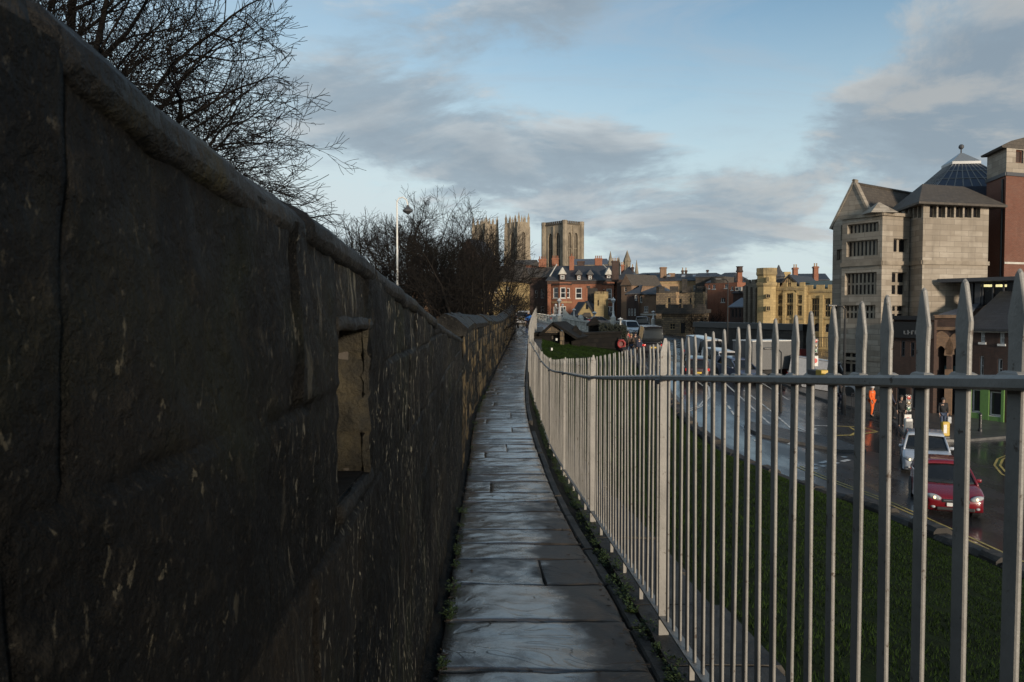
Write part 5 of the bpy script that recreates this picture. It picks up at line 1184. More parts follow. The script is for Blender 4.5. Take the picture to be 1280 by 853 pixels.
# ---------------------------------------------------------------- the minster
def west_tower(px0, pxc, px1, Y, label, ytop=279, ypin=265):
    cz = 2; A, B, D = fpx(px0, Y+9), fpx(pxc, Y), fpx(px1, Y+5); zt = ZZ(ytop, Y); E = (A[0]+D[0]-B[0], A[1]+D[1]-B[1])
    t = thing('church_tower', label, 'tower', (*B, cz)); t['kind'] = 'thing'
    mb = MB(); wn = []
    for a, b in ((A,B),(B,D)):
        L = unit(a,b)[0]; hs = [(L*.30,zt-21,L*.70,zt-5,'point'),(L*.32,zt-38,L*.68,zt-25,'point')]; facade(mb,a,b,cz,zt,hs,.9); wn += [(a,b,h) for h in hs]
    for a, b in ((D,E),(E,A)): facade(mb,a,b,cz,zt)
    mb.poly([(*q,zt-.5) for q in (A,B,D,E)])
    mb.build('wall', MAT['minster'], t)
    for a, b, h in wn:
        mb = MB(); mb.obox(a,b,h[0],h[2],.92,1.1,h[1],h[3]); s = (h[0]+h[2])/2; w_ = mb.build('window', MAT['minster_dark'], t)
        mb = MB(); mb.obox(a,b,s-.15,s+.15,.5,.9,h[1],h[3]-.6); mb.build('mullion', MAT['minster'], w_)
    for q in (A,B,D,E):
        mb = MB(); mb.loft([[(q[0]+u*w_,q[1]+v*w_,z) for u, v in ((-1,-1),(1,-1),(1,1),(-1,1))] for w_, z in ((1.5,cz),(1.35,zt-20),(1.1,zt-19),(1.0,zt-2))]); mb.build('corner_buttress', MAT['minster'], t)
    zp = ZZ(ypin, Y)
    def pin(x, y, z, w_): 
        mb = MB(); mb.loft([[(x+u*k,y+v*k,zz) for u, v in ((-1,-1),(1,-1),(1,1),(-1,1))] for k, zz in ((w_,zt-2.5),(w_*.9,zt+(z-zt)*.45),(w_*1.05,zt+(z-zt)*.5),(w_*.5,zt+(z-zt)*.7),(.06,z))]); mb.build('pinnacle', MAT['minster'], t)
    for a, b in ((A,B),(B,D),(D,E),(E,A)):
        pin(a[0],a[1],zp,.75)
        L = unit(a,b)[0]
        for f in (1/3,2/3): x, y = along(a,b,L*f,.3); pin(x,y,zt+(zp-zt)*.78,.55)
        mb = MB(); mb.obox(a,b,0,L,-.1,.4,zt-1.2,zt+.9); mb.build('parapet', MAT['minster'], t)
        mb = MB(); mb.obox(a,b,0,L,-.35,-.103,zt-23.3,zt-22.5); mb.build('string_course', MAT['minster'], t)
    return t
west_tower(632.5, 648.5, 660.5, 480, 'pinnacled church tower standing clear right of the bare trees')
west_tower(592, 608, 621.5, 496, 'pinnacled church tower seen through the bare tree branches', 281.5, 269)
def central():
    Y = 590; A, B, D = fpx(679.8, Y+17), fpx(705.5, Y), fpx(726.5, Y+11); E = (A[0]+D[0]-B[0], A[1]+D[1]-B[1]); cz = 2; zt = ZZ(278, Y)
    t = thing('church_tower', 'massive flat topped central church tower with paired tall lancet windows', 'tower', (*B, cz)); t['kind'] = 'thing'
    mb = MB(); wn = []
    for a, b in ((A,B),(B,D)):
        L = unit(a,b)[0]; hs = [(L*.20,zt-33,L*.41,zt-7,'point'),(L*.57,zt-33,L*.78,zt-7,'point')]; facade(mb,a,b,cz,zt,hs,1.4); wn += [(a,b,h) for h in hs]
    for a, b in ((D,E),(E,A)): facade(mb,a,b,cz,zt)
    mb.poly([(*q,zt-.6) for q in (A,B,D,E)]); mb.build('wall', MAT['minster'], t)
    for a, b, h in wn:
        mb = MB(); mb.obox(a,b,h[0],h[2],1.42,1.7,h[1],h[3]); w_ = mb.build('window', MAT['minster_dark'], t); mb = MB(); s = (h[0]+h[2])/2
        mb.obox(a,b,s-.22,s+.22,.8,1.4,h[1],h[3]-1); mb.build('mullion', MAT['minster'], w_); mb = MB(); mb.obox(a,b,h[0],h[2],.9,1.3,h[1]+14,h[1]+14.6); mb.build('transom', MAT['minster'], w_)
    for q in (A,B,D,E):
        mb = MB(); mb.loft([[(q[0]+1.9*k*math.cos(u),q[1]+1.9*k*math.sin(u),z) for u in [math.pi/4*j for j in range(8)]] for k, z in ((1.05,cz),(1,zt-1),(1.1,zt-.5),(1.0,zt+1.6))]); mb.build('corner_buttress', MAT['minster'], t)
    for a, b in ((A,B),(B,D)):
        L = unit(a,b)[0]
        for f in (.07,.49,.93): s = L*f; mb = MB(); mb.obox(a,b,s-.5,s+.5,-.8,-.003,cz,zt-2); mb.build('buttress', MAT['minster'], t)
    for a, b in ((A,B),(B,D),(D,E),(E,A)):
        L = unit(a,b)[0]; mb = MB(); mb.obox(a,b,0,L,-.5,.4,zt-1.2,zt-.2); merlons(mb,a,b,zt-.197,1.7,1.5,.6,.4); o = mb.build('parapet', MAT['minster_dark'], t); o['kind'] = 'stuff'
central()
A, B = fpx(716, 520), fpx(760, 515); house('church_nave', 'blue grey ridge roof of the church beside the big central tower', 'church', A, B, 16, 2, ZZ(331,518), 'minster', 'slate_blue', rh=4.2, over=.3, inset=(0,2))
def spire(px, Y, ytop, ybase, w_, lab, body=.5):
    x, y = fpx(px, Y); z1, z0 = ZZ(ytop,Y), ZZ(ybase,Y); t = thing('church_pinnacle', lab, 'pinnacle', (x,y,2)); zm = lerp(z0,z1,body)
    mb = MB(); mb.loft([[(x+w_*math.cos(math.pi/4*j),y+w_*math.sin(math.pi/4*j),z) for j in range(8)] for z in (0,zm)]); mb.build('shaft', MAT['minster'], t)
    mb = MB(); mb.loft([[(x+k*math.cos(math.pi/4*j),y+k*math.sin(math.pi/4*j),z) for j in range(8)] for k, z in ((w_*1.15,zm+.003),(w_*1.1,zm+.5),(.08,z1))]); mb.build('cone', MAT['minster'], t)
spire(762.6, 430, 314, 345, 1.3, 'slim stone pinnacle just right of the mansion chimney', .45)
spire(783.5, 430, 313, 345, 1.9, 'stout stone pinnacle with pointed cap above the dark roofs', .55)
spire(795.3, 420, 325, 350, 1.1, 'thin dark spire behind the narrow dark brick house', .2)
spire(773.2, 440, 321, 345, .9, 'small stone finial between the two bigger pinnacles', .6)
# warm house behind the bare trees
A, B = fpx(598, 152), fpx(646, 150); house('stone_house', 'sunlit golden stone house glimpsed through the bare tree branches', 'house', A, B, 10, -.5, ZZ(352,151), 'gold_stone', 'tile_brown', rh=3.2, over=.4, wins=[(606,358,610,366,2,2),(618,358,622,366,2,2),(632,358,636,366,2,2),(606,374,610,384,2,2),(620,374,624,384,2,2)], frame='offwhite')
A, B = fpx(505, 175), fpx(590, 172); house('brick_house', 'dark brown brick house hidden behind the bare tree branches', 'house', A, B, 10, -.5, ZZ(362,172), 'brown_brick', 'tile_brown', rh=3.5, over=.4, wins=[(510+i*14,368,515+i*14,379,2,2) for i in range(5)], frame='offwhite')
A, B = fpx(572, 190), fpx(600, 188); house('gabled_house', 'steep dark gabled house among the bare trees', 'house', A, B, 10, -.5, ZZ(322,189), 'dark_brick', 'slate', rh=4.5, over=.4, axis='y', gable='dark_brick')
A, B = fpx(640, 182), fpx(664, 181); house('brick_house', 'red brick house with a tiled roof below the clear church tower', 'house', A, B, 10, -.5, ZZ(331,181), 'tower_brick', 'tile_brown', rh=1.4, over=.3)
MAT['hedge'] = mat('hedge_leaf', (.014,.018,.008), (.008,.009,.005), 20, .7, 0)
# ---------------------------------------------------------------- bare trees
def make_tree(name, label, H, spread, seed, levels=5, trunk_h=.28, r0=.24, m='bark_far', limbs=6, droop=0.0, tipmin=.009, dens=1.0, kid_lo=.25):
    rnd = random.Random(seed); t = thing(name, label, 'tree'); TR = MB(); CR = MB()
    def path(p, d, L, n, wob, up):
        pts = [p.copy()]; d = d.copy()
        for i in range(n):
            d = d + Vector((rnd.gauss(0,wob), rnd.gauss(0,wob), rnd.gauss(0,wob)+up)); d.normalize(); p = p + d*L/n; pts.append(p.copy())
        return pts, d
    def grow(p, d, L, r, lev):
        n = 5 if lev < 2 else (4 if lev < 3 else 3); pts, de = path(p, d, L, n, .16 if lev else .08, .04 - droop*(lev > 1))
        r1 = r*(.55 if lev < levels else .4); rad = [max(tipmin, lerp(r, r1, i/n)) for i in range(n+1)]
        CR.tube(pts, rad, 6 if lev < 2 else (4 if lev < 3 else 3), cap=False)
        if lev >= levels: return
        k = int((2.7 if lev < 2 else 3.1)*dens + rnd.random()*1.4)
        for i in range(k):
            f = kid_lo + (1-kid_lo)*(i+rnd.random())/k; f = min(f, .98); q = f*n; a = int(q); pp = pts[a].lerp(pts[min(a+1,n)], q-a); dd = (pts[min(a+1,n)]-pts[a]).normalized()
            ax = dd.orthogonal().normalized(); ax.rotate(__import__('mathutils').Quaternion(dd, rnd.random()*6.283)); nd = (dd*math.cos(an := rnd.uniform(.45,.95)) + ax*math.sin(an)).normalized()
            grow(pp, nd, L*rnd.uniform(.48,.72), max(tipmin, lerp(r, r1, f)*rnd.uniform(.45,.62)), lev+1)
        grow(pts[-1], de, L*rnd.uniform(.46,.58), r1, lev+1)
    th = H*trunk_h; pts = [Vector((.0,0,-.6)), Vector((0,0,0)), Vector((.03*H*rnd.uniform(-1,1)*.5,.02*H*rnd.uniform(-1,1)*.5,th*.55)), Vector((.04*H*rnd.uniform(-1,1)*.5,0,th))]
    TR.tube(pts, [r0*1.5, r0*1.15, r0*.9, r0*.8], 10)
    Lm = (H-th)*.46
    for i in range(limbs):
        a = 6.283*(i+rnd.uniform(-.3,.3))/limbs; tilt = math.atan(spread*rnd.uniform(.5,1.1)); d = Vector((math.cos(a)*math.sin(tilt), math.sin(a)*math.sin(tilt), math.cos(tilt)))
        b = pts[2].lerp(pts[3], rnd.uniform(.5,1)); grow(b, d, Lm*rnd.uniform(.85,1.1), r0*rnd.uniform(.4,.55), 1)
    grow(pts[3], Vector((rnd.uniform(-.15,.15),rnd.uniform(-.15,.15),1)).normalized(), Lm*1.05, r0*.6, 1)
    TR.build('trunk', MAT[m], t, smooth=True, uv=False); CR.build('crown', MAT[m], t, smooth=True, uv=False)
    return t
def best_rot(o, rz, zmax=7.5):
    "turn the crown so that its low limbs keep clear of the walkway"
    P = np.array([v.co for ch in o.children if ch.name.startswith('crown') for v in ch.data.vertices][::7]); P = P[P[:,2] < zmax]
    if not len(P): return rz
    return min((rz + .3*k for k in range(21)), key=lambda a: float(np.percentile(P[:,0]*math.cos(a) - P[:,1]*math.sin(a), 99.5)))
def place(o, px, Y, s=1, rz=0, z=None):
    x = (px-640)/F*Y; o.location = (x, Y, R(x,Y)-.05 if z is None else z); o.scale = (s,s,s); o.rotation_euler = (0,0,rz); return o
big = make_tree('bare_tree', 'big bare tree spreading its branches over the near end of the parapet', 13.5, .6, 21, levels=6, r0=.26, limbs=9, trunk_h=.30, droop=.045, m='bark', tipmin=.0048, dens=1.06)
place(big, 106, 14.5, 1.0, best_rot(big, 1.6, 99), -3.3)
GT = 'bare trees behind the parapet'
ta = make_tree('bare_tree', 'bare tree with long low limbs reaching over the far coping slabs, tallest of the row', 11.0, .9, 5, levels=5, r0=.22, limbs=6, trunk_h=.22, tipmin=.0085, dens=1.2); ta['group'] = GT
tb = make_tree('bare_tree', 'dense bare tree just right of the tall white lamp post', 11.0, .85, 8, levels=5, r0=.22, limbs=6, trunk_h=.25, tipmin=.009, dens=1.2); tb['group'] = GT
tc_ = make_tree('bare_tree', 'rounded bare tree just left of the tall white lamp post', 10.8, .9, 11, levels=5, r0=.2, limbs=6, trunk_h=.22, tipmin=.0085, dens=1.2); tc_['group'] = GT
place(ta, 576, 44, 1.0, best_rot(ta, 2.6)); place(tb, 537, 50, 1.06, 1.2); place(tc_, 478, 55, 1.12, 2)
for src, lab, px, Y, s, rz in ((tb, 'leftmost bare tree of the row, rising from behind the near parapet coping', 437, 60, 1.12, 3.9), (tc_, 'bare tree standing in front of the shrouded church tower', 622, 58, .98, 4.4), (tb, 'bare tree between the shrouded church tower and the golden stone house', 603, 66, 1.04, 2.2), (tc_, 'bare tree low behind the first coping slabs of the far parapet', 560, 52, .9, 0.7), (ta, 'bare tree behind the two nearer ones, beneath the dark gabled house', 556, 68, 1.25, 2.9), (tb, 'bare tree half hidden behind the lamp post tree', 508, 72, 1.35, 5.1)):
    c = copy_tree(src); c['label'] = lab; place(c, px, Y, s, best_rot(src, rz) if px > 600 else rz)
sm = make_tree('bare_bush', 'small dense twiggy bush tree at the end of the parapet beside the shaded brick wing', 4.6, .6, 31, levels=4, r0=.1, limbs=7, trunk_h=.14, tipmin=.009, dens=1.2)
place(sm, 648, 96, 1.15, 0)
s2 = copy_tree(sm); s2['label'] = 'small bare tree in front of the red brick block'; s2.name = 'bare_tree'; place(s2, 892, 104, 1.05, 1)
s3 = copy_tree(sm); s3['label'] = 'small bare tree against the quoins of the tower house'; s3.name = 'bare_tree'; place(s3, 842, 117, 1.15, 2)
s4 = copy_tree(sm); s4['label'] = 'tiny bare tree top showing between the clear church tower and the chimneys'; s4.name = 'bare_tree'; place(s4, 668, 240, 2.6, 2, 4.5)
s5 = copy_tree(sm); s5['label'] = 'distant bare treetop beside the tall round topped chimney'; s5.name = 'bare_tree'; place(s5, 914, 150, 1.4, 3, 3)
s6 = copy_tree(sm); s6['label'] = 'bare young tree over the end of the retaining wall'; s6.name = 'bare_tree'; place(s6, 868, 100, .9, 4)
# ---------------------------------------------------------------- bridge with pale iron parapets and lamps
def parapet(name, label, A, B, zA, zB, h=1.15):
    L, tx, ty = unit(A,B); t = thing(name, label, 'parapet', (*along(A,B,L/2), (zA+zB)/2)); t['kind'] = 'thing'
    z = lambda s: lerp(zA, zB, s/L)
    def strip(s0, s1, d0, d1, h0, h1, mb):
        P = lambda s, d, hh: (*along(A,B,s,d), z(s)+hh); mb.hexa([P(s0,d0,h0),P(s1,d0,h0),P(s1,d1,h0),P(s0,d1,h0),P(s0,d0,h1),P(s1,d0,h1),P(s1,d1,h1),P(s0,d1,h1)])
    mb = MB(); strip(0,L,-.12,.22,-.9,.22,mb); mb.build('plinth', MAT['offwhite'], t)
    mb = MB(); strip(0,L,-.08,.18,h-.16,h,mb); mb.build('top_rail', MAT['offwhite'], t)
    n = max(2, int(L/4.2))
    for i in range(n+1): mb = MB(); s = L*i/n; strip(s-.22,s+.22,-.16,.26,-.4,h+.1,mb); mb.build('pier', MAT['offwhite'], t)
    mb = MB(); k = int(L/.75)
    for i in range(k):      # pierced quatrefoil panels as open rings
        s = L*(i+.5)/k; c = along(A,B,s,.05); zz = z(s)+.6; pts = [(c[0]+tx*.3*math.cos(u), c[1]+ty*.3*math.cos(u), zz+.3*math.sin(u)) for u in [math.pi/4*j for j in range(9)]]
        mb.tube(pts, .06, 4); strip(s-L/k/2, s-L/k/2+.1, .0, .1, .22, h-.16, mb)
    o = mb.build('pierced_panels', MAT['offwhite'], t); o['kind'] = 'stuff'
    return t
PA, PB = fpx(742, 88), fpx(671, 150)
parapet('bridge_parapet', 'pale pierced stone bridge parapet left of the dark gate pier', PB, PA, -.1, ZZ(417,88), 1.25)
parapet('bridge_parapet', 'pale bridge parapet on the far side of the roadway below the mansion', fpx(690,150), fpx(800,120), ZZ(400,150)-.1, ZZ(411,120)-.3, 1.1)
sheet([PA, (PA[0]+.4,PA[1]), (9.9,150), (PB[0]+.6,PB[1]), PB], 'pavement', MAT['paving'], .12, .2)
def bridge_lamp(px, Y, ytop, ybase, label):
    x, y = fpx(px, Y); z1, z0 = ZZ(ytop,Y), ZZ(ybase,Y); h = z1-z0; t = thing('bridge_lamp', label, 'street lamp', (x,y,z0), 'white lamps on the bridge')
    k = h/4.0
    mb = MB(); mb.lathe([(.32,z0-.5),(.32,z0+.75*k),(.38,z0+.8*k),(.26,z0+.95*k)],(x,y,0),8); mb.build('pedestal', MAT['offwhite'], t)
    mb = MB(); mb.lathe([(.22,z0+.95*k),(.15,z0+1.2*k),(.11,z0+1.6*k),(.16,z0+1.65*k),(.09,z0+1.8*k),(.07,z0+2.9*k),(.12,z0+2.95*k),(.07,z0+3.05*k)],(x,y,0),8); mb.build('column', MAT['white'], t)
    mb = MB(); mb.lathe([(.12,z0+3.05*k),(.27,z0+3.45*k),(.24,z0+3.5*k)],(x,y,0),6); l = mb.build('lantern', MAT['glass_sky'], t)
    mb = MB(); mb.lathe([(.31,z0+3.5*k),(.2,z0+3.72*k),(.07,z0+3.8*k),(.05,z1)],(x,y,0),6); mb.build('lantern_cap', MAT['white'], l)
    if px in (699, 766):
        for sx in (-1,1):
            mb = MB(); mb.tube([(x,y,z0+2.2*k),(x+sx*.35,y,z0+2.2*k),(x+sx*.42,y,z0+2.5*k)],.04,5); mb.lathe([(.08,z0+2.5*k),(.18,z0+2.75*k),(.05,z0+2.95*k)],(x+sx*.42,y,0),6); mb.build('side_lantern', MAT['white'], t)
bridge_lamp(699, 100, 372.5, 401, 'tall white ornate bridge lamp before the left bay of the mansion')
bridge_lamp(766.5, 100, 371.5, 403.5, 'tall white ornate bridge lamp before the right bay of the mansion')
bridge_lamp(717.5, 118, 385.5, 402, 'small white bridge lamp left of the toll lodge gable')
bridge_lamp(743, 95, 389, 408, 'white bridge lamp directly above the dark gate pier')
bridge_lamp(775.5, 80, 397, 415, 'short white bridge lamp above the dark hedge')
bridge_lamp(816.5, 118, 388.5, 402, 'white lamp in front of the fascia of the hipped roof house')
# pale stone figure group on the bridge
x, y = fpx(708, 112); z = ZZ(402,112); t = thing('bridge_scroll', 'pale sloping stone scroll block on the bridge beside the small lamp', 'stonework', (x,y,z)); mb = MB()
mb.loft([[(x+a,y+b,z+c) for b, c in ((-.4,-.3),(.4,-.3),(.4,h),(-.4,h))] for a, h in ((-.5,1.9),(-.2,1.6),(.4,.95),(1.2,.7),(1.5,.5))]); mb.build('scroll', MAT['offwhite'], t)
mb = MB(); mb.lathe([(.35,z-.2),(.42,z+.5),(.3,z+.75),(.1,z+.95)],(x+2.0,y,0),8); mb.build('urn', MAT['offwhite'], t)
# ---------------------------------------------------------------- hut, dark wall, gate pier and hedge at the foot of the bridge
def hut():
    Y = 50; z0 = ZZ(433,Y); A, B = fpx(664.5, 50), fpx(704, 49.5); fp = footprint(A,B,4); z1 = ZZ(416,Y); ap = ZZ(402.3,Y)
    t = thing('stone_hut', 'small dark stone gabled hut with a doorway at the top of the lawn', 'hut', (*along(A,B,1,2), z0)); t['kind'] = 'thing'
    L = unit(A,B)[0]; mb = MB(); hs = [hole(A,B,688,418.5,697,431.5)]; facade(mb,A,B,z0-1,z1,[(hs[0][0],z0-.6,hs[0][2],hs[0][3])],.4)
    for i in (1,2,3): facade(mb,fp[i],fp[(i+1)%4],z0-1,z1)
    mb.build('wall', MAT['black_stone'], t)
    s0,_ = fs_(A,B,681); s1,_ = fs_(A,B,703); Ag, Bg = along(A,B,s0), along(A,B,s1)
    mb = MB(); gable_tri(mb, along(A,B,s0,-.02), along(A,B,s1,-.02), z1, (ap-z1)*.85, .3); mb.build('gable', MAT['rubble'], t)
    mb = MB(); P = lambda s, d, z: (*along(A,B,s,d), z); m_ = (s0+s1)/2; m2 = MB()
    mb.slab([P(s0-.35,-.25,z1-.1),P(m_,-.25,ap),P(m_,4.2,ap),P(s0-.35,4.2,z1-.1)],.14); mb.slab([P(m_,-.25,ap),P(s1+1.0,-.25,z1-.3),P(s1+1.0,4.2,z1-.3),P(m_,4.2,ap)],.14)
    mb.build('roof', MAT['black_stone'], t)
    h = hs[0]; mb = MB(); mb.obox(A,B,h[0],h[2],.42,.5,z0-.6,h[3]); d = mb.build('door', MAT['tile_brown'], t)
    s, z = fs_(A,B,696,424.5); mb = MB(); mb.obox(A,B,s-.06,s+.06,-.06,-.003,z-.07,z+.07); mb.build('wall_notice', MAT['white'], t)
    s, _ = fs_(A,B,703.3); mb = MB(); mb.obox(A,B,s-.1,s+.1,-.3,-.003,z0-.8,z1+.1); mb.build('buttress', MAT['rubble'], t)
hut()
A, B = fpx(704, 51), fpx(776, 57); L = unit(A,B)[0]; za, zb_ = ZZ(420,51), ZZ(416.5,55)
t = thing('boundary_wall', 'long dark sooty stone wall closing the top of the lawn', 'wall', (*along(A,B,L/2), ZZ(433,54))); t['kind'] = 'thing'
mb = MB(); mb.obox(A,B,0,L,0,.5,-4,zb_-.002 if zb_ < za else za); mb.build('stonework', MAT['black_stone'], t); mb = MB(); mb.obox(A,B,-.05,L+.05,-.08,.58,min(za,zb_),min(za,zb_)+.16); mb.build('wall_coping', MAT['black_stone'], t)
def pier(px, Y, ytop, ybase, w_, lab):
    x, y = fpx(px,Y); z0, z1 = ZZ(ybase,Y)-.5, ZZ(ytop,Y); h = z1-z0; t = thing('gate_pier', lab, 'pier', (x,y,z0)); sq = lambda k, z: [(x+u*k,y+v*k,z) for u, v in ((-1,-1),(1,-1),(1,1),(-1,1))]
    mb = MB(); mb.loft([sq(w_,z0-.5),sq(w_,z0+.68*h)]); mb.build('shaft', MAT['black_stone'], t)
    mb = MB(); mb.loft([sq(w_*1.3,z0+.68*h+.003),sq(w_*1.3,z0+.76*h),sq(w_*.9,z0+.82*h),sq(.06,z1)]); mb.build('cap', MAT['black_stone'], t)
pier(743, 60, 396.5, 423, .42, 'dark square gate pier with a pointed cap beside the bridge parapet')
pier(719.5, 51.5, 407, 433, .28, 'small dark pier with a knob cap at the lawn wall by the hut')
# dark hedge strip / railings behind the wall
hb = MB(); rnd = random.Random(5)
for _ in range(5200):
    px = rnd.uniform(749, 783); Y = rnd.uniform(57.5, 60.5) + (px-749)*.05; top = 403 + 8*abs(noise.noise((px*.35,1,1)))+ (px-749)*.12; yy = rnd.uniform(top, 427); p = Vector(W(px,yy,Y)); l = rnd.uniform(.05,.14); a = Vector((rnd.gauss(0,1),rnd.gauss(0,1),rnd.gauss(0,1))).normalized()*l; b = a.orthogonal().normalized()*l*.45
    hb.add([tuple(p-a),tuple(p+b),tuple(p+a),tuple(p-b)],[(0,1,2,3)])
x, y = fpx(766, 59); hh = thing('hedge', 'dark clipped hedge between the gate pier and the pavement', 'hedge', (x,y,R(x,y)))
o = hb.build('leaves', MAT['hedge'], hh, uv=False); mb = MB(); [mb.tube([(fpx(q,59.2)[0],59.2,R(*fpx(q,59.2))-.2),(fpx(q+rnd.uniform(-1,1),59.2)[0],59.2,ZZ(408,59))],.03,4) for q in range(751,783,4)]; mb.build('stems', MAT['bark'], hh)
# lifebuoy on its post
x, y = fpx(776.5, 56.2); z = ZZ(430,56.2); t = thing('lifebuoy_post', 'red lifebuoy hung on a short dark post at the wall corner', 'lifebuoy', (x,y,R(x,y)))
mb = MB(); pts = [(x+.24*math.cos(u),y-.18,z+.25*math.sin(u)) for u in [math.pi/8*j for j in range(17)]]; mb.tube(pts,.075,8); mb.build('ring', flat('lifebuoy_red',(.22,.02,.018),.5), t)
mb = MB(); mb.tube([(x,y-.02,z-2.5),(x,y-.02,z+.5)],.06,6); mb.build('post', MAT['black'], t)
mb = MB(); mb.bbox(x-.2,x+.2,y-.075,y-.04,z-.32,z+.32,.02); mb.build('backboard', flat('board_red',(.12,.015,.013),.5), t)
# marker post on the lawn
x, y = fpx(688, 43); z0 = bank(43,.3)[2]; z1 = ZZ(434.5,43); t = thing('marker_post', 'thin black post with a small white tag on the lawn behind the railing', 'post', (x,y,z0))
mb = MB(); mb.tube([(x,y,z0-.3),(x,y,z1)],.035,6); mb.build('post', MAT['black'], t); mb = MB(); mb.bbox(x+.04,x+.12,y-.05,y-.03,z1-.16,z1-.02,.005); mb.build('tag', MAT['white'], t)
# ---------------------------------------------------------------- street lamps, signals, bollards
def column(px, Y, ytop, label, m='black', r=.06, style='plain', zb=None):
    x, y = fpx(px,Y); z0 = R(x,y) if zb is None else zb; z1 = ZZ(ytop,Y); t = thing('lamp_column', label, 'street lamp', (x,y,z0))
    mb = MB(); mb.lathe([(r*2,z0-.2),(r*2,z0+1.1),(r*1.2,z0+1.25),(r*.75,z1)],(x,y,0),8); mb.build('column', MAT[m], t)
    mb = MB()
    if style == 'hook':
        mb.tube([(x,y,z1-.05),(x+.0,y,z1+.35),(x+.12,y,z1+.55),(x+.35,y,z1+.6),(x+.55,y,z1+.45),(x+.62,y,z1+.15)],.045,6); mb.build('bracket', MAT[m], t)
        mb = MB(); mb.lathe([(.06,z1+.15),(.12,z1+.02),(.30,z1-.12),(.30,z1-.2),(.1,z1-.34),(.02,z1-.36)],(x+.62,y,0),10); mb.build('lantern', MAT['darkgrey'], t)
    else:
        mb.tube([(x,y,z1-.05),(x-.15,y,z1+.12),(x-.55,y,z1+.18)],.035,6); mb.build('bracket', MAT[m], t); mb = MB(); mb.bbox(x-1.0,x-.5,y-.1,y+.1,z1+.12,z1+.24,.03); mb.build('lamp_head', MAT[m], t)
column(497, 46, 260, 'tall pale grey lamp post with a hooked lantern among the bare trees', 'white', .06, 'hook')
column(909.5, 61, 352, 'tall thin black lamp column in front of the retaining wall', r=.05)
column(1056, 47, 386, 'black lamp column on the pavement before the stone office', r=.07)
column(977, 45, 440, 'short black post on the traffic island', r=.045)
def signal(px, Y, ytop, label, lit=(.9,.04,.02)):
    x, y = fpx(px,Y); z0, z1 = R(x,y), ZZ(ytop,Y); t = thing('traffic_light', label, 'traffic light', (x,y,z0))
    mb = MB(); mb.tube([(x,y,z0-.1),(x,y,z1)],.055,8); mb.build('post', MAT['darkgrey'], t)
    mb = MB(); mb.bbox(x-.17,x+.17,y-.2,y-.05,z1-.95,z1,.03); hd = mb.build('signal_head', MAT['black'], t)
    for k, c in enumerate(((.25,.02,.015),(.12,.07,.01),(.01,.1,.05))):
        mb = MB(); mb.lathe([(.105,.203),(.09,.225),(.02,.235)],(x,y,z1-.17-.3*k),10,'y'); mb.build('lens', flat('lens', c, .3, emit=lit if k == 0 else None, es=.2 if k == 0 else 0), hd)
    mb = MB(); mb.bbox(x-.2,x+.2,y-.12,y-.06,z1-1.75,z1-1.1,.01); mb.build('sign_plate', MAT['white'], t)
    mb = MB(); mb.lathe([(.15,.122),(.15,.13),(.01,.131)],(x,y,z1-1.4),14,'y'); mb.build('sign_roundel', flat('sign_red',(.5,.04,.03),.5), t)
signal(1018.5, 50, 423, 'traffic light with a white sign plate beside the retaining wall end')
signal(1135.5, 43.5, 493, 'traffic light with yellow back board on the far pavement')
def bollard(px, py, Y, label):
    x, y = fpx(px,Y); z0 = R(x,y); t = thing('lit_bollard', label, 'bollard', (x,y,z0), 'island bollards'); h = .95
    mb = MB(); mb.bbox(x-.2,x+.2,y-.12,y+.12,z0-.1,z0+h*.22,.03); mb.build('base', MAT['darkgrey'], t)
    mb = MB(); mb.bbox(x-.19,x+.19,y-.12,y+.12,z0+h*.22+.003,z0+h,.06); b = mb.build('body', MAT['white'] if px < 1160 else flat('bollard_yellow',(.5,.33,.04),.5), t)
    mb = MB(); mb.bbox(x-.15 if px < 1160 else x-.14,x+.15 if px < 1160 else x+.02,y-.128,y-.122,z0+h*.4,z0+h*.85,.002); mb.build('panel', MAT['midgrey'] if px < 1160 else MAT['white'], b)
bollard(1137.5, 546, 40.8, 'white traffic bollard behind the silver car'); bollard(1184, 549, 40.2, 'yellow and white traffic bollard right of the silver car')
for px, Y, lab in ((1228, 42.5, 'black street bollard in front of the green shop'), (1202, 43.4, 'black street bollard before the brick arches')):
    x, y = fpx(px,Y); z0 = R(x,y)+.12; t = thing('street_bollard', lab, 'bollard', (x,y,z0)); mb = MB(); mb.lathe([(.11,z0-.1),(.11,z0+.12),(.075,z0+.16),(.07,z0+.85)],(x,y,0),10); mb.build('post', MAT['black'], t); mb = MB(); mb.lathe([(.09,z0+.853),(.09,z0+.9),(.03,z0+1.0)],(x,y,0),10); mb.build('cap', MAT['black'], t)
# pedestrian guard rail along the far pavement
A, B = G(1062, 513), G(1108, 523); L = unit(A,B)[0]; zg = R(*along(A,B,L/2))+.12; t = thing('guard_rail', 'dark pedestrian guard rail by the kerb below the stone office', 'railing', (*along(A,B,L/2), zg))
mb = MB(); mb.obox(A,B,0,L,.2,.25,zg+1.0,zg+1.06); mb.build('top_rail', MAT['darkgrey'], t); mb = MB(); mb.obox(A,B,0,L,.2,.25,zg+.1,zg+.15); mb.build('bottom_rail', MAT['darkgrey'], t)
mb = MB(); n = int(L/.14)
for i in range(n+1): mb.obox(A,B,L*i/n-.01,L*i/n+.01,.21,.24,zg+.151 if i % 10 else zg-.2,zg+.999)
o = mb.build('bars', MAT['darkgrey'], t); o['kind'] = 'stuff'
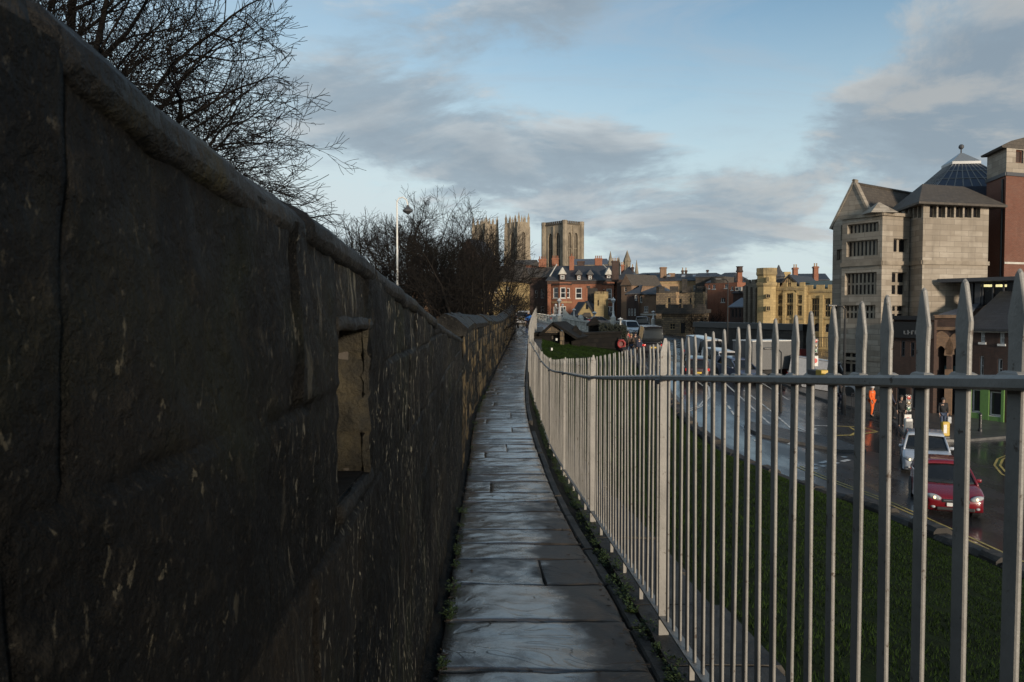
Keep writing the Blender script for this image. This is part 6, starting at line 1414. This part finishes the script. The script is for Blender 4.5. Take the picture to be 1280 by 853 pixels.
# pale box cabinet on the low wall
# ---------------------------------------------------------------- vehicles
TYRE = flat('tyre_rubber', (.014,.014,.014), .8); RIM = flat('alloy_rim', (.3,.3,.31), .35, .8)
LAMP_ON = flat('lit_headlamp', (.8,.75,.6), .2, emit=(1,.72,.38), es=1.5); LAMP_OFF = flat('headlamp_lens', (.35,.36,.37), .12); TAIL = flat('tail_lens', (.25,.012,.01), .2, emit=(1,.03,.015), es=.35)
PLATE_W = flat('white_plate', (.6,.6,.58), .5); PLATE_Y = flat('yellow_plate', (.62,.42,.05), .5); TRIM = flat('black_trim', (.016,.016,.017), .5); CARGLASS = flat('car_glass', (.016,.018,.02), .06)
def paintmat(name, c): return flat(name, c, .28, coat=.8)
def crv(pts, n=4):
    "Catmull-Rom through the points"
    P = [Vector((p[0],p[1])) for p in pts]; out = []
    for i in range(len(P)-1):
        a, b, c, d = P[max(i-1,0)], P[i], P[i+1], P[min(i+2,len(P)-1)]
        for k in range(n): t = k/n; out.append(.5*((2*b)+(-a+c)*t+(2*a-5*b+4*c-d)*t*t+(-a+3*b-3*c+d)*t**3))
    out.append(P[-1]); return [(p.x,p.y) for p in out]
def car(label, cat, paint, kind='hatch', L=4.0, Wd=1.75, H=1.5, lights=True, plate='front', group=None):
    "nose towards -y at the origin, wheels on z = 0"
    t = thing('parked_car' if False else ('van' if kind == 'van' else 'car'), label, cat, (0,0,0), group)
    hl = L/2; wr = .31 if kind != 'van' else .34; fx, rx = -hl+.80, hl-.72; hw = Wd/2
    if kind == 'van': up = [(-hl,.42),(-hl-.02,.62),(-hl+.12,.86),(-hl+.75,1.04),(-hl+1.1,1.10),(0,1.12),(hl-.1,1.12),(hl,.95),(hl,.45)]
    else: up = [(-hl,.40),(-hl-.02,.56),(-hl+.10,.70),(-hl+.55,.84),(-hl+1.05,.93),(-.2,.97),(hl-.55,1.0),(hl-.10,.98),(hl-.01,.80),(hl,.45)]
    top = crv(up, 4); bot = [(hl-.06,.26)]
    def arch(cx): return [(cx+(wr+.06)*math.cos(a), wr+(wr+.06)*math.sin(a)) for a in [math.radians(q) for q in (-12,10,35,60,90,120,145,170,192)]]
    low = bot + [(rx+wr+.15,.2)] + arch(rx) + [(rx-wr-.12,.18),(fx+wr+.12,.18)] + arch(fx) + [(-hl+.08,.24)]
    prof = top + low; n = len(prof); rows = (-1,-.97,-.86,-.6,-.3,0,.3,.6,.86,.97,1); rings = []
    cz = .6
    for tt in rows:
        ring = []
        for (x, z) in prof:
            e = abs(tt); end = max(0, (abs(x)-hl+.55)/.55); k = 1 - .10*end*end; tum = 1-.10*max(0,(z-.75)/.5)
            inset = .035 if e == 1 else (.012 if e > .96 else 0); sx = x - math.copysign(inset, x)*(abs(x) > hl-.6) - math.copysign(.16*max(0,e-.3)**2*end, x); sz = z - inset*(z > .6)*1.2
            ring.append((tt*hw*k*tum, sx, sz))
        rings.append(ring)
    mb = MB(); mb.loft(rings, cap=False)
    bm = bmesh.new(); vs = [bm.verts.new(p) for p in rings[0]]; bm.faces.new(vs); vs2 = [bm.verts.new(p) for p in rings[-1]]; bm.faces.new(vs2[::-1]); bmesh.ops.triangulate(bm, faces=bm.faces[:]); mb.bm(bm)
    bm = bmesh.new(); 
    for v in mb.v: bm.verts.new(v)
    bm.verts.ensure_lookup_table()
    for f in mb.f:
        try: bm.faces.new([bm.verts[i] for i in f])
        except ValueError: pass
    bmesh.ops.remove_doubles(bm, verts=bm.verts[:], dist=.0005); bmesh.ops.recalc_face_normals(bm, faces=bm.faces[:]); m2 = MB(); m2.bm(bm)
    body = m2.build('body', paint, t, smooth=True, uv=False); me = body.data
    for p in me.polygons: p.use_smooth = len(p.vertices) > 3
    # glasshouse
    if kind == 'van': g = [(-hl+.95,1.06),(-hl+1.55,H-.12),(-hl+1.85,H-.02),(hl-.35,H),(hl-.12,H-.12),(hl-.04,1.08)]; bz = 1.06
    elif kind == 'suv': g = [(-hl+1.0,.92),(-hl+1.75,H-.10),(-hl+2.1,H-.01),(hl-.5,H-.03),(hl-.2,H-.2),(hl-.06,.96)]; bz = .93
    else: g = [(-hl+.95,.90),(-hl+1.78,H-.09),(-hl+2.15,H-.005),(hl-.85,H-.03),(hl-.45,H-.15),(hl-.05,.97)]; bz = .92
    gp = crv(g, 3); gh = lambda z: hw*(.93-.20*max(0,(z-bz)/(H-bz)))
    rg = []
    for tt in (-1,-.93,-.6,0,.6,.93,1):
        e = abs(tt); rg.append([(tt*gh(z), x+math.copysign(.10*e*e*(1 if x < 0 else .5), -x if x > 0 else 1)*(1 if (x < -hl+1.9 or x > hl-.6) else .0), z-(.03*e*e if z > H-.15 else 0)) for x, z in gp] + [(tt*gh(bz)*.98, 0, bz-.12)])
    mb = MB(); mb.loft(rg, True); gl = mb.build('windows', CARGLASS, t, smooth=True, uv=False)
    # roof skin and pillars in body colour
    rgp = [i for i,(x,z) in enumerate(gp) if z > H-.13]; mb = MB(); rr = []
    for tt in (-.99,-.93,-.6,0,.6,.93,.99): e = abs(tt); rr.append([(tt*gh(gp[i][1])*1.01, gp[i][0], gp[i][1]+.016-.03*e*e-(.02 if e > .98 else 0)) for i in rgp])
    mb.loft(rr, cap=False, closed=False); rf = mb.build('roof', paint, t, smooth=True, uv=False); sm = rf.modifiers.new('s','SOLIDIFY'); sm.thickness = .03
    i0, i1 = rgp[0], rgp[-1]
    for sx in (-1,1):
        mb = MB(); mb.tube([(sx*(gh(gp[i][1])*.985), gp[i][0]+.06, gp[i][1]) for i in range(0, i0+1)], .045, 6); mb.build('windscreen_pillar', paint, t, smooth=True)
        mb = MB(); xm = .12; mb.hexa([(sx*gh(bz)*1.005,xm-.04,bz-.03),(sx*gh(bz)*1.005,xm+.05,bz-.03),(sx*gh(bz)*.9,xm+.05,bz-.03),(sx*gh(bz)*.9,xm-.04,bz-.03),(sx*gh(H)*1.01,xm-.02,H-.06),(sx*gh(H)*1.01,xm+.05,H-.06),(sx*gh(H)*.9,xm+.05,H-.06),(sx*gh(H)*.9,xm-.02,H-.06)]); mb.build('door_pillar', TRIM, t)
        mb = MB(); pr = [(x,z) for x,z in gp[i1:]]; xr = hl-1.05
        if kind == 'van': mb.hexa([(sx*gh(z)*s_, x, z) for z in (bz-.02,H-.05) for x, s_ in ((-.1,1.012),(hl-.12,1.012),(hl-.12,.9),(-.1,.9))]); mb.build('side_panel', paint, t)
        else: mb.hexa([(sx*gh(z)*s_, x+(-.25 if z > 1.1 else 0), z) for z in (bz-.02,H-.06) for x, s_ in ((xr+.45,1.012),(hl-.10,1.0),(hl-.10,.86),(xr+.45,.9))]); mb.build('rear_pillar', paint, t, smooth=False)
        # mirror, headlamps, tail lamps
        mb = MB(); mb.bbox(*(sorted((sx*hw*.93, sx*(hw*.93+.17)))), -hl+1.32, -hl+1.44, bz+.02, bz+.14, .035); mb.build('wing_mirror', paint, t, smooth=True)
        zl = .66 if kind != 'van' else .78
        mb = MB(); mb.sphere((0,0,0), 1, 12); mb.v = [(sx*hw*.70+v[0]*.21, -hl+.115+v[1]*.12+abs(v[0]*.21*sx)*0+(.09*v[0]*sx), zl+v[2]*.095+.03*v[0]*sx) for v in mb.v]; hd = mb.build('headlight', LAMP_OFF, t, smooth=True)
        if lights: mb = MB(); mb.sphere((sx*hw*.68, -hl+.03, zl), .055, 10); mb.build('bulb', LAMP_ON, hd, smooth=True)
        mb = MB(); mb.bbox(*(sorted((sx*hw*.62, sx*hw*.90))), hl-.10, hl+.005, .78, .95, .03); mb.build('tail_light', TAIL, t, smooth=True)
        mb = MB(); mb.sphere((sx*hw*.72,-hl+.08,.36), .075, 8, .7); mb.build('fog_light', LAMP_OFF, t, smooth=True)
        for wx in (fx, rx):
            mb = MB(); c = (sx*(hw-.11), wx, wr); mb.lathe([(wr*.62,-.09),(wr*.9,-.1),(wr,-.06),(wr,.06),(wr*.9,.1),(wr*.62,.09)], c, 20, 'x'); w_ = mb.build('wheel', TYRE, t, smooth=True)
            mb = MB(); o_ = sx; mb.lathe([(.05,.085*o_),(wr*.2,.105*o_),(wr*.55,.085*o_),(wr*.64,.095*o_)], c, 16, 'x'); mb.build('rim', RIM, w_)
            mb = MB(); 
            for k in range(5): a = 2*math.pi*k/5; mb.sphere((c[0]+sx*.092, c[1]+math.cos(a)*wr*.4, c[2]+math.sin(a)*wr*.4), .05, 6)
            mb.build('rim_openings', TRIM, w_)
            mb = MB(); mb.lathe([(wr+.055,-.16),(wr+.055,.02)], (sx*(hw-.14), wx, wr), 18, 'x'); mb.build('wheel_arch', TRIM, t)
    y = -hl
    mb = MB(); mb.bbox(-hw*.46,hw*.46,y-.035,y+.12,.52,.63,.03); mb.build('grille', TRIM, t); mb = MB(); mb.bbox(-hw*.40,hw*.40,y-.05,y-.02,.585,.605,.006); mb.build('grille_bar', RIM, t)
    mb = MB(); mb.bbox(-hw*.62,hw*.62,y-.02,y+.14,.27,.38,.03); mb.build('lower_intake', TRIM, t)
    mb = MB(); mb.bbox(-.26,.26,y-.06,y-.04,.42,.53,.004); mb.build('number_plate', PLATE_W, t)
    mb = MB(); mb.bbox(-.26,.26,hl+.005,hl+.03,.62,.73,.004); mb.build('number_plate', PLATE_Y, t)
    for sx in (-.45,.1): mb = MB(); mb.tube([(sx*hw,-hl+1.0,bz+.0),(sx*hw+.42,-hl+1.12,bz+.11)],.012,4); mb.build('wiper', TRIM, t)
    return t
def put(o, x, y, rz): o.location = (x, y, R(x,y)+.012); 
def put_car(o, px, py, rz, Y=None):
    p = G(px, py) if Y is None else fpx(px, Y); o.location = (p[0], p[1], R(*p)+.012)
    d = Vector((math.sin(rz), -math.cos(rz))); s = (R(p[0]-d.x*1.2,p[1]-d.y*1.2) - R(p[0]+d.x*1.2,p[1]+d.y*1.2))/2.4
    o.rotation_euler = (math.atan(s), 0, rz)
red = car('red hatchback with lit headlamps driving nearest to the low wall', 'car', paintmat('red_paint', (.17,.006,.012)), 'hatch', 3.9, 1.72, 1.5)
put_car(red, 1180, 632, R_(-19))
silver = car('silver hatchback with lit headlamps following the red car', 'car', paintmat('silver_paint', (.42,.45,.5)), 'hatch', 4.2, 1.78, 1.48)
put_car(silver, 1156, 586, R_(-25))
QG = 'queue of cars on the bridge road'
v1 = car('white van with dark windscreen at the left of the queue behind the railing', 'van', paintmat('white_van_paint', (.42,.43,.44)), 'van', 4.9, 1.9, 2.15, False, group=QG); put_car(v1, 884, 0, R_(14), 63)
v2 = car('white tall estate car between the white van and the dark blue car', 'car', paintmat('white_car_paint', (.42,.42,.43)), 'suv', 4.4, 1.8, 1.7, False, group=QG); put_car(v2, 904, 0, R_(16), 58)
v3 = car('dark blue hatchback at the right of the queue', 'car', paintmat('blue_paint', (.06,.075,.12)), 'hatch', 4.1, 1.76, 1.5, False, group=QG); put_car(v3, 922, 0, R_(18), 55.5)
v4 = car('black van seen from behind driving up to the bridge', 'van', paintmat('black_car_paint', (.012,.012,.016)), 'van', 4.9, 1.95, 2.35, False); put_car(v4, 811.5, 0, R_(178), 67)
v5 = car('white car coming off the bridge beyond the black van', 'car', paintmat('white_hatch_paint', (.65,.65,.64)), 'suv', 4.2, 1.8, 1.65, False); put_car(v5, 788, 0, R_(10), 98)
v6 = car('pale grey van behind the white car on the bridge', 'van', paintmat('grey_van_paint', (.3,.3,.31)), 'van', 5.0, 1.95, 2.2, False); put_car(v6, 802.5, 0, R_(170), 108)
v7 = car('dark hatchback with glowing red tail lamps nearest behind the railing', 'car', paintmat('dark_car_paint', (.03,.01,.01)), 'hatch', 4.0, 1.74, 1.5, False); put_car(v7, 869, 0, R_(172), 54)
v8 = car('white car with red tail lamps just past the end of the parapet', 'car', paintmat('white_saloon_paint', (.36,.36,.37)), 'hatch', 4.1, 1.75, 1.5, False); put_car(v8, 654, 0, R_(175), 92); v8.location.z = ZZ(402,92)-.3
v9 = car('white van turning at the junction beyond the traffic light', 'van', paintmat('white_bus_paint', (.3,.3,.31)), 'van', 5.0, 1.95, 2.2, False); put_car(v9, 1031, 0, R_(60), 56)
for px, Y, c, lab in ((703,128,(.5,.5,.5),'pale car on the far bridge lane left of the stone scroll'),(727,126,(.03,.03,.035),'dark car on the far bridge lane below the toll lodge'),(751,124,(.1,.1,.11),'grey car on the far bridge lane right of the toll lodge')):
    v = car(lab, 'car', paintmat('far_paint', c), 'hatch', 4.0, 1.75, 1.5, False, group='cars crossing the bridge'); put_car(v, px, 0, R_(95), Y)
# grey box lorry parked along the retaining wall
def lorry():
    t = thing('lorry', 'lorry with a plain grey box body parked beside the retaining wall', 'lorry'); g = flat('lorry_box', (.12,.12,.12), .6)
    mb = MB(); mb.bbox(-1.1,1.1,-1.2,2.6,.95,3.0,.04); mb.build('box_body', g, t); mb = MB(); mb.bbox(-1.13,1.13,-1.23,2.63,2.96,3.03,.01); mb.build('roof_rim', MAT['white'], t)
    mb = MB(); mb.loft([[(-1,y,z0),(1,y,z0),(.97,y,z1),(-.97,y,z1)] for y, z0, z1 in ((-3.1,.5,1.35),(-3.0,.45,1.5),(-2.5,.45,2.35),(-1.35,.45,2.4))]); cb = mb.build('cab', flat('cab_red',(.12,.02,.018),.4), t)
    mb = MB(); mb.loft([[(-.85,-2.99,1.5),(.85,-2.99,1.5),(.82,-2.54,2.25),(-.82,-2.54,2.25)],[(-.85,-2.95,1.48),(.85,-2.95,1.48),(.82,-2.5,2.23),(-.82,-2.5,2.23)]]); mb.build('windscreen', CARGLASS, cb)
    mb = MB(); mb.bbox(-.5,.5,-2.9,2.5,.6,.9,.02); mb.build('chassis', TRIM, t)
    for sx in (-1,1):
        for y in (-2.3,1.5): mb = MB(); mb.lathe([(.25,-.12),(.42,-.12),(.45,-.07),(.45,.1),(.25,.12)],(sx*.85,y,.45),18,'x'); mb.build('wheel', TYRE, t)
    x, y = fpx(965, 58); t.location = (x, y, R(x,y)+.012); t.rotation_euler = (0,0,R_(112)); return t
lorry()
# ---------------------------------------------------------------- people
SKIN = mat('skin', (.42,.26,.19), (.36,.22,.16), 8, .6, 0); HAIR = {'dark': flat('dark_hair',(.02,.015,.012),.6), 'fair': flat('fair_hair',(.22,.15,.08),.6), 'grey': flat('grey_hair',(.3,.29,.28),.6)}
CL = {}
def cloth(n, c):
    if n not in CL: CL[n] = mat(n+'_cloth', c, tuple(q*.7 for q in c), 10, .85, .4, .01)
    return CL[n]
COL = dict(black=(.012,.012,.014), navy=(.02,.025,.05), blue=(.012,.10,.36), grey=(.09,.09,.095), brown=(.07,.045,.03), orange=(.75,.13,.02), red=(.35,.03,.03), denim=(.05,.07,.12), beige=(.3,.25,.18), white=(.5,.5,.5))
def skinned(name, V, E, rad, m, parent, root=0, lev=1):
    me = bpy.data.meshes.new(name); me.from_pydata(V, E, []); ob = bpy.data.objects.new(name, me); C.objects.link(ob)
    s = ob.modifiers.new('skin','SKIN'); s.use_smooth_shade = True
    for i, r in enumerate(rad): d = me.skin_vertices[0].data[i]; d.radius = r if isinstance(r, tuple) else (r, r); d.use_root = (i == root)
    u = ob.modifiers.new('sub','SUBSURF'); u.levels = lev; u.render_levels = lev
    dg = bpy.context.evaluated_depsgraph_get(); me2 = bpy.data.meshes.new_from_object(ob.evaluated_get(dg)); bpy.data.objects.remove(ob); bpy.data.meshes.remove(me)
    me2.name = name; me2.materials.clear(); me2.materials.append(m)
    for p in me2.polygons: p.use_smooth = True
    ob = bpy.data.objects.new(name, me2); C.objects.link(ob); ob.parent = parent; return ob
def person(label, h=1.72, top='black', legs='navy', hair='dark', stride=.25, arm=.2, long_coat=False, group=None, bag=None, cap=None):
    "faces -y, feet at z = 0"
    t = thing('person', label, 'person', (0,0,0), group); k = h/1.75; s = stride; S = lambda p: (p[0]*k, p[1]*k, p[2]*k)
    J = {'pel':(0,0,.95),'wai':(0,-.01,1.1),'che':(0,0,1.32),'nek':(0,.01,1.49),'hd0':(0,-.01,1.56),'hd1':(0,-.02,1.66),'hd2':(0,0,1.73)}
    def legj(sx, f): return [(sx*.095,0,.90),(sx*.10,-f*.5-.03,.50),(sx*.10,-f*.55+.16*(f<0)*abs(f)*2+.02,.09),(sx*.11,-f*.55-.13+.1*(f<0)*abs(f)*2,.035)]
    def armj(sx, f): return [(sx*.19,.01,1.43),(sx*.235,.02+f*.35,1.16),(sx*.235,-.06+f*.8,.93),(sx*.23,-.09+f*.85,.83)]
    V = [J[q] for q in ('pel','wai','che','nek','hd0','hd1','hd2')]; E = [(i,i+1) for i in range(6)]; rad = [(.15,.11),(.14,.10),(.165,.11),(.055,.055),(.075,.085),(.078,.098),(.05,.06)]
    for sx, f in ((-1,s),(1,-s)):
        o = len(V); V += legj(sx,f); E += [(0,o),(o,o+1),(o+1,o+2),(o+2,o+3)]; rad += [.085,.06,.042,.04]
    for sx, f in ((-1,-arm),(1,arm)):
        o = len(V); V += armj(sx,f); E += [(2,o),(o,o+1),(o+1,o+2),(o+2,o+3)]; rad += [.06,.045,.033,.03]
        hx, hy, hz = V[-1]
        for q in range(4): V += [(hx+sx*.0,hy-.03+.02*q,hz-.03),(hx-sx*.01,hy-.045+.022*q,hz-.10)]; E += [(o+3,len(V)-2),(len(V)-2,len(V)-1)]; rad += [.010,.008]
        V += [(hx-sx*.02,hy-.05,hz+.0),(hx-sx*.03,hy-.07,hz-.04)]; E += [(o+3,len(V)-2),(len(V)-2,len(V)-1)]; rad += [.011,.009]
    sc = lambda r: tuple(x*k for x in r) if isinstance(r, tuple) else r*k
    skinned('body', [S(p) for p in V], E, [sc(r) for r in rad], SKIN, t, 0)
    # nose
    # jacket
    V = [(0,0,.90 if not long_coat else .62),(0,-.01,1.08),(0,0,1.32),(0,.01,1.47)]; E = [(0,1),(1,2),(2,3)]; rad = [(.185,.145),(.172,.135),(.19,.14),(.085,.085)]
    if long_coat: V.insert(1,(0,0,.88)); E = [(0,1),(1,2),(2,3),(3,4)]; rad.insert(1,(.185,.15))
    ch = len(V)-2
    for sx, f in ((-1,-arm),(1,arm)):
        o = len(V); a = armj(sx,f); V += a[:3]; E += [(ch,o),(o,o+1),(o+1,o+2)]; rad += [.08,.064,.05]
    skinned('jacket', [S(p) for p in V], E, [sc(r) for r in rad], cloth(top, COL[top]), t, 0)
    V = [(0,0,.97)]; E = []; rad = [(.165,.13)]
    for sx, f in ((-1,s),(1,-s)): o = len(V); V += legj(sx,f)[:3]; E += [(0,o),(o,o+1),(o+1,o+2)]; rad += [.10,.073,.06]
    skinned('trousers', [S(p) for p in V], E, [sc(r) for r in rad], cloth(legs, COL[legs]), t, 0)
    for sx, f in ((-1,s),(1,-s)):
        a = legj(sx,f); mb = MB(); mb.loft([[(S((a[2][0]+u*w_, y, z))) for u, z in ((-1,.0+a[2][2]-.09),(1,.0+a[2][2]-.09),(.8,zt+a[2][2]-.09),(-.8,zt+a[2][2]-.09))] for y, w_, zt in ((a[2][1]+.07,.04,.10),(a[2][1]-.02,.048,.11),(a[2][1]-.1,.048,.075),(a[2][1]-.19,.03,.04))]); mb.build('shoe', MAT['black'], t, smooth=True)
    if cap: mb = MB(); mb.lathe([(.112,1.64),(.118,1.70),(.10,1.78),(.04,1.815)],(0,-.01,0),12); mb.v = [S(p) for p in mb.v]; mb.build('hat', cloth(cap, COL[cap]), t, smooth=True)
    else: mb = MB(); mb.sphere((0,.018,1.685),.108,14,1.08); mb.v = [S(p) for p in mb.v if True]; mb.build('hair', HAIR[hair], t, smooth=True)
    mb = MB(); mb.lathe([(.004,0),(.022,.03),(.012,.05)],(0,-.09,1.625),6); mb.v = [S((p[0],-.098-(p[2]-1.625)*.0-abs(.02-abs(p[0]))*.6,p[2])) for p in mb.v]; mb.build('nose', SKIN, t)
    if bag: 
        mb = MB(); mb.bbox(.20*k,.40*k,-.12*k,.20*k,.38*k,.75*k,.04); tg_ = thing('carrier_bag', bag[1], 'bag'); mb.build('bag', cloth(bag[0], COL[bag[0]]), tg_); mb = MB(); mb.tube([(.24*k,-.02,.74*k),(.24*k,.0,.86*k),(.34*k,.02,.86*k),(.34*k,.04,.74*k)],.012,5); mb.build('handle', MAT['black'], tg_); t['_bag'] = tg_.name
    return t
def stand(o, px, py=None, Y=None, rz=0, z=None, kerb=0):
    p = G(px, py) if Y is None else fpx(px, Y); o.location = (p[0], p[1], (R(*p)+kerb) if z is None else z); o.rotation_euler = (0,0,rz)
    if o.get('_bag'): b = bpy.data.objects[o['_bag']]; b.location = o.location; b.rotation_euler = o.rotation_euler; del o['_bag']
stand(person('person in a bright blue jacket and pale cap walking away at the path end', 1.74, 'blue', 'navy', 'fair', .2, .1, cap='white'), 660.5, Y=66.5, rz=R_(180), z=PZ2(66.5)+.02)
PG = 'pedestrians beside the black van'
for px, Y, lab, top, legs, hair, rz, hgt, coat in ((778,60.5,'pedestrian in black with white legs, first behind the wall corner','black','white','dark',170,1.7,0),(783,62,'pedestrian in a grey coat walking left of the fair haired one','grey','navy','dark',175,1.72,1),(789,61.0,'fair haired pedestrian in a brown coat amid the group','brown','denim','fair',185,1.75,1),(794.5,62.5,'tall pedestrian in black nearest the black van','black','black','dark',178,1.8,0),(785.5,65,'pedestrian in red behind the group','red','navy','dark',160,1.68,0),(799,60,'pedestrian in a navy coat stepping towards the road','navy','black','dark',200,1.7,1),(781,66,'white haired pedestrian at the back of the group','navy','grey','grey',180,1.7,0)):
    stand(person(lab, hgt, top, legs, hair, .22, .2, bool(coat), PG), px, Y=Y, rz=R_(rz), kerb=.1)
stand(person('worker in orange high visibility clothing by the guard rail', 1.76, 'orange', 'orange', 'dark', .1, .1, cap='white'), 1091.5, Y=46.2, rz=R_(30), kerb=.12)
stand(person('pedestrian in dark clothes on the pavement behind the lamp column', 1.7, 'black', 'navy', 'dark', .2), 1052, Y=47.6, rz=R_(60), kerb=.12)
stand(person('pedestrian in black waiting left of the traffic light', 1.7, 'black', 'black', 'dark', .1), 1128.5, Y=43.2, rz=R_(-20), kerb=.12)
stand(person('pedestrian in dark blue walking past the black bar', 1.7, 'navy', 'black', 'dark', .25), 1115, Y=45.8, rz=R_(80), kerb=.12)
stand(person('dark haired pedestrian carrying a pale bag in front of the brick arches', 1.72, 'black', 'denim', 'dark', .15, .1, bag=('white','pale carrier bag held by the pedestrian before the arches')), 1181, Y=42.6, rz=R_(-10), kerb=.12)
stand(person('person in a black coat with an orange bag at the right edge', 1.75, 'black', 'black', 'dark', .15, .1, True, bag=('orange','orange shopping bag held at the right edge of the street')), 1277, Y=35.5, rz=R_(185), kerb=.0)
SKYK = (1.35,1.55,1.6)
# ---------------------------------------------------------------- sky, sun, camera
SUN_AZ = R_(25); SUN_EL = R_(9)     # azimuth measured from straight behind the camera towards the right
sd = Vector((math.sin(SUN_AZ)*math.cos(SUN_EL), -math.cos(SUN_AZ)*math.cos(SUN_EL), math.sin(SUN_EL)))
L = bpy.data.lights.new('sun', 'SUN'); L.energy = 4.3; L.angle = R_(4); L.color = (1, .85, .67)
so = bpy.data.objects.new('sun', L); C.objects.link(so); so.rotation_euler = sd.to_track_quat('Z', 'Y').to_euler()
w = bpy.data.worlds.new('World'); bpy.context.scene.world = w; w.use_nodes = True; nt = w.node_tree; nt.nodes.clear(); N = NT(nt)
out = N.n('ShaderNodeOutputWorld'); bg = N.n('ShaderNodeBackground'); bg.inputs[1].default_value = .108; nt.links.new(bg.outputs[0], out.inputs[0])
BLOBS = ((1225,100,.17,1.5,.30),(1110,160,.12,2.2,.14),(1230,30,.12,1.5,.12),(470,165,.11,2.4,.15),(640,190,.10,2.6,.14),(780,215,.09,2.4,.11),(430,125,.10,1.5,.10),(900,262,.06,2.6,.08),(740,265,.05,2.5,.05),(590,40,.10,2.2,.04),(700,25,.10,2.0,.05),(850,300,.06,3,.05),(1010,235,.06,2.4,.04),(900,150,.09,1.8,-.16),(560,130,.07,2.0,-.05),(1000,60,.15,1.6,-.26),(880,90,.12,1.4,-.10),(800,50,.1,1.6,-.06),(480,290,.09,1.8,-.12),(410,220,.08,1.5,-.10))
sky = N.n('ShaderNodeTexSky'); sky.sky_type = 'NISHITA'; sky.sun_disc = False; sky.sun_elevation = SUN_EL
sky.sun_rotation = math.atan2(sd.x, sd.y); sky.air_density = 1.0; sky.dust_density = .6; sky.ozone_density = 1.6; sky.altitude = 20
geo = N.n('ShaderNodeTexCoord'); d = geo.outputs['Generated']
sep = N.n('ShaderNodeSeparateXYZ'); N.set(sep.inputs[0], d); X, Y, Z = sep.outputs
zz = N.math('ADD', N.math('MAXIMUM', Z, 0.0), .27)
pl = N.n('ShaderNodeCombineXYZ'); N.set(pl.inputs[0], N.math('DIVIDE', X, zz)); N.set(pl.inputs[1], N.math('DIVIDE', Y, zz))
def blob(px, py, r, ax=1.0):
    "soft patch of sky around one direction, r in radians"
    v = Vector(W(px, py, 100)) - Vector((0,0,EYE)); v.normalize()
    dv = N.n('ShaderNodeVectorMath', operation='SUBTRACT'); N.set(dv.inputs[0], d); dv.inputs[1].default_value = v
    m = N.n('ShaderNodeVectorMath', operation='MULTIPLY'); N.set(m.inputs[0], dv.outputs[0]); m.inputs[1].default_value = (1/ax, 1/ax, 1)
    ln = N.n('ShaderNodeVectorMath', operation='LENGTH'); N.set(ln.inputs[0], m.outputs[0])
    return N.ramp(ln.outputs['Value'], r, 0.0)
P1 = N.mapping(pl.outputs[0], (.8, 1.0, 1), rot=(0,0,.25), loc=(1.7,.6,0))
n1 = N.noise(P1, 2.3, 8, .60, .4); n2 = N.noise(N.mapping(P1, (1,1,1), loc=(4,7,2)), 5.5, 6, .62, .4); n3 = N.noise(N.mapping(P1, (1,1,1), loc=(9,1,5)), .5, 3, .5)
skyc = N.mix(1.0, sky.outputs[0], (SKYK[0], SKYK[1], SKYK[2], 1), 'MULTIPLY')
# high veil, whiter towards the left and the horizon
veil = N.math('ADD', N.math('MULTIPLY', N.ramp(Z, .42, .03), .95), N.math('MULTIPLY', N.ramp(N.math('ADD', X, N.math('MULTIPLY', n2, .25)), .35, -.4), .35))
veil = N.math('MULTIPLY', veil, N.ramp(n2, -.15, .5), clamp=True)
col = N.mix(veil, skyc, (5.9, 6.85, 7.15, 1))
wis = N.noise(N.mapping(pl.outputs[0], (.5, 1.6, 1), rot=(0,0,.5)), 1.7, 8, .66, .8)
col = N.mix(N.math('MULTIPLY', N.ramp(wis, .46, .72), .55), col, (3.9, 4.6, 5.3, 1))
bias = None
for px, py, r, ax, k in BLOBS:
    b_ = N.math('MULTIPLY', blob(px, py, r, ax), k); bias = b_ if bias is None else N.math('ADD', bias, b_)
def dens_(off):
    q = N.mapping(P1, (1,1,1), loc=off)
    return N.noise(q, 2.3, 8, .60, .4)
dens = N.math('ADD', N.math('ADD', n1, N.math('MULTIPLY', N.math('SUBTRACT', n2, .5), .30)), N.math('MULTIPLY', N.math('SUBTRACT', n3, .5), .35))
dens = N.math('ADD', dens, bias)
cov = N.ramp(dens, .49, .66); thick = N.ramp(dens, .56, .86)
lit = N.ramp(N.math('SUBTRACT', n1, dens_((.04,-.10,0))), -.05, .14)
cc = N.mix(lit, (3.0, 3.75, 4.4, 1), (5.3, 5.7, 5.9, 1)); cc = N.mix(N.math('MULTIPLY', thick, .6), cc, (1.8, 2.25, 2.8, 1))
cc = N.mix(N.math('MULTIPLY', N.math('MULTIPLY', lit, N.ramp(X, .05, .5)), .5), cc, (4.6, 4.35, 4.0, 1))
col = N.mix(N.math('MULTIPLY', cov, .86), col, cc)
# land haze below the horizon
col = N.mix(N.ramp(Z, -.02, -.08), col, (.8,.8,.8,1))
N.set(bg.inputs[0], col)
cam = bpy.data.cameras.new('camera'); cam.lens = 28.125; cam.sensor_width = 36; cam.clip_start = .02; cam.clip_end = 9000
cam.dof.use_dof = True; cam.dof.focus_distance = 7; cam.dof.aperture_fstop = .028 / .0016
co = bpy.data.objects.new('camera', cam); C.objects.link(co); co.location = (0, 0, EYE); co.rotation_euler = (math.pi/2 - PIT, 0, 0)
bpy.context.scene.camera = co
vs = bpy.context.scene.view_settings; vs.view_transform = 'Standard'; vs.look = 'None'; vs.gamma = 1; vs.use_curve_mapping = False; vs.exposure = 0
sc = bpy.context.scene; sc.cycles.use_denoising = True; sc.cycles.max_bounces = 6
